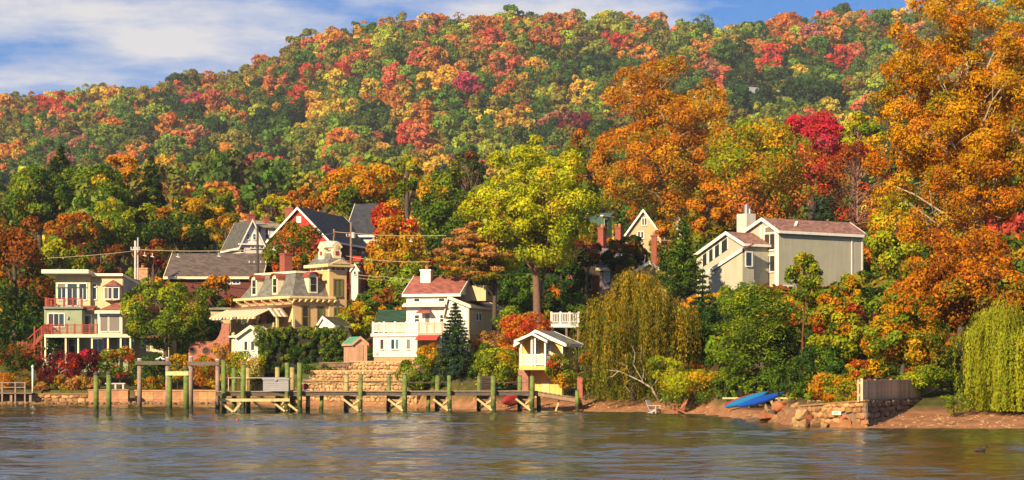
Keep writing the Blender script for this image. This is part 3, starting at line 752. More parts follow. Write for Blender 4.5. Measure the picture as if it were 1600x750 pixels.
tree('maple_tree', 'dark green maple with orange crest behind the long roof', 'tree', 290, 254, 288, 352, 54, 52, [('g',4,-.3),('dg',3,-.8),('o',.8,1.6),('gold',.5,1.2)], 12, 7500, 0.38, 50)
tree('maple_tree', 'bright green maple at the foot of the hill above the long roof', 'tree', 336, 292, 334, 322, 36, 34, [('lg',4),('g',2),('yg',1.5,1.5),('gold',.8,2)], 13, 4000, 0.4, 34)
tree('maple_tree', 'ochre tree left of the white gabled house', 'tree', 352, 246, 352, 362, 30, 32, [('gold',2),('ol',3),('rust',1)], 14, 3400, 0.34, 28)
tree('maple_tree', 'yellow maple above the white gabled house roof', 'tree', 424, 276, 424, 328, 34, 24, [('y',2,1),('yg',3),('lg',1)], 15, 3200, 0.36, 26)
tree('maple_tree', 'orange maple left behind the red barn gable', 'tree', 470, 280, 468, 318, 36, 24, [('do',3),('o',2),('ol',1.5)], 16, 3200, 0.38, 26)
tree('maple_tree', 'orange and green round tree in front of the red barn', 'tree', 458, 205, 460, 398, 54, 50, [('g',3,-.5),('o',2.2,.5),('ol',2),('do',1.2,1),('gold',1)], 17, 8500, 0.28, 60)
tree('maple_tree', 'broad orange maple with green core above the barn roof', 'tree', 566, 252, 566, 296, 64, 42, [('o',4,.8),('gold',2.5,.5),('lg',2,-1),('g',1.5,-1)], 18, 8500, 0.38, 60)
tree('maple_tree', 'yellow-green maple behind the broad orange maple', 'tree', 636, 286, 634, 272, 34, 30, [('yg',2),('lg',2),('gold',1.5,1)], 19, 3400, 0.4, 30)
tree('maple_tree', 'tall green maple with a thin orange crest mid-town', 'tree', 690, 236, 690, 320, 46, 68, [('lg',4),('g',4,-.4),('gold',.5,1.8),('dg',1.2,-1)], 20, 9500, 0.34, 64, shape='cone')
tree('maple_tree', 'tall maple turning orange and yellow with a scarlet crown', 'tree', 622, 206, 620, 400, 48, 88, [('gold',4,-.2),('lg',2.2,-1),('o',2.5,.6),('r',.5,2.4),('yg',2,-.4)], 21, 12000, 0.3, 70, shape='cone')
tree('maple_tree', 'scarlet maple spray beside the dark barn roof', 'tree', 600, 222, 606, 350, 28, 34, [('r',4),('sal',1),('o',1.4,-1)], 22, 3600, 0.3, 28)
# bare twiggy tree
def bare_tree(name, label, px, d, cx, cy, rx, ry, seed, mat, group=G_T, n=46, leaves=None, foot=None, r0=None):
    rng = np.random.default_rng(seed); s = d / F; bx = X(px, d); bz = gz(bx, d) - 0.1 if foot is None else foot
    t = thing(name, label, 'tree', (bx, d, bz), 0, group)
    c, rc, out = crown_clumps(rng, np.array([rx, rx * .8, ry]) * s, n, 'dome', 0.6)
    c += np.array([X(cx, d) - bx, 0, Z(cy, d) - bz])
    top = np.array([X(cx, d) - bx, 0, Z(cy, d) - bz + ry * s * 0.3])
    trunk_mesh(rng, np.zeros(3), top, r0 or 0.18, c).build('trunk', mat, t, True)
    if leaves:
        p, nr, ci = clump_leaves(rng, c, rc, out, leaves[0], 0.9)
        leaf_object('crown', t, leaf_quads(rng, p, nr, leaves[2]), paint(rng, leaves[1], np.full(len(p), .5), ci))
    return t
TWIG = simple('twig_pink', (0.26, 0.13, 0.09), 0.9, 0.2, 5)
bare_tree('bare_tree', 'leafless pinkish twiggy tree between green maple and yellow tree', 738, 240, 736, 310, 30, 62, 23, TWIG, n=60)
tree('maple_tree', 'dark brown-tipped evergreen mass above the bare tree', 'tree', 732, 300, 730, 262, 30, 40, [('dg',3),('rust',2,1),('ol',1)], 24, 3500, 0.4, 30, shape='cone')
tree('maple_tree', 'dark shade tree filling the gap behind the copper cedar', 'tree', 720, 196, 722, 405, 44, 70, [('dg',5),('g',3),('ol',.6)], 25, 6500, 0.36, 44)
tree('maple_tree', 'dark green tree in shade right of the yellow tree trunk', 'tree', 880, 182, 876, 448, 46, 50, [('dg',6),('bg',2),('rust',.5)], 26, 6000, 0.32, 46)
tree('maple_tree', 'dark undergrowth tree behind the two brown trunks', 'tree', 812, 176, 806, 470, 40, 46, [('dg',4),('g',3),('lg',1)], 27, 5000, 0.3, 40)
# right half, behind the houses
tree('sycamore_tree', 'huge loose orange sycamore rising behind the green-roofed house', 'tree', 1066, 236, 1036, 232, 122, 148, [('o',4),('do',2.4),('gold',3,.4),('ol',1.6,-.6)], 30, 54000, 0.27, 230, bark=BARK_PALE, cr=(0.10, 0.19), inner=0.12, limbs=34, r0=0.5, shape='round')
tree('maple_tree', 'rusty tree between yellow tree and huge sycamore', 'tree', 930, 262, 918, 262, 40, 60, [('ol',3),('do',2),('g',2)], 31, 5000, 0.42, 44)
tree('maple_tree', 'round maple with green top and orange skirts behind the grey house', 'tree', 1182, 214, 1180, 278, 94, 94, [('lg',4,1.0),('yg',1.6,.8),('o',5,-1.1),('gold',2.5,0),('sal',1.5,-1)], 32, 24000, 0.27, 130, inner=0.3)
tree('maple_tree', 'crimson maple behind the green and orange one', 'tree', 1266, 230, 1268, 236, 62, 70, [('cr',5),('mag',1.5,1),('r',2),('o',.8,-1)], 33, 12000, 0.32, 70)
tree('maple_tree', 'yellow-green maple crown behind the crimson maple', 'tree', 1338, 262, 1336, 212, 48, 34, [('yg',3),('lg',2),('gold',1.2,1)], 34, 4200, 0.42, 36)
bare_tree('bare_tree', 'half-bare red-brown tree with scarlet leaves at left side', 1340, 220, 1340, 300, 50, 86, 35, TWIG, n=80, leaves=(4200, [('rust',4),('r',2),('bu',1.5),('do',1)], 0.3), r0=0.25)
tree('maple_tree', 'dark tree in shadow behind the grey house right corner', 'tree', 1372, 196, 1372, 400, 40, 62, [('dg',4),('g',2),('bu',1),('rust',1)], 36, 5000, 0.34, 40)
tree('maple_tree', 'green and olive maple in shade left behind the grey house', 'tree', 1100, 200, 1106, 330, 34, 50, [('o',3),('do',2),('ol',2)], 37, 4500, 0.3, 40)
tree('maple_tree', 'dark brown tree standing over the pink house roof', 'tree', 978, 176, 976, 402, 34, 40, [('dg',4),('rust',1.5),('ol',1)], 38, 5200, 0.26, 40)
tree('maple_tree', 'maroon-leaved tree overhanging the pink house roof', 'tree', 914, 180, 918, 396, 36, 22, [('bu',3),('rust',2),('dg',2)], 39, 3000, 0.24, 28)
# the great trees in front
tree('ash_tree', 'great yellow-green tree on a bare tall trunk mid-picture', 'tree', 841, 165, 832, 322, 110, 114, [('yl',5),('yg',3.5),('y',.6,.8),('lg',2,-.4)], 40, 42000, 0.22, 220, bark=BARK_RED, cr=(0.11, 0.2), inner=0.08, limbs=30, r0=0.42, shape='round')
tree('cedar_tree', 'copper-tinted cedar with flat spreading boughs over the white house', 'tree', 774, 164, 738, 396, 70, 54, [('cop',6,1),('do',1,.5),('ol',1.5,-1.5),('gold',1.2,.6)], 41, 15000, 0.2, 120, shape='cone', flat=0.32, cr=(0.14, 0.27), inner=0.3, limbs=18, r0=0.27, upright=True)
conifer('cypress_tree', 'pointed green conifer left of the modern grey house', 1068, 156, 343, 470, 62, [('g',4),('lg',1.5),('dg',3,-1)], 42, 17, per=420, leaf=0.24, droop=-0.35)
conifer('pine_tree', 'dark drooping pine bough tree below the grey house left end', 1098, 146, 420, 560, 62, [('dg',5),('bg',2)], 43, 14, per=300, leaf=0.26, droop=0.2, ragged=0.5)
# headland, right
tree('sycamore_tree', 'huge orange sycamore with pale limbs towering at right edge', 'tree', 1530, 126, 1510, 205, 172, 262, [('o',5),('gold',4.5,.3),('do',1.8,-.3),('ol',.8,-.8)], 50, 105000, 0.165, 420, bark=BARK_PALE, cr=(0.07, 0.14), inner=0.08, limbs=60, r0=0.3, shape='round', depthr=120)
tree('maple_tree', 'yellow-green maple beside the grey house under the huge sycamore', 'tree', 1404, 152, 1402, 372, 46, 82, [('yg',4),('lg',3,-.5),('gold',2),('o',.8,1)], 51, 8500, 0.24, 64)
tree('maple_tree', 'rust-orange tree leaning over the plank fence', 'tree', 1500, 118, 1500, 448, 114, 108, [('do',4),('rust',2),('o',3,.5),('ol',2,-.5)], 52, 26000, 0.19, 160, cr=(0.12, 0.23), inner=0.12)
tree('sumac_tree', 'orange and green sumac thicket above the stone wall', 'tree', 1410, 112, 1412, 528, 72, 94, [('lg',3),('gold',3),('o',2.4),('g',2,-1),('do',1)], 53, 17000, 0.17, 120, cr=(0.13, 0.26), inner=0.15)
tree('sumac_tree', 'yellow-green sumac left of the thicket with red seed heads', 'tree', 1312, 119, 1314, 524, 50, 84, [('lg',3),('yg',3),('g',2,-1),('o',1,1),('r',.4,1)], 54, 10000, 0.18, 80, cr=(0.16, 0.3), inner=0.15)
layered('sumac_tree', 'green feathery tree with layered sprays in front of the grey house', 1190, 128, 1192, 448, 600, 100, [('lg',4,.5),('g',4,-.5),('yg',1,1)], 55, 70, 20000, 0.17, BARK, thick=0.24)
tree('sapling_tree', 'slender young tree with red stem before the grey wall', 'tree', 1252, 124, 1256, 432, 32, 46, [('lg',3),('yg',3),('g',2,-1),('o',.6)], 56, 4200, 0.17, 46, bark=simple('stem_red', (0.15, 0.035, 0.025), 0.7), cr=(0.2, 0.36), inner=0.2, r0=0.075)
weeper('weeping_tree', 'large golden-olive weeping tree on the beach beside the boathouse', 990, 139, 994, 520, 108, 412, 637, [('wold',6),('ol',3,-.3),('gold',1.2,.8),('g',2.5,-1)], 57, 3000, 0.16, 42, domes=110, drop=(0.18, 0.5), dome_r=(0.12, 0.26), low=0.88)
weeper('willow_tree', 'bright yellow-green weeping willow at the right edge of the beach', 1572, 105, 1570, 560, 86, 464, 650, [('wil',6),('yg',2),('lg',1.5,-1)], 58, 900, 0.13, 120, domes=24, drop=(0.45, 0.95), dome_r=(0.16, 0.36), low=0.6)
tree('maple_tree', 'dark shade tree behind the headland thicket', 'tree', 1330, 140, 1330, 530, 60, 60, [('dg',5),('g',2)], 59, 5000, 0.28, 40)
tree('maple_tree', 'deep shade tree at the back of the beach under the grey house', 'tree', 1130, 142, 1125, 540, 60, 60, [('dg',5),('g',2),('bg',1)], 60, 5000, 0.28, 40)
# in front of the left houses
tree('ornamental_tree', 'round yellow-green tree in front of the cream house right end', 'tree', 262, 172, 256, 492, 68, 66, [('yg',2.5,.8),('lg',4.5),('g',3,-.4),('gold',.4,1),('dg',1.2,-1.5)], 61, 12000, 0.22, 80, cr=(0.14, 0.27))
tree('ornamental_tree', 'golden-tipped round tree between mansard house and shed', 'tree', 556, 176, 556, 504, 34, 30, [('gold',3,1),('yg',2.5),('lg',2.5,-1)], 62, 4200, 0.22, 34)
conifer('spruce_tree', 'blue-green spruce in front of the white house', 711, 149.5, 474, 606, 70, [('blue',4),('bg',2),('g',1.6,.5)], 63, 20, per=560, leaf=0.2, droop=0.12, ragged=0.16)
tree('maple_tree', 'low green tree behind the mansard tower', 'tree', 556, 214, 556, 452, 26, 34, [('dg',4),('g',3)], 64, 2600, 0.28, 24)
tree('maple_tree', 'orange and green tree below the long brown roof', 'tree', 338, 190, 340, 468, 34, 38, [('o',2,.6),('g',3,-.6),('ol',1.5),('rust',1)], 65, 4500, 0.25, 36)
tree('maple_tree', 'dark green thicket left of the brick garden wall', 'tree', 316, 180, 312, 525, 40, 40, [('dg',5),('g',2),('ol',.6)], 66, 4500, 0.24, 36)

tree('oak_tree', 'orange-brown oak crown left of the green-roofed house', 'tree', 938, 200, 930, 372, 26, 34, [('do',3),('ol',3),('g',2)], 67, 3600, 0.28, 34)
tree('oak_tree', 'orange sycamore skirts hanging before the cream gable', 'tree', 1040, 200, 1036, 378, 22, 34, [('o',3),('do',2),('ol',2)], 68, 3000, 0.26, 28)
# ------------------------------------------------------------------ building kit
GLASS, n, l, b = nt('window_glass')
b.inputs['Base Color'].default_value = (0.022, 0.028, 0.034, 1); b.inputs['Roughness'].default_value = 0.06; b.inputs['Specular IOR Level'].default_value = 0.8
BLIND = simple('window_blind', (0.55, 0.52, 0.45), 0.6, 0.1)
WHITE = simple('white_paint', (0.74, 0.71, 0.66), 0.55, 0.08, 2.5, dirt=(0.66, 0.62, 0.55))
WHITE_SIDING = simple('white_clapboard', (0.72, 0.70, 0.67), 0.6, 0.08, 1.2, siding=0.16, dirt=(0.66, 0.63, 0.58))
CREAM_TRIM = simple('cream_trim', (0.78, 0.66, 0.44), 0.55, 0.1, 2.5)
CREAM_WALL = simple('cream_wall', (0.56, 0.51, 0.30), 0.7, 0.1, 1.5, siding=0.18)
SAGE_WALL = simple('sage_wall', (0.30, 0.34, 0.23), 0.7, 0.12, 1.5, siding=0.18)
RED_PAINT = simple('red_paint', (0.29, 0.042, 0.028), 0.55, 0.2, 4)
MAROON_ROOF = simple('maroon_shingle', (0.26, 0.085, 0.065), 0.85, 0.2, 2, shingle=0.16)
BROWN_ROOF = simple('brown_shingle', (0.105, 0.078, 0.068), 0.9, 0.22, 1.5, shingle=0.16)
SLATE_ROOF = simple('dark_slate', (0.040, 0.042, 0.052), 0.75, 0.3, 1.5, shingle=0.18)
GREY_ROOF = simple('grey_shingle', (0.20, 0.19, 0.15), 0.85, 0.25, 1.5, shingle=0.16)
MANSARD = simple('mansard_slate', (0.155, 0.145, 0.13), 0.7, 0.25, 2.5, shingle=0.17)
TAN_WALL = simple('tan_plaster', (0.70, 0.44, 0.21), 0.75, 0.1, 1.5)
TAN_SIDING = simple('tan_clapboard', (0.62, 0.47, 0.27), 0.7, 0.1, 1.5, siding=0.15)
OCHRE_TRIM = simple('ochre_trim', (0.66, 0.50, 0.25), 0.6, 0.12, 3)
OLIVE_TRIM = simple('olive_shutter', (0.20, 0.15, 0.055), 0.6, 0.15, 3)
BRICK = simple('brick', (0.25, 0.072, 0.048), 0.9, 0.3, 7, 0.6, 14)
BRICK_OLD = simple('old_brick', (0.36, 0.15, 0.10), 0.92, 0.35, 5, 0.9, 10, dirt=(0.20, 0.07, 0.055))
BARN_RED = simple('barn_red', (0.46, 0.035, 0.028), 0.75, 0.2, 2, siding=0.2)
BRICK_DARK = simple('dark_brick', (0.12, 0.035, 0.03), 0.9, 0.25, 6, 0.5, 14)
YELLOW_SIDING = simple('yellow_board', (0.72, 0.44, 0.12), 0.65, 0.1, 1.5, siding=0.3, axis=0)
GREY_SIDING = simple('grey_clapboard', (0.47, 0.44, 0.34), 0.7, 0.07, 0.8, siding=0.2)
GREY_BROWN_ROOF = simple('red_brown_shingle', (0.25, 0.125, 0.095), 0.9, 0.2, 1.5, shingle=0.16)
PINK_SIDING = simple('pink_clapboard', (0.42, 0.12, 0.11), 0.7, 0.12, 1.5, siding=0.16)
CREAM_STONE = simple('cream_stucco', (0.44, 0.35, 0.20), 0.8, 0.15, 2)
TEAL_ROOF = simple('teal_metal_roof', (0.035, 0.085, 0.075), 0.5, 0.2, 2)
GREEN_PAINT = simple('green_paint', (0.07, 0.24, 0.06), 0.6, 0.15, 2)
GREEN_ROOF = simple('green_shingle', (0.025, 0.065, 0.03), 0.8, 0.2, 2, shingle=0.16)
METAL = simple('galvanised_metal', (0.42, 0.42, 0.42), 0.35, 0.15, 4, metal=0.8)
FOUND = simple('foundation_stone', (0.42, 0.26, 0.14), 0.9, 0.3, 6, 0.8, 9)
TILE_ROOF = simple('orange_tile', (0.42, 0.16, 0.06), 0.8, 0.2, 2, shingle=0.2)
PINK_ROOF = simple('pinkish_shingle', (0.34, 0.24, 0.22), 0.8, 0.15, 2, shingle=0.2)

def pane_glass(name, rgb, r=.06):
    m, n, l, b = nt(name); b.inputs['Base Color'].default_value = (*rgb, 1); b.inputs['Roughness'].default_value = r; b.inputs['Specular IOR Level'].default_value = .8
    return m
PANES = [GLASS, pane_glass('glass_green', (0.03, 0.05, 0.045)), GLASS, pane_glass('glass_curtain', (0.20, 0.17, 0.13), .12), pane_glass('glass_brown', (0.05, 0.035, 0.03))]
class House:
    """a building set out from one corner; local x runs along its front, local y into its depth.
    fx / ry / zz turn columns and rows of the photograph on a known wall plane into metres"""
    def __init__(s, name, label, px, d, turn, base, cat='house', group='houses along the shore'):
        s.xc, s.d, s.a = X(px, d), d, math.radians(turn)
        s.c, s.s = math.cos(s.a), math.sin(s.a)
        s.base = base
        s.t = thing(name, label, cat, (s.xc, d, base), s.a, group)
    def fx(s, px, ly=0.0):
        k = (px - 800.0) / F; ax = s.xc - ly * s.s; ay = s.d + ly * s.c
        return (k * ay - ax) / (s.c - k * s.s)
    def ry(s, px, lx=0.0):
        k = (px - 800.0) / F; ax = s.xc + lx * s.c; ay = s.d + lx * s.s
        return (k * ay - ax) / (-s.s - k * s.c)
    def zz(s, py, lx=0.0, ly=0.0): return Z(py, s.d + lx * s.s + ly * s.c) - s.base
    def box(s, name, mat, x0, x1, y0, y1, z0, z1, parent=None, bevel=0.0):
        return MB().box(min(x0,x1), max(x0,x1), min(y0,y1), max(y0,y1), min(z0,z1), max(z0,z1)).build(name, mat, parent or s.t, bevel=bevel)
    def win(s, side, u0, u1, z0, z1, at, frame=WHITE, cols=1, rows=1, fw=0.09, glass=None, sill=True, name='window', proud=0.05):
        """window on a wall plane: side F (front, plane y=at) or R (right, x=at) or L (left, x=at)"""
        u0, u1 = min(u0, u1), max(u0, u1); z0, z1 = min(z0, z1), max(z0, z1)
        fr, pn = MB(), MB()
        def put(mb, a, b, c, e, p0, p1):
            if side == 'F': mb.box(a, b, at - p1, at - p0, c, e)
            elif side == 'R': mb.box(at + p0, at + p1, a, b, c, e)
            else: mb.box(at - p1, at - p0, a, b, c, e)
        put(fr, u0 - fw, u0, z0 - fw, z1 + fw, 0.0, proud); put(fr, u1, u1 + fw, z0 - fw, z1 + fw, 0.0, proud)
        put(fr, u0, u1, z1, z1 + fw, 0.0, proud); put(fr, u0, u1, z0 - fw, z0, 0.0, proud + (0.06 if sill else 0))
        mw = fw * 0.55
        for i in range(1, cols):
            u = u0 + (u1 - u0) * i / cols; put(fr, u - mw / 2, u + mw / 2, z0, z1, 0.0, proud - 0.012)
        for i in range(1, rows):
            z = z0 + (z1 - z0) * i / rows; put(fr, u0, u1, z - mw / 2, z + mw / 2, 0.0, proud - 0.018)
        w = fr.build(name, frame, s.t)
        g = (u1 - u0) / cols; hh = (z1 - z0) / rows
        for i in range(cols):
            for j in range(rows):
                q = MB(); put(q, u0 + g * i, u0 + g * (i + 1), z0 + hh * j, z0 + hh * (j + 1), -0.02, 0.012)
                q.build('pane', glass or PANES[(int(abs(u0 * 37.1 + z0 * 11.7)) + i) % 5], w)
        return w
    def gable(s, x0, x1, y0, y1, z0, ze, zr, ax='y', xr=None, wall=None, roof=None, over=0.3, th=0.16, trim=None, zel=None, zer=None, wname='wall'):
        """walls with gables plus two roof slopes; the ridge runs along ax; xr = ridge position across"""
        lo, hi = (x0, x1) if ax == 'y' else (y0, y1)
        a, b = (y0, y1) if ax == 'y' else (x0, x1)
        m = (lo + hi) / 2 if xr is None else xr
        el = ze if zel is None else zel; er = ze if zer is None else zer
        poly = [(lo, z0), (hi, z0), (hi, er), (m, zr), (lo, el)]
        if ax == 'y': MB().prism(poly, a, b, 'y').build(wname, wall, s.t)
        else: MB().prism(poly, a, b, 'x').build(wname, wall, s.t)
        out = []
        for side, e, ez in ((-1, lo, el), (1, hi, er)):
            run = abs(e - m); sl = (zr - ez) / max(run, 1e-3)
            e2 = e + side * over; z2 = ez - sl * over
            poly = [(e2, z2 + 0.02), (m, zr + 0.02), (m, zr + th + 0.02), (e2, z2 + th + 0.02)]
            if side > 0: poly = poly[::-1]
            out.append(MB().prism(poly, a - over, b + over, ax).build('roof', roof, s.t))
            if trim:
                for t0, t1 in ((a - over - 0.06, a - over - 0.003), (b + over + 0.003, b + over + 0.06)):
                    pt = [(e2, z2 - 0.10), (m, zr - 0.10), (m, zr + th + 0.05), (e2, z2 + th + 0.05)]
                    if side > 0: pt = pt[::-1]
                    MB().prism(pt, t0, t1, ax).build('barge_board', trim, s.t)
                g0, g1 = (e2 - 0.06, e2 - 0.003) if side < 0 else (e2 + 0.003, e2 + 0.06)
                if ax == 'y': MB().box(g0, g1, a - over, b + over, z2 - 0.08, z2 + th).build('gutter', trim, s.t)
                else: MB().box(a - over, b + over, g0, g1, z2 - 0.08, z2 + th).build('gutter', trim, s.t)
        return out
    def rail(s, p, q, h, mat, posts=5, pick=0.14, pw=0.035, name='railing', post=0.1):
        """railing from p to q (local points on the floor): posts, two rails and pickets, each a piece"""
        p, q = Vector(p), Vector(q); L = (q - p).length; d = (q - p) / L
        up = Vector((0, 0, 1))
        r = MB(); r.bar(p + up * (h - 0.04), q + up * (h - 0.04), 0.08, 0.07); r.bar(p + up * 0.12, q + up * 0.12, 0.06, 0.06)
        rail = r.build(name, mat, s.t)
        pm_ = MB().box(-post/2, post/2, -post/2, post/2, 0, h + 0.08).mesh('rail_post', mat)
        for i in range(posts):
            o = bpy.data.objects.new('rail_post', pm_); link(o, rail); o.location = p + d * (L * i / max(1, posts - 1))
        if pick:
            km = MB().box(-pw/2, pw/2, -pw/2, pw/2, 0.15, h - 0.075).mesh('picket', mat)
            k = int(L / pick)
            for i in range(1, k):
                o = bpy.data.objects.new('picket', km); link(o, rail); o.location = p + d * (L * i / k)
        return rail
    def slab_roof(s, name, mat, pts, th=0.12, parent=None):
        """sloping slab: four top corners in order"""
        up = Vector((0, 0, th)); pts = [Vector(p) for p in pts]
        n_ = len(pts); mb = MB()
        mb.add([p - up for p in pts] + pts, [tuple(range(n_-1, -1, -1)), tuple(range(n_, 2*n_))] + [(i, (i+1)%n_, n_+(i+1)%n_, n_+i) for i in range(n_)])
        return mb.build(name, mat, parent or s.t)
    def chimney(s, x, y, w, z0, z1, mat=BRICK, cap=None, dp=None):
        dp = dp or w; mb = MB().box(x - w/2, x + w/2, y - dp/2, y + dp/2, z0, z1)
        c = mb.build('chimney', mat, s.t)
        MB().box(x - w/2 - 0.06, x + w/2 + 0.06, y - dp/2 - 0.06, y + dp/2 + 0.06, z1 + 0.003, z1 + 0.14).build('chimney_cap', cap or mat, c)
        MB().tube([(x, y, z1 + 0.143), (x, y, z1 + 0.45)], 0.14, 8).build('flue', simple('clay_pot', (0.35, 0.15, 0.09)), c)
        return c
# ------------------------------------------------------------------ cream house with red decks, far left
h = House('cream_house', 'cream flat-roofed house with red deck railings and maroon sunroom roof', 141, 178, 0, 3.9)
fx, zz = h.fx, h.zz
yU = 0.0
# upper storey: left block, set-back strip, right block
h.box('wall', CREAM_WALL, fx(87), fx(141), 0, 7, zz(480), zz(428), )
h.box('wall', CREAM_WALL, fx(141)+.002, fx(157), 0.5, 6.9, zz(495), zz(431))
h.box('wall', CREAM_WALL, fx(157)+.003, fx(191), 0.1, 9.0, zz(512), zz(431.5))
shaded_sidew = simple('blue_grey_shade_siding', (0.30, 0.31, 0.28), 0.7, 0.1, 1.5, siding=0.18)  # cream house's shaded side, its shade put into the blue-grey colour
h.box('side_wall', shaded_sidew, fx(191)+.003, fx(191)+.06, 0.12, 9.2, zz(512), zz(431.6))
h.slab_roof('roof', CREAM_TRIM, [(fx(70),-1.3,zz(421,0,-1.3)),(fx(143),-1.3,zz(421,0,-1.3)),(fx(143),7.3,zz(421)-.5),(fx(70),7.3,zz(421)-.5)], 0.34)
h.slab_roof('roof', CREAM_TRIM, [(fx(143.5),-.3,zz(427.5)),(fx(193),-.3,zz(427.5)),(fx(193),9.4,zz(427.5)-.55),(fx(143.5),9.4,zz(427.5)-.55)], 0.22)
for a, b_, lo, c_ in ((90.5,102.5,468,2),(105.5,120.5,477,2),(124,135,468,2)):
    h.win('F', fx(a), fx(b_), zz(lo), zz(450.5), 0, WHITE, c_)
    h.win('F', fx(a), fx(b_), zz(449), zz(443.5), 0, WHITE, 1, name='transom_window', sill=False)
h.win('F', fx(143), fx(150.5,.5), zz(467), zz(449), .5, WHITE); h.win('F', fx(143), fx(150.5,.5), zz(447.5), zz(443), .5, WHITE, name='transom_window')
# bay window with its own little hipped roof
bx0, bx1, bz0, bz1 = fx(163), fx(190), zz(470), zz(447.5)
MB().prism([(bx0, .1), (bx0+.35, -.55), (bx1-.35, -.55), (bx1, .1)], bz0, bz1, 'z').build('bay', CREAM_WALL, h.t)
h.win('F', fx(165.5), fx(176.5), zz(467), zz(450), -.552, WHITE, 2); h.win('F', fx(179), fx(187), zz(467), zz(450), -.552, WHITE)
mb = MB(); zt_ = zz(437.5)
mb.add([(bx0-.2,.1,bz1),(bx0+.2,-.75,bz1),(bx1-.2,-.75,bz1),(bx1+.2,.1,bz1),(bx0+.7,.1,zt_),(bx1-.7,.1,zt_)], [(0,1,4),(1,2,5,4),(2,3,5),(0,3,2,1),(0,4,5,3)]).build('bay_roof', MAROON_ROOF, h.t)
# balcony over the lower room
yL = -1.9
h.box('wall', SAGE_WALL, fx(69,yL), fx(128,yL), yL, 5, zz(526,0,yL), zz(482.5,0,yL))
h.box('balcony_floor', simple('balcony_edge', (0.16,0.19,0.17), .6), fx(68,yL-.2), fx(130,yL-.2), yL-.25, -.01, zz(482.4,0,yL), zz(479.3,0,yL))
h.rail((fx(73,yL),yL-.1,zz(479.2,0,yL)), (fx(128,yL),yL-.1,zz(479.2,0,yL)), .72, RED_PAINT, 5, .16, .02, post=.16)
h.rail((fx(72,yL),yL-.1,zz(479.2,0,yL)), (fx(73,yL),-.1,zz(479.2,0,yL)), .72, RED_PAINT, 3, .2, .02, post=.16)
h.win('F', fx(76,yL), fx(100,yL), zz(510,0,yL), zz(490.5,0,yL), yL, WHITE, 3)
h.box('wall', SAGE_WALL, fx(128)+.003, fx(153), -.6, 5, zz(526), zz(480))
h.slab_roof('porch_roof', MAROON_ROOF, [(fx(128.5),-1.6,zz(483.5)),(fx(152),-1.6,zz(483.5)),(fx(152),-.0,zz(477.5)),(fx(128.5),-.0,zz(477.5))], .12)
h.win('F', fx(131.5), fx(142,-.6), zz(510), zz(493,0,-.6), -.6, WHITE, 1, name='door')
lamp = MB().box(fx(106,yL)-.07, fx(106,yL)+.07, yL-.16, yL-.003, zz(499,0,yL), zz(494.5,0,yL)).build('wall_lamp', METAL, h.t)
# sunroom
yS = -1.6
h.box('wall', WHITE, fx(152.5,yS), fx(191,yS), yS, 5, zz(524,0,yS), zz(487.5,0,yS))
h.win('F', fx(157,yS), fx(168.5,yS), zz(517.5,0,yS), zz(493,0,yS), yS, WHITE); h.win('F', fx(171,yS), fx(187,yS), zz(517.5,0,yS), zz(493,0,yS), yS, WHITE)
e0, e1, eb = fx(148,yS-.5), fx(193,yS-.5), 5.2; ze_, zr_ = zz(486.5,0,yS), zz(457.5,0,2.0)
MB().add([(e0,yS-.5,ze_),(e1+2.0,yS-.5,ze_),(e1+2.0,eb,ze_),(e0,eb,ze_),(e0+3.3,2.0,zr_),(e1+2.0,2.0,zr_)], [(0,1,5,4),(1,2,5),(2,3,4,5),(3,0,4),(0,3,2,1)]).build('hip_roof', MAROON_ROOF, h.t)
h.box('eaves_board', CREAM_TRIM, e0, e1+2.0, yS-.56, yS-.503, ze_-.2, ze_+.06)
# main deck on posts, railing, stair
yD = -4.2; zd = zz(522.5,0,yD)
h.box('deck_beam', CREAM_TRIM, fx(69,yD), fx(204,yD), yD, yD+.14, zd-.26, zd-.002)
dm = simple('deck_board', (0.30,0.22,0.15), .8, .2, 5)
k = int((fx(203,yD)-fx(69,yD))/.3)
bmsh = MB().box(0,.28,yD,yS-.01,-.0,.05).mesh('deck_board', dm)
for i in range(k):
    o = bpy.data.objects.new('deck_board', bmsh); link(o, h.t); o.location = (fx(69,yD)+i*.3, 0, zd)
h.rail((fx(69,yD),yD+.07,zd+.05), (fx(152,yD),yD+.07,zd+.05), .82, RED_PAINT, 8, .13, .03, post=.12)
h.rail((fx(69,yD)+.05,yD+.07,zd+.05), (fx(70,yD)+.05,yL-.1,zd+.05), .82, RED_PAINT, 3, .13, .03, post=.12)
for px in (70, 102, 121.5, 143, 168, 188, 203):
    h.box('deck_post', CREAM_TRIM, fx(px,yD)-.07, fx(px,yD)+.07, yD+.15, yD+.29, -1.2, zd-.003)
h.box('basement_wall', SAGE_WALL, fx(70), fx(203), -.9, 5, -1.5, zd-.3)
for a, b_ in ((75,82),(108,117),(146,152),(155,160),(163,170),(186,196)):
    h.win('F', fx(a,-.9), fx(b_,-.9), zz(552), zz(531), -.9, WHITE, 1, name='door' if a > 180 else 'window')
st = MB()
x0_, z0_ = fx(66,yD), zd
st.bar((x0_, yD+.2, z0_+.75), (fx(42,yD), yD+.2, zz(535,0,yD)+.3), .08); st.bar((x0_, yD+1.2, z0_), (fx(42,yD), yD+1.2, zz(551,0,yD)), .06, .28); st.bar((x0_, yD+.2, z0_), (fx(42,yD), yD+.2, zz(551,0,yD)), .06, .28)
stair = st.build('stair', RED_PAINT, h.t)
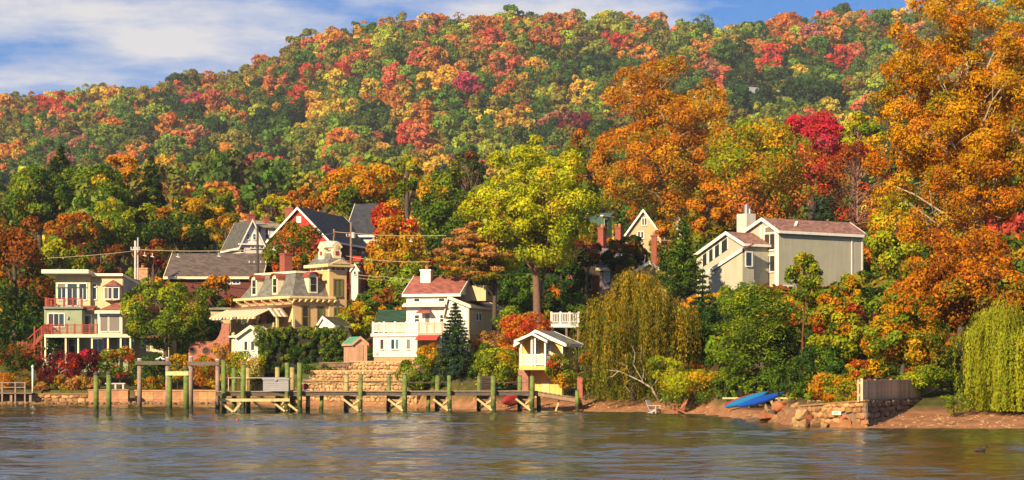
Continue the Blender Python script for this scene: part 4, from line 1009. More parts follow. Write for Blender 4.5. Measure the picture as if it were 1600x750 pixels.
for i in range(9):
    f_ = i/8.5; MB().box(0,.28,yD+.2,yD+1.2,0,.04).build('tread', RED_PAINT, stair, loc=(x0_-.1+(fx(42,yD)-x0_)*f_, 0, z0_+.02+(zz(551,0,yD)-z0_)*f_))
    MB().box(-.02,.02,yD+.18,yD+.22,0,.75).build('baluster', RED_PAINT, stair, loc=(x0_+(fx(42,yD)-x0_)*f_, 0, z0_+(zz(551,0,yD)-z0_)*f_))
for px in (64, 53, 41): MB().box(-.06,.06,yD+.14,yD+.26,-1.6,.95 if px==41 else 1.3).build('stair_post', RED_PAINT, stair, loc=(fx(px,yD),0,zz(551,0,yD) if px==41 else zz(540,0,yD)+.4))
h.rail((fx(27,yD)-.0,yD+.2,zz(551,0,yD)+.1),(fx(41,yD),yD+.2,zz(551,0,yD)+.1),.8,RED_PAINT,3,.15,.03)
# low cream annex to the right, behind the round tree
h.box('annex_wall', simple('annex_wall', (0.66,0.58,0.38), .7, .1, 1.5, siding=.18), fx(206,1)+.003, fx(264,1), 1, 5, -1.5, zz(524,0,1))
for a, b_ in ((219,226.5),(241,246),(250,256)): h.win('F', fx(a,1), fx(b_,1), zz(543,0,1), zz(529.5,0,1), 1, WHITE, 2)
h.win('F', fx(230,1), fx(235,1), zz(548,0,1), zz(529,0,1), 1, WHITE, 1, name='door', glass=simple('door_brown',(0.22,0.10,0.05)))
h.slab_roof('annex_roof', MAROON_ROOF, [(fx(204),-.2,zz(525.5)),(fx(266),-.2,zz(525.5)),(fx(266),5.2,zz(517)),(fx(204),5.2,zz(517))], .14)
MB().tube([(fx(209),-.4,-1.4),(fx(209),-.4,zz(525))], .09, 8).build('green_post', simple('teal_paint',(0.06,0.32,0.24)), h.t)

# ------------------------------------------------------------------ long brown-roofed building
h = House('brick_house', 'long low brick building with a broad brown shingle roof', 262, 203, 0, 5.0, group='houses behind the shore')
fx, zz = h.fx, h.zz
x0_, x1_ = fx(265), fx(404)
h.gable(x0_, x1_, 0, 9, 0, zz(431), zz(397,0,4.5)-.1, 'x', wall=BRICK_DARK, roof=BROWN_ROOF, over=.5, trim=CREAM_TRIM)
for a, b_ in ((322,332),(335,345),(350,360),(364,374)): h.win('F', fx(a), fx(b_), zz(443), zz(433.5), 0, WHITE, 2, 2)
h.chimney(fx(223,2), 2, 1.15, zz(446,0,2), zz(421,0,2), simple('tan_fieldstone',(0.42,0.24,0.14),.9,.35,5,.8,8), dp=.9)

# ------------------------------------------------------------------ white gabled house behind
h = House('white_gabled_house', 'white steep-gabled house with dark roof behind the long brown roof', 375, 228, 24, 8.0, group='houses behind the shore')
fx, ry, zz = h.fx, h.ry, h.zz
h.gable(fx(376), fx(411), 0, 7, 0, zz(381), zz(344.5), 'y', wall=WHITE_SIDING, roof=simple('charcoal_shingle', (0.095, 0.09, 0.08), .85, .2, 1.5, shingle=.16), over=.3, trim=WHITE)
h.win('F', fx(385.5), fx(389), zz(373.5), zz(365.5), 0, WHITE, 1, 2); h.win('F', fx(395.5), fx(399.5), zz(373.5), zz(365.5), 0, WHITE, 1, 2)
h.box('eaves_band', WHITE, fx(372), fx(413), -.35, -.003, zz(382.5), zz(380.5))
h.win('F', fx(376.5), fx(381), zz(394), zz(387), 0, WHITE)
h.box('wing', WHITE_SIDING, fx(411)+.003, fx(428,1), 1, 6.5, 0, zz(354,2,1)); h.win('F', fx(414.5,1), fx(419,1), zz(372,2,1), zz(358,2,1), 1, WHITE, 1, 2)
h.slab_roof('wing_roof', simple('tan_roof',(0.30,0.24,0.16),.9,.2,2,shingle=.16), [(fx(400),.6,zz(353,2,1)),(fx(446,1),.6,zz(353,2,1)),(fx(446,1),6.8,zz(343,2,6)),(fx(400),6.8,zz(343,2,6))], .18)
h.box('side_wing', simple('blue_grey_shade_siding'.replace('siding','paint'),(0.30,0.33,0.36),.7,.1), fx(428,1)+.003, fx(444,1), 1.6, 6, 0, zz(356,2,1))
h.chimney(fx(396), 1.0, .8, zz(350), zz(335), BRICK)
h.chimney(fx(416,4), 4, .6, zz(350,0,4), zz(339,0,4), BRICK)

# ------------------------------------------------------------------ red barn and its dark cross wing
h = House('red_barn', 'bright red gabled barn with long dark slate roof', 511, 226, -15, 8.5, 'barn', 'houses behind the shore')
fx, ry, zz = h.fx, h.ry, h.zz
xl, M = fx(422), 15.0
h.gable(xl, 0, 0, M, 0, zz(373), zz(326, -3), 'y', wall=BARN_RED, roof=SLATE_ROOF, over=.35, trim=WHITE)
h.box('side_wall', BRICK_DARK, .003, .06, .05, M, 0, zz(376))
h.win('F', fx(464.5), fx(469.5), zz(346), zz(338.5), 0, WHITE, glass=WHITE)
for p in (553, 567): h.win('R', h.ry(p-2.4), h.ry(p+1.6), zz(399,0,8), zz(391,0,8), .06, simple('pale_blue_trim',(0.35,0.5,0.55)), 1)
h.chimney(fx(454,3), 3, 1.0, zz(345,0,3), zz(325,0,3), BRICK)
h = House('slate_house', 'dark slate-roofed wing with white barge board right of the red barn', 540, 240, -8, 8.5, group='houses behind the shore')
fx, ry, zz = h.fx, h.ry, h.zz
h.gable(fx(545), fx(596), 0, 11, 0, zz(366), zz(321,0,5.5), 'x', wall=WHITE_SIDING, roof=SLATE_ROOF, over=.45, trim=WHITE)
# small red building with a white gable beside the pole
h = House('red_shop', 'small bright red building with green ledge beside the mansard tower', 548, 212, 0, 8.0, 'building', 'houses behind the shore')
fx, zz = h.fx, h.zz
h.box('wall', BARN_RED, fx(540), fx(571), 0, 4, 0, zz(408.5)); h.box('upper_wall', BARN_RED, fx(551), fx(564), .2, 3, zz(408.5)+.003, zz(400))
h.box('ledge', GREEN_PAINT, fx(550), fx(566), -.25, .19, zz(413), zz(410)); h.box('coping', BRICK, fx(538), fx(573), -.1, 4.1, zz(408.4), zz(407.2))
h = House('white_dormer_house', 'tiny white gable end below the small red building', 554, 205, 0, 8.0, group='houses behind the shore')
fx, zz = h.fx, h.zz
h.gable(fx(549), fx(559.5), 0, 4, 0, zz(421), zz(413.5), 'y', wall=WHITE_SIDING, roof=SLATE_ROOF, over=.12, th=.1, trim=WHITE)
h.win('F', fx(553), fx(556), zz(429), zz(424), 0, WHITE)

# ------------------------------------------------------------------ mansard villa with tower
h = House('mansard_villa', 'tan villa with grey mansard roof, corner tower and striped awnings', 457, 176, -52, 5.2)
fx, ry, zz = h.fx, h.ry, h.zz
xl, yb = fx(377), ry(521)
zc0, zc1 = zz(467), zz(462.5)                # cornice
wall_t = zz(471)
h.box('wall', TAN_WALL, xl, 0, 0, yb, -1.0, zc0)
h.box('cornice', OCHRE_TRIM, xl-.55, .34, -.55, yb+.1, zc0+.003, zc1, bevel=.05)
h.box('frieze', CREAM_TRIM, xl-.08, .08, -.08, yb, zz(472.5), zc0-.002)
# red frieze panels and scroll brackets, front and right
bm_ = MB().prism([(0,0),(.42,.34),(.42,.44),(0,.44)], -.09, .09, 'x').mesh('bracket', OCHRE_TRIM)
nb = 6
for i in range(nb + 1):
    x = xl + (0 - xl) * i / nb
    o = bpy.data.objects.new('bracket', bm_); link(o, h.t); o.location = (x, -.085, zc0 - .45); o.rotation_euler = (0, 0, math.pi)
    if i < nb: h.box('frieze_panel', RED_PAINT, x + .2, x + (0 - xl) / nb - .2, -.13, -.083, zz(471.6), zz(468.6))
nb = 7
for i in range(nb + 1):
    y = yb * i / nb
    o = bpy.data.objects.new('bracket', bm_); link(o, h.t); o.location = (.085, y, zc0 - .45); o.rotation_euler = (0, 0, -math.pi / 2)
    if i < nb: h.box('frieze_panel', RED_PAINT, .083, .13, y + .2, y + yb / nb - .2, zz(471.6), zz(468.6))
# the steep slate slopes, slightly concave
inx = 1.05; zt_ = zz(425.5)
def mansard(x0, x1, y0, y1, z0, z1, ins, name, parent, mat=MANSARD, curve=.12):
    mb = MB(); lv = 5
    for i in range(lv):
        f_ = i / (lv - 1); k_ = ins * (f_ + curve * math.sin(math.pi * f_)); z_ = z0 + (z1 - z0) * f_
        mb.v += [(x0 + k_, y0 + k_, z_), (x1 - k_, y0 + k_, z_), (x1 - k_, y1 - k_, z_), (x0 + k_, y1 - k_, z_)]
    for i in range(lv - 1):
        for q in range(4): mb.f.append((4*i+q, 4*i+(q+1)%4, 4*i+4+(q+1)%4, 4*i+4+q)); mb.m.append(0)
    mb.f.append((4*lv-4, 4*lv-3, 4*lv-2, 4*lv-1)); mb.m.append(0); mb.f.append((3,2,1,0)); mb.m.append(0)
    return mb.build(name, mat, parent)
mansard(xl-.1, .1, -.1, yb, zc1+.002, zt_, inx, 'mansard_roof', h.t)
h.box('roof_curb', CREAM_TRIM, xl+inx-.2, -inx+.2, inx-.2, yb-inx+.2, zt_+.003, zt_+.2)
def dormer(side, u, zb, w, hh, at, trim=CREAM_TRIM, hood=simple('hood_red', (0.26, 0.06, 0.045), .6, .2)):
    """arched dormer window standing on the slope"""
    d0 = 1.25
    def pt(a, dep, z): return (u + a, at + dep, z) if side == 'F' else (at - dep, u + a, z)
    mb = MB(); prof = [(-w/2, 0), (w/2, 0), (w/2, hh*.8)] + [(w/2*math.cos(t), hh*.8 + hh*.2*math.sin(t)) for t in (.5, 1.05, 1.57, 2.1, 2.64)] + [(-w/2, hh*.8)]
    n_ = len(prof); v = [pt(a, 0, zb+z) for a, z in prof] + [pt(a, d0, zb+z) for a, z in prof]
    mb.add(v, [tuple(range(n_)), tuple(range(2*n_-1, n_-1, -1))] + [(i, n_+i, n_+(i+1)%n_, (i+1)%n_) for i in range(n_)])
    dm_ = mb.build('dormer', trim, h.t)
    hd = MB(); arc = [(w*.60*math.cos(t), hh*.8 + hh*.22*math.sin(t)) for t in np.linspace(-.1, math.pi+.1, 9)]
    for i in range(8):
        a, b2 = arc[i], arc[i+1]
        hd.hull8([pt(a[0],-.22,zb+a[1]), pt(b2[0],-.22,zb+b2[1]), pt(b2[0],d0,zb+b2[1]), pt(a[0],d0,zb+a[1]), pt(a[0],-.22,zb+a[1]+.09), pt(b2[0],-.22,zb+b2[1]+.09), pt(b2[0],d0,zb+b2[1]+.09), pt(a[0],d0,zb+a[1]+.09)])
    hd.build('dormer_hood', hood, dm_)
    g = MB(); ww = w*.3
    for k_ in range(2):
        z0_ = zb + hh*.1 + k_*hh*.36
        q = [pt(-ww,-.03,z0_), pt(ww,-.03,z0_), pt(ww,-.03,z0_+hh*.33), pt(-ww,-.03,z0_+hh*.33)]
        q2 = [pt(-ww,.05,z0_), pt(ww,.05,z0_), pt(ww,.05,z0_+hh*.33), pt(-ww,.05,z0_+hh*.33)]
        MB().hull8(q + q2).build('pane', GLASS, dm_)
    return dm_
for p in (400, 432.5): dormer('F', fx(p, .25), zz(459), .95, zz(427)-zz(459), .05)
dormer('R', ry(487.5, -.25), zz(459,0,4), .95, zz(427.5,0,4)-zz(459,0,4), -.05)
h.chimney(fx(447,2.6), 2.6, .85, zt_-.2, zz(394,0,2.6), BRICK)
# tower on the far right corner
ty0, ty1, tx0 = ry(514.5, .15), ry(541.5, .15), -2.9
zt0 = zz(417.5, 0, ty0)
h.box('tower_wall', TAN_WALL, tx0, .15, ty0, ty1, -1.0, zt0)
h.box('tower_cornice', OCHRE_TRIM, tx0-.5, .65, ty0-.5, ty1+.5, zt0+.003, zz(412.5,0,ty0), bevel=.04)
h.box('tower_frieze', CREAM_TRIM, tx0-.06, .21, ty0-.06, ty1+.06, zz(423,0,ty0), zt0-.002)
for i in range(3):
    h.box('frieze_panel', RED_PAINT, tx0+.15+i*1.0, tx0+.85+i*1.0, ty0-.11, ty0-.063, zz(421.5,0,ty0), zz(418.6,0,ty0)); y = ty0+.2+i*(ty1-ty0-.3)/3
    h.box('frieze_panel', RED_PAINT, .213, .26, y, y+(ty1-ty0)/3-.25, zz(421.5,0,ty0), zz(418.6,0,ty0))
mansard(tx0-.25, .4, ty0-.25, ty1+.25, zz(412.4,0,ty0), zz(379,0,ty0), 1.0, 'tower_roof', h.t, curve=.16)
ci_z = zz(379,0,ty0); h.box('tower_crown', CREAM_TRIM, tx0+.6, -.45, ty0+.6, ty1-.6, ci_z+.003, ci_z+.2)
# little pediment over the tower's right cornice
ym = (ty0 + ty1) / 2
MB().prism([(ym-1.0, zz(412.4,0,ty0)), (ym+1.0, zz(412.4,0,ty0)), (ym, zz(405,0,ty0))], .3, .7, 'x').build('pediment', OCHRE_TRIM, h.t)
def lucarne(side, u, at, zb):
    """scrolled lucarne with a round eye and a red square"""
    pr = [(-.5,0),(.5,0),(.42,.35),(.5,.7),(.36,.85),(.34,1.05),(.62,1.18),(.4,1.45),(.2,1.62),(0,1.68),(-.2,1.62),(-.4,1.45),(-.62,1.18),(-.34,1.05),(-.36,.85),(-.5,.7),(-.42,.35)]
    def pt(a, dep, z): return (u + a, at + dep, zb + z) if side == 'F' else (at - dep, u + a, zb + z)
    n_ = len(pr); v = [pt(a, 0, z) for a, z in pr] + [pt(a, .9, z) for a, z in pr]
    d_ = MB().add(v, [tuple(range(n_)), tuple(range(2*n_-1, n_-1, -1))] + [(i, n_+i, n_+(i+1)%n_, (i+1)%n_) for i in range(n_)]).build('lucarne', CREAM_TRIM, h.t)
    e = [(.22*math.cos(t), 1.2+.22*math.sin(t)) for t in np.linspace(0, 2*math.pi, 12, False)]
    MB().add([pt(a, -.04, z) for a, z in e] + [pt(a, .02, z) for a, z in e], [tuple(range(12)), tuple(range(23, 11, -1))] + [(i, 12+i, 12+(i+1)%12, (i+1)%12) for i in range(12)]).build('round_light', OCHRE_TRIM, d_)
    MB().hull8([pt(-.17,-.04,.45), pt(.17,-.04,.45), pt(.17,.03,.45), pt(-.17,.03,.45), pt(-.17,-.04,.82), pt(.17,-.04,.82), pt(.17,.03,.82), pt(-.17,.03,.82)]).build('red_light', RED_PAINT, d_)
lucarne('F', (tx0+.15)/2, ty0+.12, zz(406,0,ty0)); lucarne('R', ym, 0.0, zz(406,0,ty0))
# wall windows
for a, b_, lo in ((473,481,510),(497,504.5,512)):
    h.win('R', ry(a), ry(b_), zz(lo,0,3), zz(480.5,0,3), 0, OLIVE_TRIM, 1, 2, .14, glass=None if a < 480 else simple('green_blind',(0.12,0.14,0.05),.5))
h.win('R', ry(523,.15), ry(533,.15), zz(506,0,ty0), zz(482,0,ty0), .15, OLIVE_TRIM, 2, 1, .14, glass=simple('green_blind',(0.12,0.14,0.05),.5))
h.win('R', ry(522.5,.15), ry(534,.15), zz(462,0,ty0), zz(437.5,0,ty0), .15, OLIVE_TRIM, 2, 1, .14, glass=simple('green_blind',(0.12,0.14,0.05),.5))
# porch along the front: roof, posts, balustrade, striped awnings
yp = -2.2
h.slab_roof('porch_roof', simple('porch_brown',(0.22,0.12,0.08),.8,.2,3), [(fx(361,yp),yp-.3,zz(481,-2,yp)),(.0,yp-.3,zz(481,-2,yp)),(.0,-.1,zz(475)),(fx(361,yp),-.1,zz(475))], .22)
zfl = zz(519,-2,yp)
h.box('porch_floor', OCHRE_TRIM, fx(362,yp), .3, yp, -.01, -1.4, zfl)
for p in (372, 398, 431, 456): h.box('porch_column', OCHRE_TRIM, fx(p,yp)-.1, fx(p,yp)+.1, yp+.05, yp+.25, zfl+.002, zz(484,-2,yp))
h.rail((fx(363,yp),yp+.15,zfl), (.2,yp+.15,zfl), .75, OCHRE_TRIM, 6, .2, .09, name='balustrade')
h.win('F', fx(378), fx(386), zz(514), zz(493), 0, OLIVE_TRIM, 1, 2); h.win('F', fx(399), fx(407), zz(517), zz(491), 0, RED_PAINT, 1, 1, name='door'); h.win('F', fx(418), fx(426), zz(514), zz(493), 0, OLIVE_TRIM, 1, 2)
sa, sb = simple('awning_cream',(0.80,0.70,0.48),.8,.06), simple('awning_brown',(0.34,0.22,0.12),.8,.1)
def awning(x0, x1, y0, y1, z0, z1, n_, parent, drop=.18):
    aw = MB().bar((x0, y1, z1-.06), (x1, y1, z1-.06), .05).build('awning', sa, parent)
    w_ = (x1 - x0) / n_
    for i in range(n_):
        a, b2 = x0 + w_*i, x0 + w_*(i+1)
        MB().hull8([(a,y1,z1),(b2,y1,z1),(b2,y0,z0),(a,y0,z0),(a,y1,z1+.03),(b2,y1,z1+.03),(b2,y0,z0+.03),(a,y0,z0+.03)]).build('awning_stripe', (sa, sb)[i%2], aw)
        MB().box(a, b2, y1-.03, y1-.002, z1-drop, z1+.03).build('valance', (sa, sb)[i%2], aw)
awning(fx(356,yp), fx(429,yp), yp-.1, yp-1.9, zz(482.5,-2,yp), zz(495.5,-2,yp-1.9), 26, h.t)
# side awning folds round the corner post
aw = MB().bar((.45, yp - .6, zz(482,0,yp)), (.45, yp + .84, zz(482,0,yp)), .05).build('awning', sa, h.t)
for i in range(6):
    a, b2 = yp - .6 + i*.24, yp - .6 + (i+1)*.24
    MB().hull8([(.45,a,zz(482,0,yp)),(1.5,a,zz(495,1,yp)),(1.5,b2,zz(495,1,yp)),(.45,b2,zz(482,0,yp)),(.45,a,zz(482,0,yp)+.03),(1.5,a,zz(495,1,yp)+.03),(1.5,b2,zz(495,1,yp)+.03),(.45,b2,zz(482,0,yp)+.03)]).build('awning_stripe', (sa, sb)[i%2], aw)
# tan blank wall of the yard left of the villa
h2 = House('yard_house', 'plain olive-tan outbuilding wall left of the mansard villa', 330, 182, 0, 4.0, 'building', 'outbuildings')
h2.box('wall', CREAM_STONE, h2.fx(329), h2.fx(360), 0, 4, 0, h2.zz(482)); h2.slab_roof('roof', GREY_ROOF, [(h2.fx(327),-.3,h2.zz(481)),(h2.fx(362),-.3,h2.zz(481)),(h2.fx(362),4.3,h2.zz(478)),(h2.fx(327),4.3,h2.zz(478))], .18)

# ------------------------------------------------------------------ small white gables in front of the villa
h = House('white_cottage', 'small white gabled cottage with three dark windows beside the ivy', 412, 167, -4, 3.2)
fx, zz = h.fx, h.zz
h.gable(fx(374), fx(412), 0, 5, -1, zz(524), zz(511), 'y', xr=fx(392), wall=WHITE_SIDING, roof=CREAM_TRIM, over=.25, th=.12, trim=CREAM_TRIM)
for a, b_ in ((382,386.5),(392.5,397.2),(402.5,408.5)): h.win('F', fx(a), fx(b_), zz(547), zz(533.5), 0, WHITE)
h.box('porch_wall', CREAM_STONE, fx(361), fx(374)-.003, .1, 4, -1, zz(524.5)); h.win('F', fx(365), fx(373), zz(549), zz(529), .1, WHITE, 2, glass=BLIND)
h.slab_roof('porch_roof', CREAM_TRIM, [(fx(358),-.2,zz(525)),(fx(374),-.2,zz(525)),(fx(374),4,zz(521)),(fx(358),4,zz(521))], .12)
h = House('white_garden_house', 'little white gable peeping over the ivy below the villa tower', 530, 171, -18, 4.5, 'building', 'outbuildings')
fx, zz = h.fx, h.zz
h.gable(fx(497), fx(521), 0, 4, 0, zz(508), zz(496), 'y', xr=fx(505), wall=WHITE_SIDING, roof=simple('olive_shingle',(0.11,0.10,0.04),.9,.2,2,shingle=.16), over=.15, th=.1, trim=WHITE)
h = House('ivy_house', 'low building with maroon roof buried under dark ivy', 408, 169.5, 0, 3.0, 'building', 'outbuildings')
fx, zz = h.fx, h.zz
h.box('wall', CREAM_STONE, fx(414), fx(530), 0, 5, -.5, zz(523)); h.slab_roof('roof', simple('maroon_low_roof',(0.20,0.085,0.07),.85,.2,2,shingle=.16), [(fx(410),-.4,zz(521)),(fx(484),-.4,zz(521)),(fx(484),4,zz(510)),(fx(410),4,zz(510))], .14)
# shed
h = House('garden_shed', 'tan metal garden shed with green roof on the stone terrace', 551, 160, 22, 3.35, 'shed', 'outbuildings')
fx, ry, zz = h.fx, h.ry, h.zz
SHED = simple('shed_tan', (0.52,0.30,0.19), .6, .08, 2, siding=.22, axis=0)
h.gable(fx(551), fx(573.5), 0, 2.4, -.1, zz(537), zz(527.5), 'y', wall=SHED, roof=simple('shed_green',(0.07,0.28,0.16),.6,.15,2), over=.1, th=.08, trim=SHED)
h.box('door', simple('shed_door',(0.50,0.28,0.17),.6,.08), fx(556.5), fx(562), -.04, -.003, .05, zz(538.5)); h.box('door', simple('shed_door',(0.50,0.28,0.17),.6,.08), fx(562)+.02, fx(567.5), -.04, -.003, .05, zz(538.5))

# ------------------------------------------------------------------ white house with roof terrace
h = House('white_house', 'white clapboard house with roof terrace, maroon roof and tan side', 732, 161, -14, 3.1)
fx, ry, zz = h.fx, h.ry, h.zz
D = ry(786)
h.gable(fx(698), 0, 0, D, -.5, zz(478), zz(465), 'y', xr=fx(700)+.05, wall=WHITE_SIDING, roof=simple('tan_brown_roof',(0.27,0.17,0.11),.85,.2,2,shingle=.16), over=.2, th=.12, trim=CREAM_TRIM)
h.box('side_wall', TAN_SIDING, .003, .05, .03, D, zz(522), zz(478.5)); h.box('side_base', FOUND, .004, .09, .03, D, -.5, zz(522.5))
h.win('R', ry(742.5), ry(746,.0), zz(499), zz(488.5), .05, WHITE); h.win('R', ry(747.5), ry(750.5), zz(499), zz(488.5), .05, WHITE)
xa, xb = fx(635), fx(698)-.003
h.box('wall', WHITE_SIDING, xa, xb, 0, 7, -.5, zz(459.5))
h.gable(xa, fx(728,2.5), .0, 6.0, zz(459.4), zz(459.2), zz(433.5,0,3.0), 'x', wall=WHITE_SIDING, roof=MAROON_ROOF, over=.25, th=.14, trim=WHITE, wname='upper_wall')
h.box('upper_side_wall', TAN_SIDING, fx(718,2.5), ry(0)*0+fx(759,2.5), 2.5, 6.5, zz(470,0,2.5), zz(446,0,2.5))
h.slab_roof('string_roof', simple('pale_flashing',(0.55,0.53,0.50),.6,.15,4), [(xa-.2,-.55,zz(476.5)),(xb,-.55,zz(476.5)),(xb,-.01,zz(472.5)),(xa-.2,-.01,zz(472.5))], .14)
h.win('F', fx(647.5), fx(655.5), zz(470.5), zz(466), 0, WHITE); h.win('F', fx(686), fx(694.5), zz(470.5), zz(466), 0, WHITE)
h.win('F', fx(648.5), fx(655), zz(503), zz(492), 0, WHITE, 1, 2); h.win('F', fx(664.5), fx(671.5), zz(504), zz(487.5), 0, WHITE, name='door')
h.win('F', fx(688), fx(693), zz(503), zz(492), 0, WHITE, 1, 2); h.win('F', fx(713.5), fx(721), zz(505.5), zz(491.5), 0, WHITE, 1, 2)
h.slab_roof('door_canopy', MAROON_ROOF, [(fx(654.5),-.8,zz(487.5)),(fx(676),-.8,zz(487.5)),(fx(672),-.01,zz(482.5)),(fx(659),-.01,zz(482.5))], .1)
h.chimney(fx(667,2.2), 2.2, .85, zz(446,0,2.2), zz(423,0,2.2), WHITE)
yb_ = -3.4
zr0 = zz(518.5,0,yb_)
bxl, bxr = fx(583,yb_), fx(652,yb_)
h.box('terrace_block', WHITE_SIDING, bxl, bxr, yb_, -.01, zz(557.5,0,yb_), zr0-.25)
h.box('foundation', FOUND, bxl+.05, bxr-.05, yb_+.05, -.01, -.8, zz(557.6,0,yb_))
h.box('terrace_floor', simple('terrace_edge',(0.42,0.30,0.22),.7), bxl-.12, fx(692,yb_), yb_-.12, -.01, zr0-.25+.003, zr0-.06); h.box('terrace_trim', WHITE, bxl-.16, bxr+.1, yb_-.16, yb_-.123, zr0-.34, zr0-.12)
h.rail((bxl,yb_,zr0-.06), (bxr,yb_,zr0-.06), .82, WHITE, 5, .1, .05, post=.15); h.rail((bxl,yb_+.05,zr0-.06), (bxl,-.1,zr0-.06), .82, WHITE, 3, .1, .05, post=.15)
h.rail((bxr+.12,yb_,zr0-.06), (fx(691,yb_),yb_,zr0-.06), .82, simple('weathered_rail',(0.48,0.34,0.24),.7), 4, .1, .04, post=.1)
for a, b_ in ((594.5,599.5),(611.5,617),(618,622.5),(635.5,641)): h.win('F', fx(a,yb_), fx(b_,yb_), zz(545,0,yb_), zz(530,0,yb_), yb_, WHITE, glass=simple('teal_curtain',(0.03,0.13,0.15),.4) if a == 618 else None)
h.box('carport_wall', TAN_SIDING, bxr+.01, fx(692,yb_), -2.0, -.02, -.9, zr0-.26)
for p in (688,): h.box('porch_post', WHITE, fx(p,yb_)-.07, fx(p,yb_)+.07, yb_+.1, yb_+.24, -1.0, zr0-.253)
h.slab_roof('red_awning', simple('awning_red',(0.50,0.05,0.035),.8,.12), [(fx(653.5,yb_),yb_-.9,zz(530.5,0,yb_)),(fx(687,yb_),yb_-.9,zz(530.5,0,yb_)),(fx(687,yb_),yb_-.13,zz(523.5,0,yb_)),(fx(653.5,yb_),yb_-.13,zz(523.5,0,yb_))], .05)
h.box('wall_lamp', METAL, fx(589,yb_)-.1, fx(589,yb_)+.1, yb_-.1, yb_-.003, zz(553,0,yb_), zz(551,0,yb_))
h = House('green_roof_house', 'low house with mossy green roof behind the white roof terrace', 590, 172, 0, 4.0, group='outbuildings')
fx, zz = h.fx, h.zz
h.gable(fx(592), fx(634), 0, 7, 0, zz(503), zz(487,0,3.5), 'x', wall=CREAM_STONE, roof=GREEN_ROOF, over=.3)

# ------------------------------------------------------------------ yellow boathouse
h = House('boathouse', 'yellow boathouse with white lattice balcony on the beach', 879, 146, -14, 0.85, 'boathouse')
fx, ry, zz = h.fx, h.ry, h.zz
zf = zz(577)
h.gable(fx(811), 0, 0, 5.6, zf, zz(536), zz(518.5), 'y', xr=fx(838), wall=YELLOW_SIDING, roof=GREY_ROOF, over=.3, th=.12, trim=WHITE, zel=zz(536), zer=zz(537))
h.box('corner_board', WHITE, -.1, .02, -.025, -.003, zf, zz(537)); h.box('corner_board', WHITE, .003, .025, -.02, .1, zf, zz(537))
h.box('lower_wall', YELLOW_SIDING, fx(829), fx(878), .35, 5.4, -.4, zf-.003)
h.box('lower_side_wall', YELLOW_SIDING, fx(878)+.003, -.005, .9, 5.4, -.4, zf-.003)
h.win('R', ry(892.5), ry(898.5), zz(556,0,2), zz(541.5,0,2), 0, WHITE, 1, 2)
h.box('door', simple('pale_door',(0.62,0.45,0.22),.6), fx(846.5,.35), fx(859,.35), .30, .347, -.2, zz(595,0,.35))
h.box('stone_pillar', simple('pillar_stone',(0.30,0.14,0.10),.9,.4,7,.9,9), fx(812.5), fx(828), -.5, .34, -.4, zf-.004)
# porch in front
yp = -1.7
px0, px1 = fx(812,yp), fx(852.5,yp)
h.box('balcony_floor', YELLOW_SIDING, px0, px1, yp, -.01, zz(578,0,yp), zz(572,0,yp))
pk = fx(833,yp); zgt, zge = zz(520,0,yp), zz(532.5,0,yp)
for e, sgn in ((fx(805,yp), -1), (fx(857,yp), 1)):
    pts = [(e, yp-.35, zge), (pk, yp-.35, zgt), (pk, .1, zgt), (e, .1, zge)]
    h.slab_roof('porch_roof', GREY_ROOF, pts if sgn < 0 else pts[::-1], .1)
    MB().prism([(e, zge-.16), (pk, zgt-.16), (pk, zgt+.03), (e, zge+.03)][::(1 if sgn < 0 else -1)], yp-.42, yp-.353, 'y').build('barge_board', WHITE, h.t)
for p in (814, 830.5, 835.5, 851.5):
    f_ = 1 - min(1, abs(fx(p,yp)-pk) / (fx(857,yp)-pk)); h.box('porch_post', WHITE, fx(p,yp)-.065, fx(p,yp)+.065, yp+.02, yp+.15, zz(572,0,yp)+.002, zge+(zgt-zge)*f_-.15)
LAT = WHITE
def lattice(p, q, h0, h1, name='lattice'):
    """crossed laths between two rails"""
    p, q = Vector(p), Vector(q); L_ = (q-p).length; d_ = (q-p)/L_; up = Vector((0,0,1)); H_ = h1-h0
    pr_ = MB().bar(p+up*h1, q+up*h1, .07, .07).bar(p+up*h0, q+up*h0, .07, .06).build(name, LAT, h.t)
    st_ = .16; k_ = int((L_+H_)/st_)
    for s_ in (1, -1):
        for i in range(k_):
            a = i*st_ - (H_ if s_ > 0 else 0); b2 = a + H_ if s_ > 0 else a - H_
            z0_, z1_ = h0, h1
            t0, t1 = (0-a)/(b2-a), (L_-a)/(b2-a); lo, hi = max(0, min(t0, t1)), min(1, max(t0, t1))
            if hi - lo < .1: continue
            off = d_.cross(up) * (.012*s_)
            MB().bar(p+d_*(a+(b2-a)*lo)+up*(h0+H_*lo)+off, p+d_*(a+(b2-a)*hi)+up*(h0+H_*hi)+off, .028, .045).build('lath', LAT, pr_)
zb0 = zz(571,0,yp)
lattice((px0+.1,yp+.08,0), (fx(830.5,yp),yp+.08,0), zb0+.06, zz(554,0,yp)); lattice((fx(835.5,yp),yp+.08,0), (px1-.06,yp+.08,0), zb0+.06, zz(554,0,yp)); lattice((px1-.05,yp+.12,0), (px1-.05,-.02,0), zb0+.06, zz(554,0,yp)); lattice((fx(830.5,yp)+.06,yp+.08,0), (fx(835.5,yp)-.06,yp+.08,0), zb0+.06, zz(554,0,yp))
h.win('F', fx(830), fx(840), zz(570), zz(537), 0, WHITE, 2, 1, name='door'); h.win('F', fx(853.5), fx(859.5), zz(553.5), zz(537), 0, WHITE, 1, 2)
MB().tube([(fx(842),-.06,zz(531)),(fx(842),-.12,zz(531))], .12, 10).build('porch_lamp', METAL, h.t)

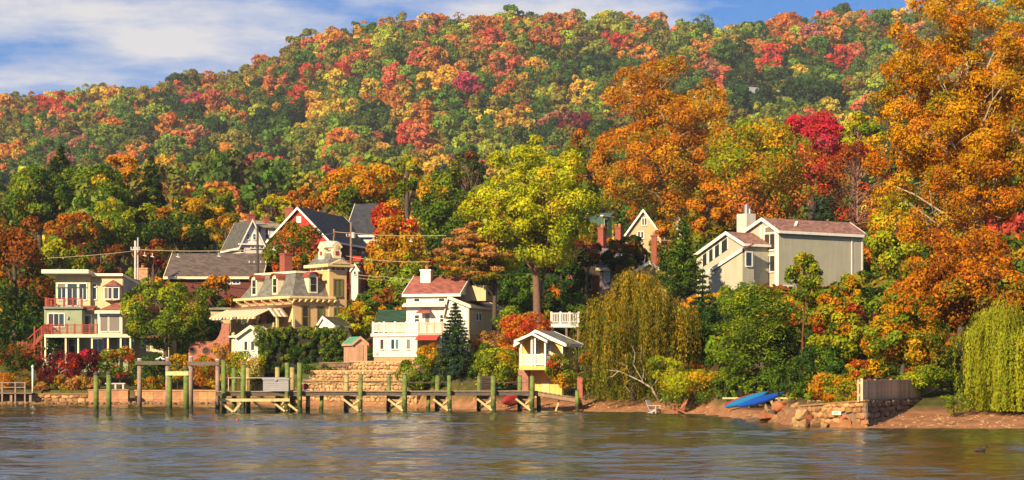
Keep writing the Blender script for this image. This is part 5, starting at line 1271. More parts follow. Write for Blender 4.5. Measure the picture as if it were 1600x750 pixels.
# ------------------------------------------------------------------ pink house, green-roofed house and gables on the bank
h = House('pink_house', 'pink clapboard house with grey roofs and brick chimneys behind weeping tree', 911, 184, -35, 7.0, group='houses behind the shore')
fx, ry, zz = h.fx, h.ry, h.zz
h.gable(fx(887), 0, 0, ry(948), -2, zz(416), zz(384,-2), 'y', wall=PINK_SIDING, roof=simple('warm_grey_shingle',(0.21,0.16,0.14),.85,.25,1.5,shingle=.16), over=.3, trim=CREAM_TRIM)
h.box('corner_board', CREAM_TRIM, -.12, .03, -.03, -.003, -2, zz(416)); h.box('string_course', CREAM_TRIM, .003, .05, 0, ry(936), zz(427), zz(425))
h.chimney(fx(941,3), 3, .6, zz(400,0,3), zz(358,0,3)); h.chimney(fx(968,6), 6, .6, zz(392,0,7), zz(358,0,7))
h.win('F', fx(898), fx(904), zz(445), zz(428), 0, CREAM_TRIM, 1, 2); h.win('R', ry(917), ry(924), zz(452), zz(436), 0, CREAM_TRIM, 1, 2)
h = House('grey_roof_house', 'grey-roofed house wing with white verge right of the pink house', 936, 180, -8, 7.0, group='houses behind the shore')
fx, zz = h.fx, h.zz
h.gable(fx(937), fx(1000), 0, 7, -2, zz(419), zz(391,0,3.5), 'x', wall=simple('dusk_grey_siding',(0.16,0.13,0.15),.8,.15,2,siding=.16), roof=simple('violet_shingle',(0.15,0.12,0.14),.85,.25,1.5,shingle=.16), over=.3, trim=CREAM_TRIM)
h.win('F', fx(945), fx(952), zz(440), zz(424), 0, WHITE, 1, 2); h.chimney(fx(1022,3), 3, .5, zz(415), zz(367))
h = House('teal_roof_house', 'house with dark teal roof and bright green gable end behind sycamore', 940, 214, -30, 9.0, group='houses behind the shore')
fx, ry, zz = h.fx, h.ry, h.zz
h.box('wall', TEAL_ROOF, fx(912), -.003, 0, ry(956), 0, zz(338)); h.box('end_wall', GREEN_PAINT, 0, .08, .05, ry(955), 0, zz(338)); h.slab_roof('roof', TEAL_ROOF, [(fx(908),-.4,zz(362)),(.05,-.4,zz(362)),(.3,2.2,zz(330)),(fx(913),2.2,zz(330))], .15)
h.box('eaves_board', CREAM_TRIM, -.1, .25, -.1, ry(957), zz(338)+.003, zz(336))
h.win('R', ry(943), ry(948), zz(356), zz(342), .08, WHITE, 1, 2)
h = House('cream_gable_house', 'cream house with a steep white-edged gable and lancet windows', 1019, 208, -5, 9.0, group='houses behind the shore')
fx, zz = h.fx, h.zz
h.gable(fx(977), fx(1033), 0, 8, 0, zz(368), zz(329.5), 'y', xr=fx(1005), wall=CREAM_STONE, roof=GREY_ROOF, over=.3, trim=WHITE)
for a, b_ in ((1003.5,1006.2),(1007.5,1010.3)): h.win('F', fx(a), fx(b_), zz(351.5), zz(341), 0, WHITE)
for a, b_ in ((997,1000),(1002,1005)): h.win('F', fx(a), fx(b_), zz(372), zz(362), 0, WHITE)
h = House('yellow_gable_house', 'small yellow gable showing above the weeping tree', 1030, 172, -5, 5.0, group='houses behind the shore')
fx, zz = h.fx, h.zz
h.gable(fx(986), fx(1042), 0, 6, 0, zz(429), zz(411), 'y', xr=fx(1015), wall=simple('mustard_wall',(0.40,0.29,0.10),.8,.15,2), roof=GREY_ROOF, over=.2, trim=CREAM_TRIM)
h.win('F', fx(1003), fx(1009), zz(446), zz(432), 0, WHITE, 1, 2)
h = House('deck_house', 'white railed deck jutting out behind the boathouse', 862, 156, 0, 2.5, 'deck', 'outbuildings')
fx, zz = h.fx, h.zz
zd_ = zz(505.5); h.box('floor', WHITE, fx(860), fx(905), 0, 3, zd_-.3, zd_); h.rail((fx(861.5),.05,zd_),(fx(904),.05,zd_),.85,WHITE,4,.12,.05,post=.14)
for p in (863, 885, 903): h.box('post', simple('deck_brown',(0.2,0.12,0.08)), fx(p)-.08, fx(p)+.08, .1, .26, -1.5, zd_-.303)

# ------------------------------------------------------------------ modern grey house
h = House('grey_modern_house', 'modern grey clapboard house with tall windows and metal flue', 1217, 160, -56, 5.5)
fx, ry, zz = h.fx, h.ry, h.zz
D = ry(1348); xl = fx(1165)
h.gable(xl, 0, 0, D, -1.5, zz(360), zz(343.5, fx(1194)), 'y', xr=fx(1194), wall=GREY_SIDING, roof=GREY_BROWN_ROOF, over=.25, th=.14, trim=WHITE, zel=zz(364, xl), zer=zz(360.5))
h.box('corner_board', WHITE, -.45, -.003, -.04, -.003, -1.5, zz(361.5)); h.box('corner_board', WHITE, fx(1191)-.25, fx(1191), -.04, -.003, -1.5, zz(352, -2))
h.box('corner_board', WHITE, .003, .03, D-.15, D+.01, -1.5, zz(371,0,D)); h.box('downpipe', WHITE, .004, .06, ry(1330), ry(1330)+.09, -1.5, zz(370,0,D*.9))
GW = GLASS
for lo, hi in ((390,366),(424,400),(458,448)):
    h.win('F', fx(1195), fx(1211), zz(lo,-1), zz(hi,-1), 0, WHITE, 2, 1, .1)
h.win('F', fx(1196), fx(1210), zz(363,-1), zz(355,-1), 0, WHITE, 1, 1, .1, name='gable_light')
h.win('R', ry(1225.5), ry(1229.5), zz(457), zz(447), 0, WHITE); h.win('R', ry(1232), ry(1238), zz(457), zz(447), 0, WHITE)
h.slab_roof('roof_light', WHITE, [(-.5, ry(1247), zz(353,-1,3)),(-1.4, ry(1243,-1.4), zz(347,-1,3)+.1),(-1.4, ry(1247,-1.4), zz(347,-1,3)+.12),(-.5, ry(1252), zz(353,-1,3)+.05)], .12)
# chimney clad in boards with a steel flue
cx_, cy_ = fx(1166, 1.2), 1.2
c_ = h.box('chimney', simple('chimney_boards',(0.62,0.58,0.50),.7,.1,2,siding=.18), cx_-.62, cx_+.62, cy_-.5, cy_+.5, zz(375,cx_,cy_), zz(334.5,cx_,cy_))
MB().tube([(cx_,cy_,zz(334.4,cx_,cy_)),(cx_,cy_,zz(320,cx_,cy_))], .22, 12).build('flue', METAL, c_); MB().tube([(cx_+.45,cy_,zz(334.4,cx_,cy_)),(cx_+.45,cy_,zz(327,cx_,cy_))], .12, 10).build('flue', METAL, c_)
# lower front wing with a long clerestory slope
yw = -2.6
wr = fx(1163, yw); wl = fx(1088, yw)
pkx = fx(1138, yw)
zpk, zrr, zll = zz(365,pkx,yw), zz(381,wr,yw), zz(401,wl,yw)
h.gable(wl, wr, yw, 3.5, -1.5, zll, zpk, 'y', xr=pkx, wall=GREY_SIDING, roof=GREY_BROWN_ROOF, over=.25, th=.13, trim=WHITE, zel=zll, zer=zrr, wname='wing_wall')
# clerestory lights stepping down the slope
for a, b_ in ((1098.5,1105),(1108.5,1114.5),(1117.5,1124.5),(1128,1137)):
    xa, xb = fx(a,yw), fx(b_,yw); za, zb_ = zll+(zpk-zll)*(xa-wl)/(pkx-wl), zll+(zpk-zll)*(xb-wl)/(pkx-wl); hh_ = .95
    w_ = MB()
    for q0, q1, o0, o1 in ((xa-.09,xa,0,0),(xb,xb+.09,0,0)):
        zq = zll+(zpk-zll)*((q0+q1)/2-wl)/(pkx-wl)
        w_.box(q0,q1,yw-.06,yw-.003,zq-.3-hh_,zq-.22)
    w_ = w_.build('clerestory_window', WHITE, h.t)
    MB().hull8([(xa,yw-.03,za-.3-hh_),(xb,yw-.03,zb_-.3-hh_),(xb,yw-.002,zb_-.3-hh_),(xa,yw-.002,za-.3-hh_),(xa,yw-.03,za-.3),(xb,yw-.03,zb_-.3),(xb,yw-.002,zb_-.3),(xa,yw-.002,za-.3)]).build('pane', GLASS, w_)
# lean-to roof below the clerestory
yv = yw - 1.3
rr = fx(1160,yv); rl = fx(1094,yv)
h.slab_roof('lean_to_roof', simple('red_brown_low',(0.33,0.14,0.10),.85,.2,2,shingle=.16), [(rr,yv,zz(388,rr,yv)),(rl,yv,zz(431,rl,yv)),(rl,yw-.07,zz(418,rl,yw)),(rr,yw-.07,zz(379.5,rr,yw))][::-1], .12)
MB().prism([(rl+.2,-1.5),(rr-.1,-1.5),(rr-.1,zz(390,rr,yv)-.2),(rl+.2,zz(432,rl,yv)-.2)], yv+.1, yw-.004, 'y').build('lean_to_wall', GREY_SIDING, h.t)
MB().prism([(rl,zz(432.5,rl,yv)-.16),(rr,zz(389.5,rr,yv)-.16),(rr,zz(387,rr,yv)),(rl,zz(430,rl,yv))], yv-.06, yv-.003, 'y').build('barge_board', WHITE, h.t)
h.win('R', yv+.45, yw-.25, zz(415,rr,yv), zz(394,rr,yv), rr-.1, WHITE)

# ------------------------------------------------------------------ houses glimpsed on the hill
for (hx, hy, hd, hw, hdp, hh_, rf, tn, lb) in HILL_HOUSES:
    gb = gz(X(hx, hd), hd) - 1
    q = House('hill_house', lb, hx, hd, math.degrees(tn), gb, group='houses on the hill')
    ze_ = Z(hy, hd) - gb; rm = {'tile': TILE_ROOF, 'slate': simple('pale_slate',(0.22,0.23,0.26),.7,.2,2,shingle=.2), 'pinkroof': PINK_ROOF}[rf]
    q.gable(-hw/2, hw/2, 0, hdp, min(0, ze_ - 4), ze_, ze_ + hw * .32, 'x' if hw > 5.2 else 'y', wall=WHITE_SIDING, roof=rm, over=.3, trim=WHITE)
    for u in (-.3, 0, .3): q.win('F', hw*u-.35, hw*u+.35, ze_-2.0, ze_-.7, 0, WHITE)
# ------------------------------------------------------------------ stone walls, rocks
def rock_mesh(seed, mat, box=0.55, npts=26):
    """angular stone about 1 m across: convex hull of points on a rounded box"""
    import bmesh
    rng = np.random.default_rng(seed); p = unit(rng.normal(size=(npts, 3)))
    p = np.sign(p) * np.abs(p) ** box * 0.5 * rng.uniform(0.82, 1.05, (npts, 1))
    p = p / np.abs(p).max(0) * 0.5
    bm = bmesh.new()
    for q in p: bm.verts.new(q)
    r = bmesh.ops.convex_hull(bm, input=bm.verts)
    for v in [v for v in bm.verts if not v.link_faces]: bm.verts.remove(v)
    me = bpy.data.meshes.new('stone'); bm.to_mesh(me); bm.free(); me.materials.append(mat)
    return me
STONE_WARM = simple('warm_sandstone', (0.38, 0.19, 0.085), 0.9, 0.3, 4, 0.7, 9, randomv=0.38)
STONE_TERR = simple('terrace_stone', (0.43, 0.25, 0.125), 0.9, 0.3, 4, 0.7, 9, randomv=0.32)
STONE_SHADED = simple('shaded_fieldstone', (0.20, 0.13, 0.085), 0.9, 0.35, 4, 0.7, 9, randomv=0.4)  # darker stone for the shaded walls, the shade put into its colour
ROCK_TAN = simple('rock_tan', (0.30, 0.17, 0.08), 0.9, 0.4, 2.5, 0.9, 6, randomv=0.25)
ROCK_RED = simple('rock_red', (0.26, 0.08, 0.04), 0.9, 0.35, 2.5, 0.9, 6, randomv=0.2)
ROCK_DARK = simple('rock_dark', (0.11, 0.075, 0.06), 0.85, 0.4, 2.5, 0.9, 6, randomv=0.3)
MORTAR = simple('mortar', (0.20, 0.13, 0.085), 0.95, 0.3, 5)
def stones(mat, n=7, s0=100, box=0.5): return [rock_mesh(s0 + i, mat, box, 26 if box < .6 else 15) for i in range(n)]
def stone_wall(name, label, p0, p1, z0, z1, mat, size=0.36, thick=0.45, seed=0, skip=None, slope=None, group='stone walls of the shore'):
    """wall from p0 to p1 (plan points): mortar core with every face stone a piece of its own; slope = (z1 at start, z1 at end)"""
    p0, p1 = Vector((*p0, 0)), Vector((*p1, 0)); L = (p1 - p0).length; d = (p1 - p0) / L; nrm = Vector((d.y, -d.x, 0))
    rng = np.random.default_rng(seed)
    a = math.atan2(d.y, d.x); t = thing(name, label, 'wall', (p0.x, p0.y, z0), a, group)
    za, zb = slope or (z1, z1)
    MB().prism([(0, -.3), (L, -.3), (L, zb - z0 - .03), (0, za - z0 - .03)], .06, thick, 'y').build('core', MORTAR, t)
    MB().hull8([(-.03,-.04,za-z0-.028),(L+.03,-.04,zb-z0-.028),(L+.03,thick+.05,zb-z0-.028),(-.03,thick+.05,za-z0-.028),(-.03,-.04,za-z0+.06),(L+.03,-.04,zb-z0+.06),(L+.03,thick+.05,zb-z0+.06),(-.03,thick+.05,za-z0+.06)]).build('coping', mat, t)
    ms = stones(mat, 7, 300 + seed)
    z = -0.1; r = 0
    while z < max(za, zb) - z0 - 0.12:
        hgt = size * rng.uniform(0.62, 1.0); x = -rng.uniform(0, size)
        while x < L:
            w = size * rng.uniform(0.75, 1.7); cx_ = x + w / 2
            top = (za + (zb - za) * cx_ / L) - z0
            if 0.02 < cx_ < L - 0.02 and z + hgt * 0.6 < top and not (skip and skip(cx_, z + hgt / 2)):
                o = bpy.data.objects.new('stone', ms[rng.integers(7)]); link(o, t)
                hh_ = min(hgt, top - z - 0.01)
                o.location = (cx_, .05 + rng.uniform(-.03, .03), z + hh_ / 2 + rng.normal(0, .02)); o.scale = (w * 1.02, rng.uniform(.2, .34), hh_ * 1.06)
                o.rotation_euler = (0, rng.normal(0, .14), rng.choice([0, math.pi]))
            x += w
        z += hgt
    return t
# terraces below the white house and the shed
def shore_pt(px, t):
    y = 155.0
    for _ in range(20): y = float(np.interp(X(px, y), SX, SY)) + t
    return (X(px, y), y)
stone_wall('terrace_wall', 'lowest tan stone terrace wall behind the pier', shore_pt(474, 1.0), shore_pt(652, 1.0), 0.2, 2.0, STONE_TERR, .34, seed=1)
stone_wall('terrace_wall', 'middle tan stone terrace wall behind the pier', shore_pt(482, 2.4), shore_pt(650, 2.4), 1.6, 2.75, STONE_TERR, .32, seed=2)
stone_wall('terrace_wall', 'top tan stone terrace wall under shed and white house', shore_pt(548, 3.8), shore_pt(655, 3.8), 2.5, 3.5, STONE_TERR, .32, seed=3)
stone_wall('terrace_wall', 'grey shaded stone wall end left of the shed terrace', shore_pt(500, 4.2), shore_pt(546, 4.2), 2.5, 3.4, STONE_SHADED, .34, seed=4)
# headland: lit wall with the drain, shaded wall under the fence
PIPE_T = None
A2, C2, B2 = tuple(WEND), tuple(CORNER), tuple(WEND2)
Lw = math.hypot(A2[0]-C2[0], A2[1]-C2[1])
def at_wall(px, p, q):
    p, q = np.array(p), np.array(q); k = (px - 800) / F
    t = (k * p[1] - p[0]) / ((q - p)[0] - k * (q - p)[1]); return float(t)
tp = at_wall(1323, A2, C2)
stone_wall('headland_wall', 'sunlit rubble stone wall with drain mouth beside the rocks', A2, C2, -.35, 1.36, STONE_WARM, .36, .2, 5, skip=lambda x, z: abs(x - tp * Lw) < .42 and z < .98, slope=(1.0, 1.36))
stone_wall('headland_wall', 'shaded dark stone wall under the plank fence', (C2[0]+.07, C2[1]+.12), B2, -.35, 1.34, STONE_SHADED, .38, .2, 6)
dv = Vector((C2[0]-A2[0], C2[1]-A2[1], 0)).normalized(); nv = Vector((dv.y, -dv.x, 0))
pc = Vector((A2[0], A2[1], 0)) + dv * tp * Lw + Vector((0, 0, .22))
t = thing('drain_pipe', 'round clay drain mouth set in the sunlit stone wall', 'pipe', pc)
ring, bore_shade = MB(), MB()
def circ(r, off): return [tuple(dv * (r * math.cos(q)) + Vector((0, 0, r * math.sin(q))) + nv * off) for q in np.linspace(0, 2 * math.pi, 20, False)]
v = circ(.40, .12) + circ(.27, .12) + circ(.27, -.5) + circ(.40, -.3)
f = []
for r_ in range(3): f += [(r_*20+i, r_*20+(i+1)%20, (r_+1)*20+(i+1)%20, (r_+1)*20+i) for i in range(20)]
ring.add(v, f).build('rim', simple('clay_pipe', (0.42, 0.15, 0.06), .8, .3, 6, .5, 12), t, True)
bore_shade.add(circ(.272, -.45), [tuple(range(20))]).build('bore_shade', simple('drain_shade', (0.01, 0.008, 0.006), .9), t)  # black disc stands in for the unlit depth of the pipe
ps = Vector((A2[0], A2[1], 0)) + dv * (at_wall(1311, A2, C2) * Lw) + nv * .16
t = thing('wall_sign', 'small white plate with green marks above the drain mouth', 'sign', (ps.x, ps.y, Z(647, 103)))
pl = MB(); a_, b_ = dv * .30, Vector((0, 0, .20))
pl.hull8([-a_, a_, a_ + nv*.03, -a_ + nv*.03, -a_ + b_, a_ + b_, a_ + nv*.03 + b_, -a_ + nv*.03 + b_]).build('plate', WHITE, t)
gm_ = simple('sign_green', (0.02, 0.30, 0.16), .5)
for k_, (u, wd) in enumerate(((-.24,.05),(-.15,.05),(-.06,.05),(.02,.03),(.09,.04))):
    m_ = MB()
    m_.bar(Vector((0,0,.03)) + dv*u + nv*.037, Vector((0,0,.17)) + dv*(u+.02) + nv*.037, .03, .012)
    m_.bar(Vector((0,0,.16 if k_ % 2 else .10)) + dv*(u-.005) + nv*.039, Vector((0,0,.05 if k_ % 2 else .165)) + dv*(u+wd) + nv*.039, .025, .012)
    m_.build('mark', gm_, t)
# plank fence on the shaded wall
PLANK = simple('weathered_plank', (0.56, 0.36, 0.22), .85, .25, 5, .4, 25, randomv=.22)
fl_ = (Vector((B2[0]-C2[0], B2[1]-C2[1], 0))); fL = fl_.length; fa = math.atan2(fl_.y, fl_.x)
t = thing('plank_fence', 'weathered upright plank fence standing on the shaded stone wall', 'fence', (C2[0], C2[1], 1.40), fa, None)
k_ = 62; pms = []
rng = np.random.default_rng(9)
for i in range(4):
    tw = rng.uniform(-.01, .01); pms.append(MB().hull8([(0,0,0),(.16,0,0),(.16,.025,0),(0,.025,0),(tw,0,.98+tw),(.16,0,1.0),(.16,.025,1.0),(tw,.025,.98+tw)]).mesh('plank', PLANK))
flen = fL * .93
for i in range(k_):
    o = bpy.data.objects.new('plank', pms[i % 4]); link(o, t); x = .06 + i * (flen / k_)
    o.location = (x, .22 + rng.uniform(-.008, .008), 0); sx_ = flen / k_ / .17
    zsc = 1.0 if x < flen * .84 else 1.0 + (x - flen * .84) * .22
    o.scale = (sx_, 1, zsc * rng.uniform(.985, 1.015)); o.rotation_euler = (0, rng.normal(0, .008), 0)
for z_ in (.2, .8): MB().box(0, flen, .25, .31, z_, z_ + .09).build('rail', PLANK, t)
for i in range(7): MB().box(-.06, .06, .31, .43, -.1, 1.02).build('post', PLANK, t, loc=(.06 + i * flen / 6.1, 0, 0))
MB().box(-.02, .08, .12, .24, -.06, 1.08).build('corner_post', simple('post_sunlit_tone', (0.62, 0.45, 0.32), .8, .15, 4), t)  # paler than the planks: sunlight on the end post put into its colour
MB().box(.16, .30, .19, .215, .76, .86).build('notice', WHITE, t)
# boulders piled below the lit wall
RK = {'t': stones(ROCK_TAN, 5, 500, .7), 'r': stones(ROCK_RED, 4, 520, .7), 'd': stones(ROCK_DARK, 4, 540, .7)}
rl = [(1199,652,111,'r',1.25,.62,.25,'flat red boulder at the water edge of the rock pile'),(1235,651,108.5,'t',1.35,.95,.75,'largest tilted tan boulder in the rock pile'),(1217,637,112,'r',1.0,.9,-.35,'upright red boulder at the top of the rock pile'),
      (1229,640,110.5,'r',.7,.7,.3,'reddish boulder beside the tilted tan one'),(1211,654,110,'t',.6,.5,.2,'small tan boulder right of the flat red one'),(1214,660,108.6,'t',.7,.35,0,'low tan stone awash below the pile'),
      (1206,648,111.5,'d',.8,.6,.1,'dark boulder behind the flat red one'),(1222,652,109.5,'d',.7,.75,-.2,'dark boulder left of the tilted tan one'),(1222,660,108.4,'d',.6,.4,0,'dark wet stone at the foot of the tilted boulder'),
      (1185,653,112,'t',.9,.4,.15,'long tan stone at the left tail of the pile'),(1178,657,111,'d',.75,.35,0,'dark wet stone nearest the open beach'),(1171,659,110.6,'d',.6,.28,.1,'last small dark stone at the tip of the pile'),
      (1192,646,113.5,'t',.7,.45,.3,'tan stone behind the long one'),(1200,643,114,'t',.6,.4,0,'small tan stone half way up the pile'),(1243,640,108.8,'t',1.0,.7,-.5,'tan slab leaning on the wall end'),
      (1238,634,110,'d',.7,.6,.3,'dark stone at the top by the wall end'),(1248,659,106.5,'t',.9,.6,.4,'tan boulder at the foot of the wall'),(1258,660,105.5,'t',.8,.7,-.3,'second tan boulder at the foot of the wall'),
      (1266,655,105.2,'r',.6,.5,.2,'small red stone against the lit wall'),(1274,661,104.6,'t',.7,.5,.1,'third tan boulder at the foot of the wall'),(1254,647,107.2,'t',.9,.9,.5,'steep tan slab against the lit wall'),(1288,664,103.4,'t',.55,.35,0,'low stone by the drain mouth'),(1205,662,108.2,'d',.5,.25,0,'dark pebble boulder awash in front of the pile')]
for i, (px, py, d, kd, w, hh_, tl, lb) in enumerate(rl):
    if px > 1244: d = 102.7 - (px - 1243) / 109 * 3.9
    o = link(bpy.data.objects.new('boulder', RK[kd][i % len(RK[kd])])); o.location = (X(px, d), d, Z(py, d)); o.scale = (w * .85, w * .7, hh_); o.rotation_euler = (.1, tl, i * 1.3)
    tag(o, lb, 'rock', 'boulders of the headland rock pile')
for i, (px, py, d, w) in enumerate(((1480,663,100.6,.55),(1466,662,101.5,.3),(1452,667,100.2,.3),(1515,662,101.5,.25))):
    o = link(bpy.data.objects.new('driftwood' if i == 0 else 'beach_stone', RK['t'][i])); d = d; o.location = (X(px, d), d, gz(X(px, d), d) + .05); o.scale = (w * 1.4, w * .5, w * .35)
    tag(o, ['pale driftwood lump on the right-hand beach', 'small stone left of the driftwood lump', 'small stone at the water line left of driftwood', 'small stone right of the driftwood lump'][i], 'driftwood' if i == 0 else 'rock', 'bits lying on the right beach')
# sea wall on the left: block wall and low rubble wall
BLK = simple('sea_wall_block', (0.42, 0.20, 0.11), .9, .3, 3, .7, 8, randomv=.16)
def block_wall(label, px0, px1, d, z1, seed, wblk=.75, rows=2):
    t = thing('sea_wall', label, 'wall', (X(px0, d), d, -.4), 0, 'sea walls on the left shore'); L = X(px1, d) - X(px0, d)
    MB().box(0, L, .08, .8, 0, z1 + .36).build('core', MORTAR, t)
    k = max(1, round(L / wblk)); hh_ = (z1 + .4) / rows; rng = np.random.default_rng(seed)
    me = [MB().box(.008, L / k - .008, 0, .3, .006, hh_ - .006).mesh('block', BLK) for _ in range(1)]
    for r_ in range(rows):
        for i in range(k):
            o = bpy.data.objects.new('block', me[0]); link(o, t); o.location = (i * L / k, rng.uniform(-.025, .025), r_ * hh_)
    MB().box(-.05, L + .05, -.06, .85, z1 + .403, z1 + .5).build('coping', BLK, t)
block_wall('square-cut sandstone sea wall bay nearest the green piles', 138, 200, 166.4, 1.12, 1)
block_wall('long square-cut sandstone sea wall behind the mooring frames', 211, 338, 168.2, 1.05, 2)
stone_wall('sea_wall', 'low rubble sea wall at the far left lawn', (X(-30,167), 167.2), (X(138,167), 167.2), -.4, .8, STONE_WARM, .4, .5, 7, group='sea walls on the left shore')
rub = MB(); rng = np.random.default_rng(31)                 # loose stones along the foot of the walls
def scatter_stones(name, label, pts, mat, s0, s1, seed):
    rng = np.random.default_rng(seed); me0 = [rock_mesh(700 + i, mat, .7, 14) for i in range(5)]; V, Fq = [], []; mb = MB()
    for (x, y, z) in pts:
        m_ = me0[rng.integers(5)]; s_ = rng.uniform(s0, s1); a = rng.uniform(0, 6.28); ca, sa_ = math.cos(a), math.sin(a)
        vs_ = [(x + s_*(v.co.x*ca - v.co.y*sa_), y + s_*(v.co.x*sa_ + v.co.y*ca), z + s_*.6*v.co.z) for v in m_.vertices]
        mb.add(vs_, [tuple(p.vertices) for p in m_.polygons])
    o = mb.build(name, mat); tag(o, label, kind='stuff'); return o
scatter_stones('rubble', 'small stones along the foot of the sea walls', [(X(rng.uniform(-20, 345), 165.6), 165.6 + rng.uniform(-.8, .9), rng.uniform(-.08, .12)) for _ in range(420)], ROCK_TAN, .15, .5, 1)
scatter_stones('shingle', 'small stones and drift on the red sand beach', [(lambda x, t_: (x, float(np.interp(x, SX, SY)) + t_, gz(x, float(np.interp(x, SX, SY)) + t_)))(rng.uniform(-20, 30), rng.uniform(.1, 4)) for _ in range(700)], ROCK_TAN, .05, .22, 2)

# ------------------------------------------------------------------ pier and piles
GPILE = simple('green_pile', (0.14, 0.185, 0.04), .8, .35, 3, .5, 12, dirt=(0.06, 0.09, 0.025))
TPILE = simple('tan_pile', (0.34, 0.26, 0.10), .8, .3, 3, .5, 12)
YPILE = simple('grey_pile', (0.27, 0.19, 0.15), .85, .3, 3, .6, 12)
WET = simple('wet_algae', (0.03, 0.035, 0.015), .5, .3, 6)
DECK = simple('pier_timber', (0.30, 0.20, 0.12), .85, .3, 4, .4, 20, randomv=.15)
BEAM = simple('pier_beam', (0.12, 0.095, 0.08), .85, .3, 4, .4, 20)
BRACE = simple('pale_brace', (0.60, 0.46, 0.22), .8, .25, 4)
CAPM = simple('pile_cap', (0.06, 0.055, 0.05), .7, .2)
def pile(parent, x, y, ztop, r, mat, cap='flat', name='piling', zbot=-1.2):
    mb = MB(); n_ = 12
    lx_, ly_ = math.sin(x * 12.7 + y) * .035, math.cos(x * 7.3) * .03; r *= 1 + .08 * math.sin(x * 5.1)
    mb.tube([(x, y, .34), (x + lx_ * .5, y + ly_ * .4, ztop * .5), (x + lx_, y + ly_, ztop)], [r * 1.04, r, r * .96], n_)
    p = mb.build(name, mat, parent, True) if parent else mb.build(name, mat, None, True)
    w_ = MB().tube([(x, y, zbot), (x, y, .339)], r * 1.05, n_).build('waterline_band', WET, p, True)
    if cap == 'cone': MB().tube([(x + lx_, y + ly_, ztop + .002), (x + lx_, y + ly_, ztop + .08), (x + lx_, y + ly_, ztop + .26)], [r * 1.12, r * 1.12, .02], n_).build('cap', CAPM, p, True)
    else: MB().tube([(x + lx_, y + ly_, ztop + .002), (x + lx_, y + ly_, ztop + .05)], [r * 1.0, r * .8], n_).build('cap', {'red': RED_PAINT, 'white': WHITE}.get(cap, CAPM), p, True)
    return p
for px, top, wl_, r, mat, cap, lb in ((150,586,648,.17,GPILE,'cone','leftmost lone green pile with dark pointed cap'), (170,585,648,.17,GPILE,'cone','second lone green pile with dark pointed cap')):
    d = DW(wl_); t = thing('mooring_pile', lb, 'pile', (X(px, d), d, 0), 0, 'lone mooring piles'); pile(t, 0, 0, Z(top, d), r, mat, cap)
def frame(label, a, b, beam_row, bmat, mat, cap, ext=.25):
    (pa, ta, wa), (pb, tb, wb) = a, b; da, db = DW(wa), DW(wb)
    t = thing('mooring_gantry', label, 'mooring frame', (X(pa, da), da, 0), 0, 'timber mooring frames')
    o = Vector((X(pa, da), da, 0)); q = Vector((X(pb, db), db, 0)) - o
    pile(t, 0, 0, Z(ta, da), .165, mat, cap); pile(t, q.x, q.y, Z(tb, db), .165, mat, cap)
    dn = q.normalized(); z_ = Z(beam_row, da)
    off = Vector((0, -.22, 0)); MB().bar(-dn*ext + off + Vector((0,0,z_)), q + dn*ext + off + Vector((0,0,Z(beam_row, db))), .1, .26).build('cross_beam', bmat, t)
    return t
frame('grey pile pair joined by a dark beam, left of the green pair', (218,561,642), (262,559,642), 567, BEAM, YPILE, 'white')
frame('grey pile pair joined by a dark beam beside the pier head', (298,558,643), (340,562,644), 568, BEAM, YPILE, 'white')
frame('green pile pair topped by a pale yellow beam', (265,582,646), (291,578,647), 583.5, BRACE, GPILE, 'cone', .4)
# the pier
pd = 134.0
PO = Vector((X(340, 133), 133, 0)); PE = Vector((X(835, 137.5), 137.5, 0)); pv = (PE - PO); PL = pv.length; pa_ = math.atan2(pv.y, pv.x)
t = thing('pier', 'long wooden pier on green piles with a ramp down to the beach', 'pier', PO, pa_)
def onp(px, off=0.0):
    """distance along the pier of a column, on the line off metres behind its front edge"""
    nx_, ny_ = -math.sin(pa_), math.cos(pa_); k = (px - 800) / F; ax, ay = PO.x + off * nx_, PO.y + off * ny_
    return (k * ay - ax) / (math.cos(pa_) - k * math.sin(pa_))
ZD = 1.38; PW = 2.0
pm0 = MB().box(0, .27, -.06, PW + .06, 0, .06).mesh('deck_plank', DECK)
npk = int(PL / .28)
for i in range(npk):
    o = bpy.data.objects.new('deck_plank', pm0); link(o, t); o.location = (i * .28, rng.uniform(-.015, .015), ZD)
for y_ in (.02, PW - .16): MB().box(0, PL, y_, y_ + .14, ZD - .26, ZD - .003).build('stringer', BEAM, t)
for pr, ft in (((434,448),567),((457,468),567),((541,563),586),((607,632),586),((683,702.5),587),((748,771),587.5),((812,831),588)):
    tall = pr[0] < 480
    xa_, xb_ = onp(pr[0], PW + .2), onp(pr[1], -.2)
    pile(t, xa_, PW + .2, Z(ft + (7 if tall else 0), 137), .155, TPILE if tall else GPILE if pr[0] > 600 else TPILE); pile(t, xb_, -.2, Z(ft, 134), .16, GPILE)
    MB().bar((xa_, PW + .35, ZD - .42), (xb_, -.42, ZD - .42), .12, .24).build('cap_beam', DECK, t)
    MB().bar((xa_ + .1, PW + .3, ZD - .55), (xb_ - .0, -.35, .12), .07, .15).build('brace', BRACE, t)
    MB().bar((xb_ - .1, -.3, ZD - .55), (xa_ + .0, PW + .35, .12), .07, .15).build('brace', BRACE, t)
    sg = xa_ - .9
    MB().bar((xb_ - 1.15, -.3, ZD - .5), (xb_ - .15, -.3, .1), .07, .14).build('brace', BRACE, t)
for px in (481, 502, 669, 842): pile(t, onp(px, .6), .6, ZD - .27, .15, GPILE if px > 490 else TPILE)
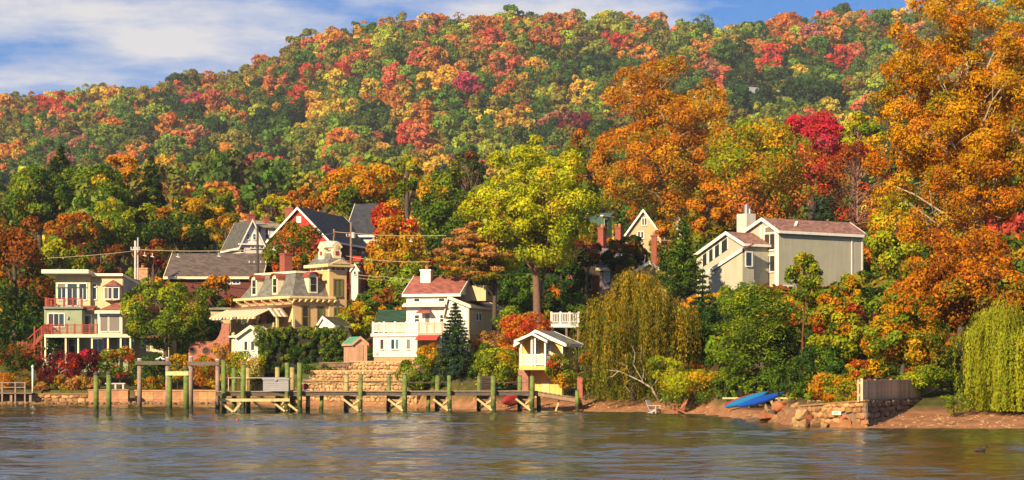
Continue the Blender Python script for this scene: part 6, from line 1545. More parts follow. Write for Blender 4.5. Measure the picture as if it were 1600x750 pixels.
# pier head: landing, tall piles, low beams
for px, top, off, mat, cap in ((350,563,-.2,GPILE,'red'),(366,575,PW+.2,GPILE,'flat'),(379.5,570,-.35,GPILE,'flat'),(388,575,PW+.3,TPILE,'flat')):
    pile(t, onp(px, off), off, Z(top, 133), .16, mat, cap)
for y_ in (-.5, PW + .45): MB().box(onp(343, y_), onp(452, y_), y_ - .06, y_ + .06, ZD - .62, ZD - .42).build('low_beam', BRACE if y_ < 0 else DECK, t)
MB().bar((onp(345,-.5), -.55, ZD - .7), (onp(364,-.5), -.55, .08), .07, .15).build('brace', BRACE, t); MB().bar((onp(376,-.5), -.55, ZD - .7), (onp(365,-.5), -.55, .08), .07, .15).build('brace', BRACE, t)
MB().bar((onp(394,1), 1.0, ZD - .5), (onp(410,1), 1.0, .15), .07, .16).build('brace', BRACE, t)
# ropes slung between the posts, on both sides
ROPE = simple('rope', (0.10, 0.07, 0.05), .9)
def rope(pts, z_, parent, sag=.13, r=.022):
    for a, b in zip(pts[:-1], pts[1:]):
        q = [Vector(a).lerp(Vector(b), f_) + Vector((0, 0, z_ - sag * 4 * f_ * (1 - f_))) for f_ in np.linspace(0, 1, 7)]
        MB().tube(q, r, 5).build('rope', ROPE, parent)
rope([(onp(p, -.2), -.2, 0) for p in (468, 563, 632, 702.5, 771, 831)], ZD + .72, t); rope([(onp(p, PW+.2), PW + .2, 0) for p in (457, 541, 607, 683, 748, 812)], ZD + .72, t)
# ramp to the beach
xr0 = PL; xr1 = onp(905, 1.0); zr1 = Z(624, 138.5)
nr_ = 11
for i in range(nr_):
    f_ = i / nr_; MB().box(0, .30, .1, PW - .1, 0, .06).build('ramp_plank', DECK, t, loc=(xr0 + (xr1 - xr0) * f_, 0, ZD + (zr1 - ZD) * f_ - .02))
for y_ in (.15, PW - .3): MB().bar((xr0, y_, ZD - .15), (xr1, y_, zr1 - .15), .14, .24).build('stringer', DECK, t)
pile(t, onp(902, -.1), -.1, Z(610, 138), .14, GPILE)
MB().bar((onp(868, .5), .5, .0), (onp(875, .5), .5, zr1 + .15), .1).build('brace', BRACE, t)
# pipe railing behind the pier head
pr_ = MB(); PIPE = simple('pipe_rail', (0.55, 0.42, 0.32), .5, .15)
z_ = Z(590.5, 136); pr_.tube([(onp(356, PW), PW, z_), (onp(446, PW), PW, z_)], .03, 6)
for p in (357, 384, 420, 445): pr_.tube([(onp(p, PW), PW, ZD), (onp(p, PW), PW, z_)], .03, 6)
pr_.build('pipe_railing', PIPE, t)
# dock box
db = thing('dock_box', 'grey clapboard dock box with a hinged lid on the pier', 'box', PO + Vector((math.cos(pa_) * onp(411, -.05) , math.sin(pa_) * onp(411, -.05), ZD + .063)), pa_ - math.radians(14))
GB = simple('dock_box_grey', (0.28, 0.27, 0.29), .7, .12, 3)
for i in range(6): MB().box(0, 1.72, .02 + .004 * (i % 2), .9, i * .13, i * .13 + .122).build('board', GB, db)
MB().hull8([(-.05,-.06,.785),(1.77,-.06,.785),(1.77,.98,.83),(-.05,.98,.83),(-.05,-.06,.85),(1.77,-.06,.85),(1.77,.98,.93),(-.05,.98,.93)]).build('lid', simple('dock_box_lid', (0.36, 0.35, 0.36), .6, .12), db)
MB().box(.78, .94, -.09, -.063, .70, .82).build('hasp', METAL, db)
# dark slatted trap standing on the pier
tr = thing('crab_trap', 'dark slatted trap standing upright on the pier', 'trap', PO + Vector((math.cos(pa_) * onp(752.5, .3) - math.sin(pa_) * .3, math.sin(pa_) * onp(752.5, .3) + math.cos(pa_) * .3, ZD + .063)), pa_)
TD = simple('trap_wood', (0.07, 0.05, 0.04), .8, .3)
MB().box(0, .06, 0, .35, 0, 1.02).build('frame', TD, tr); MB().box(.72, .78, 0, .35, 0, 1.02).build('frame', TD, tr); MB().box(.06, .72, 0, .05, .96, 1.02).build('frame', TD, tr)
for i in range(6): MB().box(.061, .719, .02, .05, .04 + i * .155, .14 + i * .155).build('slat', TD, tr)
for x_ in (.27, .48): MB().box(x_, x_ + .04, .051, .08, .02, .96).build('batten', TD, tr)
MB().box(.06, .72, .3, .34, .02, .95).build('back', TD, tr)
# red square post at the foot of the ramp
t = thing('red_post', 'square red-brown post at the foot of the ramp', 'post', (X(906, 139.8), 139.8, 0.0))
MB().box(-.18, .18, -.18, .18, -.3, Z(590, 139.8)).build('shaft', simple('red_brown_post', (0.36, 0.10, 0.075), .8, .2), t); MB().box(-.2, .2, -.2, .2, Z(590, 139.8) + .003, Z(588.5, 139.8)).build('cap', BEAM, t)
# outboard bits by the pier: reel with arm
t = thing('hose_reel', 'small pipe arm and reel on the pier beside tall piles', 'reel', PO + Vector((math.cos(pa_) * onp(474, .5) - math.sin(pa_) * .5, math.sin(pa_) * onp(474, .5) + math.cos(pa_) * .5, ZD + .063)), pa_)
MB().tube([(0,0,0),(0,0,.75),(.3,0,.82),(.55,0,.84)], .035, 7).build('arm', METAL, t); MB().tube([(.15,-.12,.3),(.15,.12,.3)], .22, 12).build('drum', RED_PAINT, t); MB().box(-.1,.4,-.15,.15,0,.05).build('foot', METAL, t)

# ------------------------------------------------------------------ left lawn jetty, lamp post
t = thing('lawn_jetty', 'short grey boardwalk with rails at the far left shore', 'jetty', (X(-25, 166), 166, 0)); L = X(52, 166) - X(-25, 166)
me = MB().box(0, .2, 0, 1.4, 0, .06).mesh('plank', YPILE)
for i in range(int(L / .21)):
    o = bpy.data.objects.new('plank', me); link(o, t); o.location = (i * .21, 0, .86)
for x_ in (1.5, 2.6, 3.4): MB().box(x_-.06, x_+.06, .0, .12, -.6, 1.85).build('post', YPILE, t)
for z_ in (1.35, 1.75): MB().box(.2, 3.5, .03, .09, z_, z_ + .07).build('rail', YPILE, t)
for x_ in (.6, 2.2, L - .3): MB().box(x_-.1, x_+.1, .2, .4, -.6, .855).build('support', YPILE, t)
t = thing('lamp_post', 'slim white post with a round cap at the end of the left boardwalk', 'post', (X(51, 167.8), 167.8, .7))
MB().tube([(0,0,0),(0,0,Z(575,167.8)-.7)], .075, 8).build('shaft', WHITE, t, True); MB().tube([(0,0,Z(575,167.8)-.698),(0,0,Z(574,167.8)-.62),(0,0,Z(573,167.8)-.55)], [.1,.12,.03], 8).build('cap', WHITE, t, True)
# bench on the sea wall
t = thing('stone_bench', 'pale concrete bench on the sea wall behind the green piles', 'bench', (X(164, 168.6), 168.6, 1.25))
MB().box(0, 1.7, 0, .45, .38, .48).build('seat', simple('concrete', (0.5,0.45,0.4), .9, .2), t)
for x_ in (.1, .8, 1.45): MB().box(x_, x_+.15, .04, .41, -.2, .377).build('leg', simple('concrete', (0.5,0.45,0.4)), t)
# brick garden wall with curved shoulder and round niches
h = House('brick_garden_wall', 'old brick garden wall with a tall pier and round planter niches', 294, 171.5, 0, 2.5, 'wall', None)
fx, zz = h.fx, h.zz
out = [(fx(294),-1.0),(fx(358),-1.0),(fx(358),zz(505)),(fx(346.5),zz(505)),(fx(345.5),zz(514)),(fx(342),zz(524)),(fx(337),zz(531)),(fx(330),zz(534.5)),(fx(302),zz(534.5)),(fx(297),zz(537)),(fx(294),zz(543))]
MB().prism(out, 0, .5, 'y').build('body', BRICK_OLD, h.t)
for i in range(11):                                                    # brick courses of the coping
    a = fx(302 + i * 2.6); MB().box(a + .01, a + .14, -.05, .55, zz(534.5) + .003, zz(534.5) + .08).build('coping_brick', BRICK, h.t)
for px in (301.5, 322):
    c_ = Vector((fx(px), 0, zz(548))); v = []
    for r_, o_ in ((.36,-.03),(.27,-.05),(.25,-.006)): v += [(c_.x + r_*math.cos(q), o_, c_.z + r_*math.sin(q)) for q in np.linspace(0, 2*math.pi, 14, False)]
    f = [(r_*14+i, r_*14+(i+1)%14, (r_+1)*14+(i+1)%14, (r_+1)*14+i) for r_ in range(2) for i in range(14)]
    nn = MB().add(v, f).build('niche_ring', BRICK, h.t); MB().add(v[28:], [tuple(range(14))]).build('niche_shade_disc', simple('niche_shade', (0.03,0.025,0.02)), nn)  # flat dark disc stands in for the shade of a hollow
# ------------------------------------------------------------------ boats and beach things
def kayak(label, p, q, w, hgt, mat, group, roll=0.0, cockpit=True, name='kayak'):
    p, q = Vector(p), Vector(q); L = (q - p).length; t = thing(name, label, 'kayak' if name == 'kayak' else 'canoe', p, 0, group)
    M = (q - p).to_track_quat('X', 'Z').to_matrix().to_4x4() @ Matrix.Rotation(roll, 4, 'X')
    mb = MB(); S, R_ = 15, 12
    for i in range(S):
        f_ = i / (S - 1); ww = max(.012, (math.sin(math.pi * f_) ** .72)) * w / 2; rise = .16 * hgt * (abs(f_ - .5) * 2) ** 3
        for k in range(R_):
            a = 2 * math.pi * k / R_; yy = ww * math.cos(a); zz_ = math.sin(a) * (hgt * .5 if math.sin(a) < 0 else hgt * .36) * (ww / (w / 2)) ** .6
            mb.v.append(tuple(M @ Vector((L * f_, yy, zz_ + rise))))
    for i in range(S - 1):
        for k in range(R_): mb.f.append((i*R_+k, i*R_+(k+1)%R_, (i+1)*R_+(k+1)%R_, (i+1)*R_+k)); mb.m.append(0)
    hull = mb.build('hull', mat, t, True)
    if cockpit:
        r_ = MB(); v = [tuple(M @ Vector((L*.5 + L*.13*math.cos(a), w*.3*math.sin(a), hgt*.36 + zz_))) for zz_ in (-.02, .05) for a in np.linspace(0, 2*math.pi, 12, False)]
        r_.add(v, [tuple(range(12, 24))] + [(i, (i+1)%12, 12+(i+1)%12, 12+i) for i in range(12)]).build('cockpit', CAPM, t)
    return t
KB1, KB2, KR = simple('kayak_light_blue', (0.02,0.20,0.46), .3, .12, 2, spec=.5), simple('kayak_blue', (0.008,0.075,0.46), .3, .1, 2, spec=.5), simple('kayak_red', (0.42,0.02,0.035), .35, .1, 2, spec=.5)
kayak('light blue kayak lying on the beach, left of two blue ones', P(1131, 637.5, 121), P(1200, 613, 123.6), .62, .42, KB1, 'kayaks on the beach rack', .5, False)
kayak('deep blue kayak lying on the beach, right of two blue ones', P(1151, 636.5, 120.2), P(1226, 613.5, 122.6), .6, .40, KB2, 'kayaks on the beach rack', .5, False)
kayak('red kayak behind the two blue ones', P(1131, 634, 122.6), P(1196, 613.5, 125.2), .6, .38, KR, 'kayaks on the beach rack', .4, False)
t = thing('kayak_rack', 'low timber kayak rack with slanted slats on the beach', 'rack', (X(1170, 123.5), 123.5, .4))
for i, x_ in enumerate((.1, .6, 1.1, 1.6, 2.1)): MB().bar((x_, -.2, 0), (x_ - .25, .3, .75), .1, .16).build('slat', DECK, t)
MB().bar((-1.6, .32, .72), (3.4, .32, .72), .07, .1).build('rail', BRACE, t)
kayak('red canoe with white rim pulled up under the pier', P(785, 630, 142.2), P(812, 619, 145.2), .85, .5, KR, None, .9, False, 'canoe')
kayak('dark green canoe turned over on the bank behind the pier', P(772, 607.5, 148.5), P(808, 606, 148.5), .8, .45, simple('canoe_green',(0.03,0.08,0.04),.4), None, math.pi, False, 'canoe')
wr_ = bpy.data.objects.get('canoe'); 
def chair(label, px, d, rz, mat):
    x = X(px, d); t = thing('beach_chair', label, 'chair', (x, d, gz(x, d)), rz, 'chairs on the beach')
    for i in range(5): MB().hull8([(-.28+i*.115,.20,.30),(-.28+i*.115+.1,.20,.30),(-.28+i*.115+.1,.23,.30),(-.28+i*.115,.23,.30),(-.28+i*.115,.48,.98),(-.28+i*.115+.1,.48,.98),(-.28+i*.115+.1,.51,.98),(-.28+i*.115,.51,.98)]).build('back_slat', mat, t)
    for i in range(4): MB().box(-.28,.28,-.3+i*.135,-.3+i*.135+.12,.36-i*.02,.385-i*.02).build('seat_slat', mat, t)
    for sx_ in (-.32, .28):
        MB().box(sx_,sx_+.05,-.32,-.26,0,.6).build('leg', mat, t); MB().bar((sx_+.025,-.3,.33),(sx_+.025,.5,.02),.05,.1).build('leg', mat, t); MB().box(sx_-.03,sx_+.09,-.4,.3,.6,.63).build('armrest', mat, t)
chair('grey slatted beach chair leaning by the dead branch', 1022, 131, 1.0, simple('chair_grey',(0.42,0.38,0.36),.7))
chair('red-brown slatted beach chair beside the yellow shrub', 1061, 129.5, -1.2, simple('chair_brown',(0.38,0.15,0.08),.7))
o = link(bpy.data.objects.new('foam_float', rock_mesh(811, WHITE, .8, 30))); o.location = (X(995, 138.6), 138.6, .06); o.scale = (.5, .35, .3); tag(o, 'white foam float washed up at the waterline by weeping tree', 'float')
d = DW(658.5); t = thing('buoy', 'small red buoy floating in front of the pier head', 'buoy', (X(371, d), d, 0)); MB().tube([(0,0,-.1),(0,0,-.02),(0,0,.08),(0,0,.15),(0,0,.18)], [.04,.12,.13,.08,.03], 10).build('float', KR, t, True); MB().tube([(0,0,.18),(0,0,.24)], .02, 6).build('eye', METAL, t)
# duck on the water
d = DW(705); t = thing('duck', 'dark duck floating alone on the water at lower right', 'duck', (X(1531, d), d, 0), math.radians(8))
mb = MB(); mb.tube([(-.26,0,.06),(-.2,0,.05),(-.1,0,.05),(.03,0,.045),(.12,0,.05),(.17,0,.07),(.19,0,.12),(.21,0,.165),(.245,0,.17),(.275,0,.16),(.32,0,.15)], [.008,.04,.075,.085,.07,.045,.03,.036,.036,.02,.006], 10); mb.build('body', simple('duck_brown',(0.045,0.035,0.028),.6,.3,30), t, True)
# two gulls on the left mooring beam
for i, px in enumerate((247, 254.5)):
    d = 139.5; t = thing('gull', ['white gull perched on the dark beam, left one of two', 'white gull perched on the dark beam, right one of two'][i], 'gull', (X(px, d), d + 0.0, Z(564.2, d) + .0), [0.3, 2.6][i], 'gulls on the mooring beam')
    mb = MB(); mb.tube([(-.2,0,.13),(-.12,0,.14),(0,0,.16),(.1,0,.19),(.13,0,.25),(.16,0,.29),(.2,0,.28),(.25,0,.265)], [.01,.045,.07,.06,.035,.04,.025,.005], 8)
    mb.tube([(0,.02,0),(0,.02,.12)], .01, 4); mb.tube([(0,-.02,0),(0,-.02,.12)], .01, 4); mb.build('body', WHITE, t, True)
# dead branch on the beach
rng = np.random.default_rng(44); d = 135.5
t = thing('dead_branch', 'bleached dead branch sprawling under the weeping tree', 'branch', (X(1030, d), d, gz(X(1030, d), d)))
mb = MB(); o_ = Vector((X(1030, d), d, gz(X(1030, d), d)))
main = [P(1030, 628, d) - o_, P(1018, 606, d) - o_, P(1002, 596, d) - o_, P(985, 588, d) - o_, P(968, 580, d) - o_, P(948, 578, d) - o_]
mb.tube(main, [.09, .07, .055, .04, .03, .012], 7)
for a, pts in ((2, [(1002,596),(1006,580),(1000,560),(1003,540)]), (3, [(985,588),(978,572),(964,566),(955,556)]), (1, [(1018,606),(1030,590),(1028,572),(1036,556)]), (4, [(968,580),(958,588),(946,590)]), (2, [(1004,594),(990,570),(992,552),(986,540)]), (0, [(1030,628),(1046,610),(1040,592)]), (3, [(990,590),(975,600),(985,612)])):
    q = [P(px + rng.normal(0, 1), py, d + rng.uniform(-.8, .8)) - o_ for px, py in pts]; mb.tube(q, np.linspace(.032, .008, len(q)), 6)
mb.build('wood', BARK_DEAD, t, True)
# ------------------------------------------------------------------ utility poles and wires
POLE = simple('pole_wood', (0.20, 0.12, 0.085), .9, .3, 5)
POLE_PALE = simple('pole_pale', (0.46, 0.40, 0.34), .8, .2, 4)
def pole(label, px, d, top, r, mat, arms=()):
    x = X(px, d); b = gz(x, d) - .3; H = Z(top, d) - b; t = thing('utility_pole', label, 'utility pole', (x, d, b), 0, 'utility poles')
    MB().tube([(0,0,0),(0,0,H)], [r*1.15, r*.85], 9).build('shaft', mat, t, True)
    for (dz, w) in arms:
        MB().box(-w, w, -.12, -.0, H - dz - .06, H - dz + .06).build('crossarm', mat, t)
        for s_ in (-.9, -.35, .35, .9): MB().tube([(w*s_, -.06, H-dz+.062),(w*s_, -.06, H-dz+.28)], .06, 7).build('insulator', simple('insulator',(0.5,0.5,0.5),.3), t)
    return t
pole('pale double utility pole above the cream house', 211.5, 198, 376, .13, POLE_PALE, ((.9, .45),)); pole('thin pale pole beside the double one', 215.5, 198.6, 371, .07, POLE_PALE)
pole('dark utility pole with brackets behind the long brown roof', 402.5, 196, 355, .13, simple('pole_dark',(0.05,0.04,0.04),.8), ((2.2, .7),(3.6, .9)))
pole('short wooden pole left of the tall one by the barn', 522, 208, 358, .13, POLE); tp_ = pole('tall brown utility pole with transformer in front of the barn', 548.5, 207, 347, .13, POLE, ((1.5, .5),))
MB().tube([(.25,-.1,Z(372,207)-tp_.location.z),(.25,-.1,Z(363,207)-tp_.location.z)], .2, 10).build('transformer', simple('transformer_grey',(0.45,0.45,0.45),.5), tp_)
WIRE = simple('wire_pale', (0.40, 0.29, 0.18), .6, .1)
def wire(label, pts, r=.045, hang=()):
    t = thing('power_line', label, 'cable', P(*pts[0]), 0, 'overhead cables'); o_ = t.location.copy(); q = []
    for a, b in zip(pts[:-1], pts[1:]):
        A, B = P(*a), P(*b)
        for f_ in np.linspace(0, 1, 9)[(1 if q else 0):]: q.append(A.lerp(B, f_) + Vector((0, 0, -.012 * (B - A).length * 4 * f_ * (1 - f_))) - o_)
    MB().tube(q, r * .65, 6).build('cable', WIRE, t, True)
    for (px, py, d) in hang:
        c_ = P(px, py, d) - o_; m_ = MB(); m_.bar(c_, c_ - Vector((0,0,.35)), .06); m_.bar(c_ - Vector((.18,0,.3)), c_ - Vector((-.18,0,.38)), .08); m_.build('spacer', simple('spacer_grey',(0.55,0.53,0.5),.5), t)
wire('pale cable rising from the left edge to the double pole', [(28, 405, 198), (211, 392, 198)])
wire('pale cable with hanging spacers above the long brown roof', [(214, 390, 198), (402, 390, 196)], .05, [(226,394,198),(238,395.5,198),(278,396,197),(342,395,196.5)])
wire('pale cable climbing from the dark pole to the barn poles', [(403, 388, 196), (522, 363.5, 208)], .05, [(428,385,199),(493,372,205)])
wire('pale cable between the two poles by the barn', [(522, 362, 208), (548, 364, 207)], .045)
wire('pale cable from barn poles into the yellow tree', [(548, 364, 207), (655, 368, 200), (745, 365, 196)], .045, [(583,370,205),(642,372,201)])
wire('lower pale cable from tower roof across the tall maple', [(541, 400, 206), (600, 407, 200), (672, 409, 196)], .05)
wire('lowest pair cable crossing above the mossy roof', [(556, 429, 204), (600, 432, 200), (668, 436, 190)], .045); wire('thin lowest cable under the pair above the mossy roof', [(556, 434, 204), (600, 437, 200), (668, 441, 190)], .03)
wire('thin pale cable behind the pink house roof', [(932, 367, 200), (975, 371, 200), (1090, 376, 195)], .04); wire('pale cable running from the grey house roof into the trees', [(1314, 353, 178), (1366, 344.5, 182)], .05)
for px, d, top, lb in ((1316, 560, 140, 'slim pale pole half way up the hill left of another'), (1329, 560, 146, 'slim pale pole half way up the hill by the huge tree')):
    q = stand_off(px, 170); x = X(px, q); b = gz(x, q) - 1; t = thing('hill_pole', lb, 'pole', (x, q, b), 0, 'utility poles'); MB().tube([(0,0,0),(0,0,Z(top,q)-b)], [.3,.2], 7).build('shaft', POLE_PALE, t)
# ------------------------------------------------------------------ shrubs, hedges, ground cover
G_S = 'garden shrubs along the shore'
S = lambda lb, px, d, cx, cy, rx, ry, pal, seed, n=1800, leaf=.18, k=16, **kw: shrub('garden_shrub', lb, px, d, cx, cy, rx, ry, pal, seed, n, leaf, k, **kw)
S('crimson japanese maple with bare pale stems below the red stair', 92, 171, 92, 572, 40, 20, [('bu',4),('r',1.5,1),('cr',1)], 201, 3200, .17, 26, bark=BARK_DEAD)
S('deep burgundy round shrub right of the crimson maple', 137, 172, 137, 566, 22, 22, [('bu',5),('cr',.8)], 202, 2600, .17, 20)
S('low burgundy shrub under the crimson maple', 75, 169.5, 76, 590, 20, 12, [('bu',4),('dg',1)], 203, 1200, .15)
S('orange and green dogwood shrub below the sunroom', 188, 172, 188, 568, 32, 24, [('o',2,.8),('g',3,-.5),('lg',2),('r',1.2)], 204, 3600, .18, 28)
S('tall green shrub right of the orange dogwood', 236, 171, 236, 578, 30, 28, [('g',4),('dg',3),('lg',1,1)], 205, 3200, .18, 26)
S('golden shrub at the end of the block sea wall', 277, 170.5, 280, 578, 20, 24, [('gold',3,1),('lg',2),('ol',2)], 206, 2200, .17, 18)
S('dark green shrub in front of the red stair', 80, 175, 78, 540, 22, 20, [('dg',4),('g',3)], 207, 2200, .2, 18)
S('rusty spreading shrub at the far left lawn edge', 32, 170, 30, 560, 36, 24, [('dg',3),('g',2),('rust',2,1)], 208, 3000, .19, 24)
S('orange tufted grasses along the far left lawn', 20, 171, 18, 595, 34, 12, [('gold',3),('do',2),('y',1)], 209, 1800, .17)
S('golden ornamental grass clump behind the rubble wall', 105, 169.5, 108, 600, 30, 12, [('gold',4),('cop',3),('y',1.5)], 210, 2600, .17)
S('pale copper grass clump at the middle of the rubble wall', 76, 169.2, 72, 604, 18, 10, [('cop',3),('gold',2),('lg',1)], 211, 1400, .15)
S('coppery grass clump beside the block wall', 136, 169.6, 138, 600, 18, 11, [('cop',4),('gold',2)], 212, 1400, .16)
S('orange flower bed behind the grey pile pair', 235, 169.8, 235, 600, 26, 10, [('lg',2),('gold',2),('o',2),('yg',1)], 213, 2000, .14)
S('orange and red bush in front of the brick wall', 318, 169.8, 318, 582, 26, 24, [('o',3),('do',2),('rust',1),('lg',1)], 214, 3000, .16, 24)
S('bright yellow-green bush at the foot of the brick wall', 334, 169.2, 334, 594, 12, 14, [('y',3),('yg',2)], 215, 1300, .14, 12)
S('tawny twiggy bush in front of the brick pier', 350, 169.4, 347, 552, 15, 18, [('cop',3),('gold',2),('ol',1)], 216, 1600, .15, 16)
S('yellow-green hedge bush in front of the white cottage', 385, 164, 388, 574, 36, 22, [('lg',3),('yg',2,1),('g',2,-1),('gold',.8)], 217, 4000, .16, 28)
S('green bush beside the terrace wall right end', 652, 150.8, 652, 584, 28, 26, [('lg',3),('g',3,-.6),('yg',1)], 218, 3600, .16, 26)
S('golden feathery bush in front of the carport', 674, 151.5, 672, 556, 22, 18, [('gold',3),('do',2),('ol',1)], 219, 2400, .15, 20)
S('yellow-green bank shrub left of the boathouse', 772, 148, 774, 576, 38, 32, [('yg',3,.6),('lg',3),('g',2,-1),('gold',1)], 220, 6000, .16, 38)
S('dark leafy shrub in the middle of the bank', 764, 149, 762, 560, 18, 22, [('g',4),('lg',1)], 221, 2000, .16, 16)
S('flowering pinkish bank shrubs below the tan side wall', 772, 152, 772, 538, 34, 18, [('lg',3),('cop',2),('o',1.4),('gold',1.4),('pk',1)], 222, 3600, .16, 26)
S('scarlet-orange japanese maple above the boathouse roof', 822, 154, 822, 512, 44, 22, [('o',3),('r',3),('sal',2,1)], 223, 4200, .17, 34, cat='tree')
S('orange low shrub below the scarlet maple', 800, 151.5, 800, 536, 20, 16, [('o',3),('r',1),('gold',1)], 224, 1800, .15, 16)
S('green rose bush with red blooms at the boathouse corner', 878, 144.5, 880, 578, 24, 28, [('g',3),('lg',2),('r',.9,.5),('gold',1.4)], 225, 3400, .15, 24)
S('yellow-topped spreading shrub behind the beach chairs', 1088, 131, 1090, 610, 60, 24, [('yg',2.4,2),('gold',1.6,2),('g',4,-.6),('lg',2)], 226, 7000, .15, 44)
S('yellow-green dwarf pine over the dead branch', 1040, 134, 1042, 574, 26, 22, [('yg',3,.6),('lg',2),('ol',1)], 227, 2800, .15, 22)
S('orange and yellow vine tangle spilling over the headland wall', 1300, 107, 1302, 610, 46, 20, [('lg',4),('yg',3),('o',1.4),('r',.25,.6),('gold',1)], 228, 5200, .13, 36)
S('green creeper at the top of the rock pile', 1256, 110, 1258, 622, 22, 12, [('lg',3),('g',3),('r',.4)], 229, 2000, .12, 16)
S('low orange creeper along the top of the lit wall', 1318, 103.5, 1316, 624, 34, 8, [('o',2),('lg',2),('do',1)], 230, 1800, .12, 18)
S('bright green bush behind the plank fence', 1440, 109, 1442, 590, 44, 14, [('lg',4),('yg',2)], 231, 3000, .13, 24)
S('tall yellow-red sumac stems left of the plank fence', 1338, 106, 1338, 586, 14, 28, [('yg',2),('gold',2),('o',1),('r',.6,1)], 232, 1800, .13, 18)
S('thin sapling growing on the beach before the shaded wall', 1490, 103, 1490, 632, 22, 20, [('lg',3),('ol',2)], 233, 700, .11, 16)
S('round dark green shrub behind the kayaks', 1310, 113, 1308, 582, 24, 20, [('dg',3),('g',3)], 234, 2200, .16, 18)
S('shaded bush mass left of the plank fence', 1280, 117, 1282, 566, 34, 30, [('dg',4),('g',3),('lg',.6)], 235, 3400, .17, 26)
S('reddish-leaved bush at the foot of the grey house', 1290, 128, 1292, 480, 34, 32, [('lg',3),('o',1.4),('r',1),('yg',2)], 236, 3600, .17, 28)
S('shrub with orange plumes right of the grey house wall', 1334, 124, 1334, 452, 20, 26, [('gold',2),('o',2),('lg',2)], 237, 2000, .16, 18)
S('bushy green mass under the grey house left wing', 1160, 138, 1158, 468, 40, 26, [('lg',3),('g',3),('yg',1)], 238, 3600, .17, 28)
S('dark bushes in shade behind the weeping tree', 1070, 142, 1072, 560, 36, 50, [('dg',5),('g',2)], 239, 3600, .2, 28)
S('dark bush below the pink house wall', 900, 170, 898, 490, 34, 32, [('dg',4),('g',2)], 240, 2800, .2, 22)
S('sunlit green weeds between the two brown trunks', 805, 160, 806, 500, 34, 20, [('lg',3),('yg',2),('g',2)], 241, 2600, .17, 20)
S('dark shrub at the left foot of the spruce', 690, 149.6, 690, 596, 18, 14, [('g',3),('dg',2)], 242, 1300, .15, 12)
S('tall burgundy bush behind the plank fence end', 1490, 113, 1488, 575, 28, 18, [('bu',3),('rust',2),('g',2)], 243, 1900, .15, 16)
S('dense green thicket behind the plank fence by the willow', 1505, 110, 1505, 570, 46, 44, [('g',3),('dg',2),('ol',2),('do',1,1)], 250, 4500, .16, 36)
S('dark leafy skirt added for shade under the golden weeping tree', 985, 143, 985, 600, 84, 34, [('dg',4),('g',2),('wold',2)], 251, 5200, .17, 44)  # dark shrub added behind as the tree's shadowed interior
S('green bank bush between the yellow shrub and the kayaks', 1132, 128.5, 1132, 606, 26, 18, [('g',3),('lg',2),('dg',2)], 252, 2400, .15, 20)
S('dark bank bush above the kayak tips', 1232, 120, 1234, 598, 34, 20, [('dg',3),('g',3),('lg',1)], 253, 2800, .15, 24)
S('leafy bush above the yellow gable', 1045, 168, 1046, 430, 24, 22, [('g',3),('dg',2),('ol',2)], 254, 2000, .2, 18)
S('green bush at the right edge of the cream annex', 300, 176, 300, 560, 24, 26, [('g',3),('dg',3)], 244, 2200, .18, 18)
S('dark ivy climbing left of the shed terrace', 505, 162, 508, 590, 34, 16, [('dg',4),('g',2)], 245, 2600, .16, 20)
S('small red bush on the middle terrace', 596, 156, 597, 600, 9, 8, [('r',3),('bu',1)], 246, 700, .12, 8)
def leaf_mass(name, label, cat, boxes, pal, seed, n, leaf, group):
    """clipped or climbing foliage over a box: leaves all round its faces, bumpy"""
    rng = np.random.default_rng(seed); (x0, x1, y0, y1, z0, z1) = boxes
    t = thing(name, label, cat, ((x0+x1)/2, (y0+y1)/2, z0), 0, group)
    c = np.array([(x0+x1)/2, (y0+y1)/2, z0]); k = int(40 + (x1-x0)*(z1-z0)*14)
    f = rng.integers(0, 10, k); q = np.stack([rng.uniform(x0, x1, k), rng.uniform(y0, y1, k), rng.uniform(z0, z1, k)], 1); o = np.zeros((k, 3))
    fr, tp_, rt, lf = f < 5, (f >= 5) & (f < 8), f == 8, f == 9
    q[fr, 1] = y0; o[fr] = (0, -1, 0); q[tp_, 2] = z1 + rng.normal(0, .12, tp_.sum()); o[tp_] = (0, 0, 1); q[rt, 0] = x1; o[rt] = (1, 0, 0); q[lf, 0] = x0; o[lf] = (-1, 0, 0)
    p, nr, ci = clump_leaves(rng, q - c, rng.uniform(.13, .28, k), o, n, 1.0)
    keep = p[:, 2] > 0; p, nr, ci = p[keep], nr[keep], ci[keep]
    leaf_object('foliage', t, leaf_quads(rng, p, nr, leaf), paint(rng, pal, np.clip(p[:, 2] / (z1 - z0), 0, 1), ci))
    MB().box(x0-c[0]+.25, x1-c[0]-.25, y0-c[1]+.3, y1-c[1]-.2, 0, z1-z0-.25).build('twig_core', simple('twig_dark', (0.02,0.022,0.012), .9), t)
    return t
d = 164.5
leaf_mass('ivy_hedge', 'big dark green ivy mass beside the white cottage', 'hedge', (X(408,d), X(536,d), d, d+3.2, 2.6, Z(518,d)), [('dg',5),('g',2),('lg',.5,2),('ol',.4,1)], 301, 26000, .15, None)
d = 124.5
leaf_mass('clipped_hedge', 'low clipped hedge behind the kayaks', 'hedge', (X(1146,d), X(1262,d), d+1.6, d+3.0, .8, Z(598,d)), [('g',3),('lg',2,1),('dg',2)], 302, 5000, .13, None)
vine = leaf_mass('ivy_vine', 'ivy strand creeping over the cottage gable edge', 'vine', (X(399,166), X(412,166), 166.1, 166.6, Z(545,166), Z(516,166)), [('g',3),('lg',2)], 303, 900, .14, None)
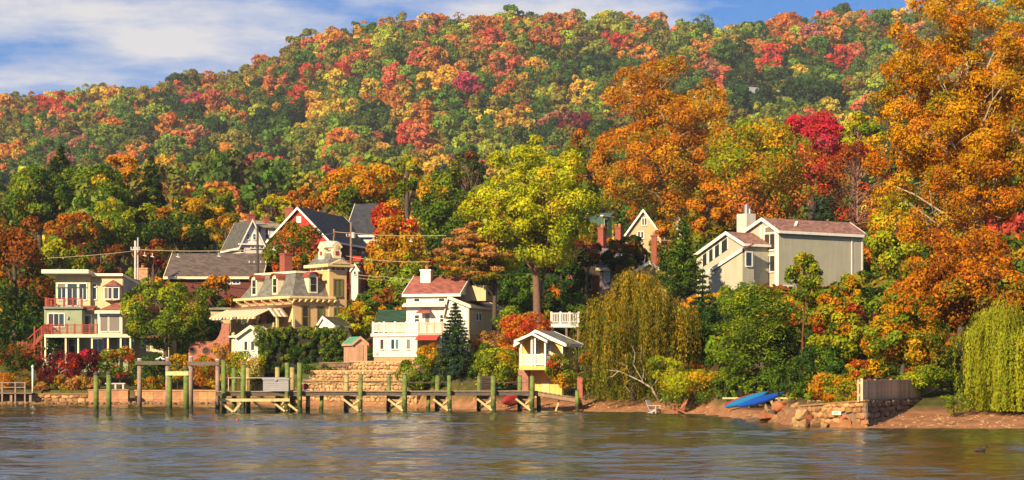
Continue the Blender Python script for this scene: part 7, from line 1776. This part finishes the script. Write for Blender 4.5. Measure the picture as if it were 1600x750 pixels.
# undergrowth filling the slopes between houses and trees
ug = np.random.default_rng(404)
bush_src = bpy.data.collections.new('bush_sources')
for i in range(5):
    rng = np.random.default_rng(600 + i); c, rc, out_ = crown_clumps(rng, (1.3, 1.3, 1.0), 14, 'dome', .4, (.3, .5)); c[:, 2] += .8
    p, nr, ci = clump_leaves(rng, c, rc, out_, 520, .9); tone = rng.uniform(.7, 1.3, 14)[ci] * rng.uniform(.75, 1.25, 520)
    c4 = np.ones((520 * 4, 4)); c4[:, :3] = np.repeat(np.stack([tone, tone * (1 + rng.normal(0, .15, 14)[ci]), tone], 1), 4, 0)
    bush_src.objects.link(bpy.data.objects.new(f'bush_source_{i}', np_mesh('bush', leaf_quads(rng, p, nr, .3), quad_faces(520), LEAF_FAR, c4)))
pts, tn, sz = [], [], []
FOOT = [(o.matrix_world.translation.copy() if False else o.location.copy()) for o in bpy.data.objects if o.type == 'EMPTY' and o.get('category') in ('house', 'barn', 'building', 'boathouse', 'shed', 'deck')]
hn2 = ['dg', 'g', 'lg', 'ol', 'do', 'rust', 'gold', 'bu']; hw2 = np.array([.3, .27, .12, .12, .06, .06, .05, .02])
boxes_ = []
bpy.context.view_layer.update()
for o in bpy.data.objects:
    if o.type == 'MESH' and o.parent and o.parent.get('category') in ('house', 'barn', 'building', 'boathouse', 'shed', 'deck', 'wall') and o.name.split('.')[0] not in ('stone', 'block'):
        cs = [o.matrix_world @ Vector(c) for c in o.bound_box]; xs_ = [c.x for c in cs]; ys_ = [c.y for c in cs]
        boxes_.append((min(xs_), max(xs_), min(ys_), max(ys_)))
boxes_ = np.array(boxes_)
tries = 0
while len(pts) < 3600 and tries < 40000:
    tries += 1; y = ug.uniform(112, 300) if tries % 3 else ug.uniform(112, 200); x = ug.uniform(-.36, .36) * y
    t_ = y - float(np.interp(x, SX, SY)); zg = gz(x, y)
    if t_ < (7 if x < -3 else 6.0) or zg < (1.2 if x > 12 else 1.9): continue
    if x < 17.5 and x > 5 and t_ < 8: continue
    s_ = ug.uniform(.6, 1.5) * (1.25 if t_ > 40 else 1)
    m_ = 1.5 * s_
    if ((boxes_[:, 0] - m_ < x) & (x < boxes_[:, 1] + m_) & (boxes_[:, 2] - m_ - .6 < y) & (y < boxes_[:, 3] + m_)).any(): continue
    if t_ < 25: s_ *= .6
    pts.append((x, y, zg - .15)); tn.append(np.array(HUE[hn2[ug.choice(8, p=hw2 / hw2.sum())]]) * ug.uniform(.75, 1.15)); sz.append(s_)
pm2 = bpy.data.meshes.new('undergrowth'); nP = len(pts)
pm2.vertices.add(nP); pm2.vertices.foreach_set('co', np.array(pts, np.float32).ravel())
a = pm2.attributes.new('tint', 'FLOAT_COLOR', 'POINT'); a.data.foreach_set('color', np.column_stack([np.array(tn), np.ones(nP)]).astype(np.float32).ravel())
a = pm2.attributes.new('turn', 'FLOAT_VECTOR', 'POINT'); a.data.foreach_set('vector', np.column_stack([np.zeros((nP, 2)), ug.uniform(0, 6.28, nP)]).astype(np.float32).ravel())
a = pm2.attributes.new('size', 'FLOAT', 'POINT'); a.data.foreach_set('value', np.array(sz, np.float32))
a = pm2.attributes.new('sort', 'INT', 'POINT'); a.data.foreach_set('value', ug.integers(0, 5, nP).astype(np.int32))
uo = tag(link(bpy.data.objects.new('undergrowth', pm2)), 'mixed green and rusty undergrowth between houses and trees', kind='stuff')
ng2 = ng_.copy(); ng2.name = 'scatter_undergrowth'
for nd in ng2.nodes:
    if nd.type == 'COLLECTION_INFO': nd.inputs['Collection'].default_value = bush_src
uo.modifiers.new('scatter', 'NODES').node_group = ng2
print('undergrowth', nP)
# ------------------------------------------------------------------ autumn haze
hm = bpy.data.materials.new('haze'); hm.use_nodes = True
hn_, hl = hm.node_tree.nodes, hm.node_tree.links; hn_.clear()
ho = hn_.new('ShaderNodeOutputMaterial'); pv_ = hn_.new('ShaderNodeVolumePrincipled')
pv_.inputs['Color'].default_value = (0.80, 0.88, 1.0, 1); pv_.inputs['Density'].default_value = 0.00009; pv_.inputs['Anisotropy'].default_value = 0.0
hl.new(pv_.outputs[0], ho.inputs['Volume'])
hz_ = MB().box(-2700, 2700, -420, 6100, -12, 240).build('haze', hm); tag(hz_, 'thin blue autumn haze over the hill', kind='stuff')
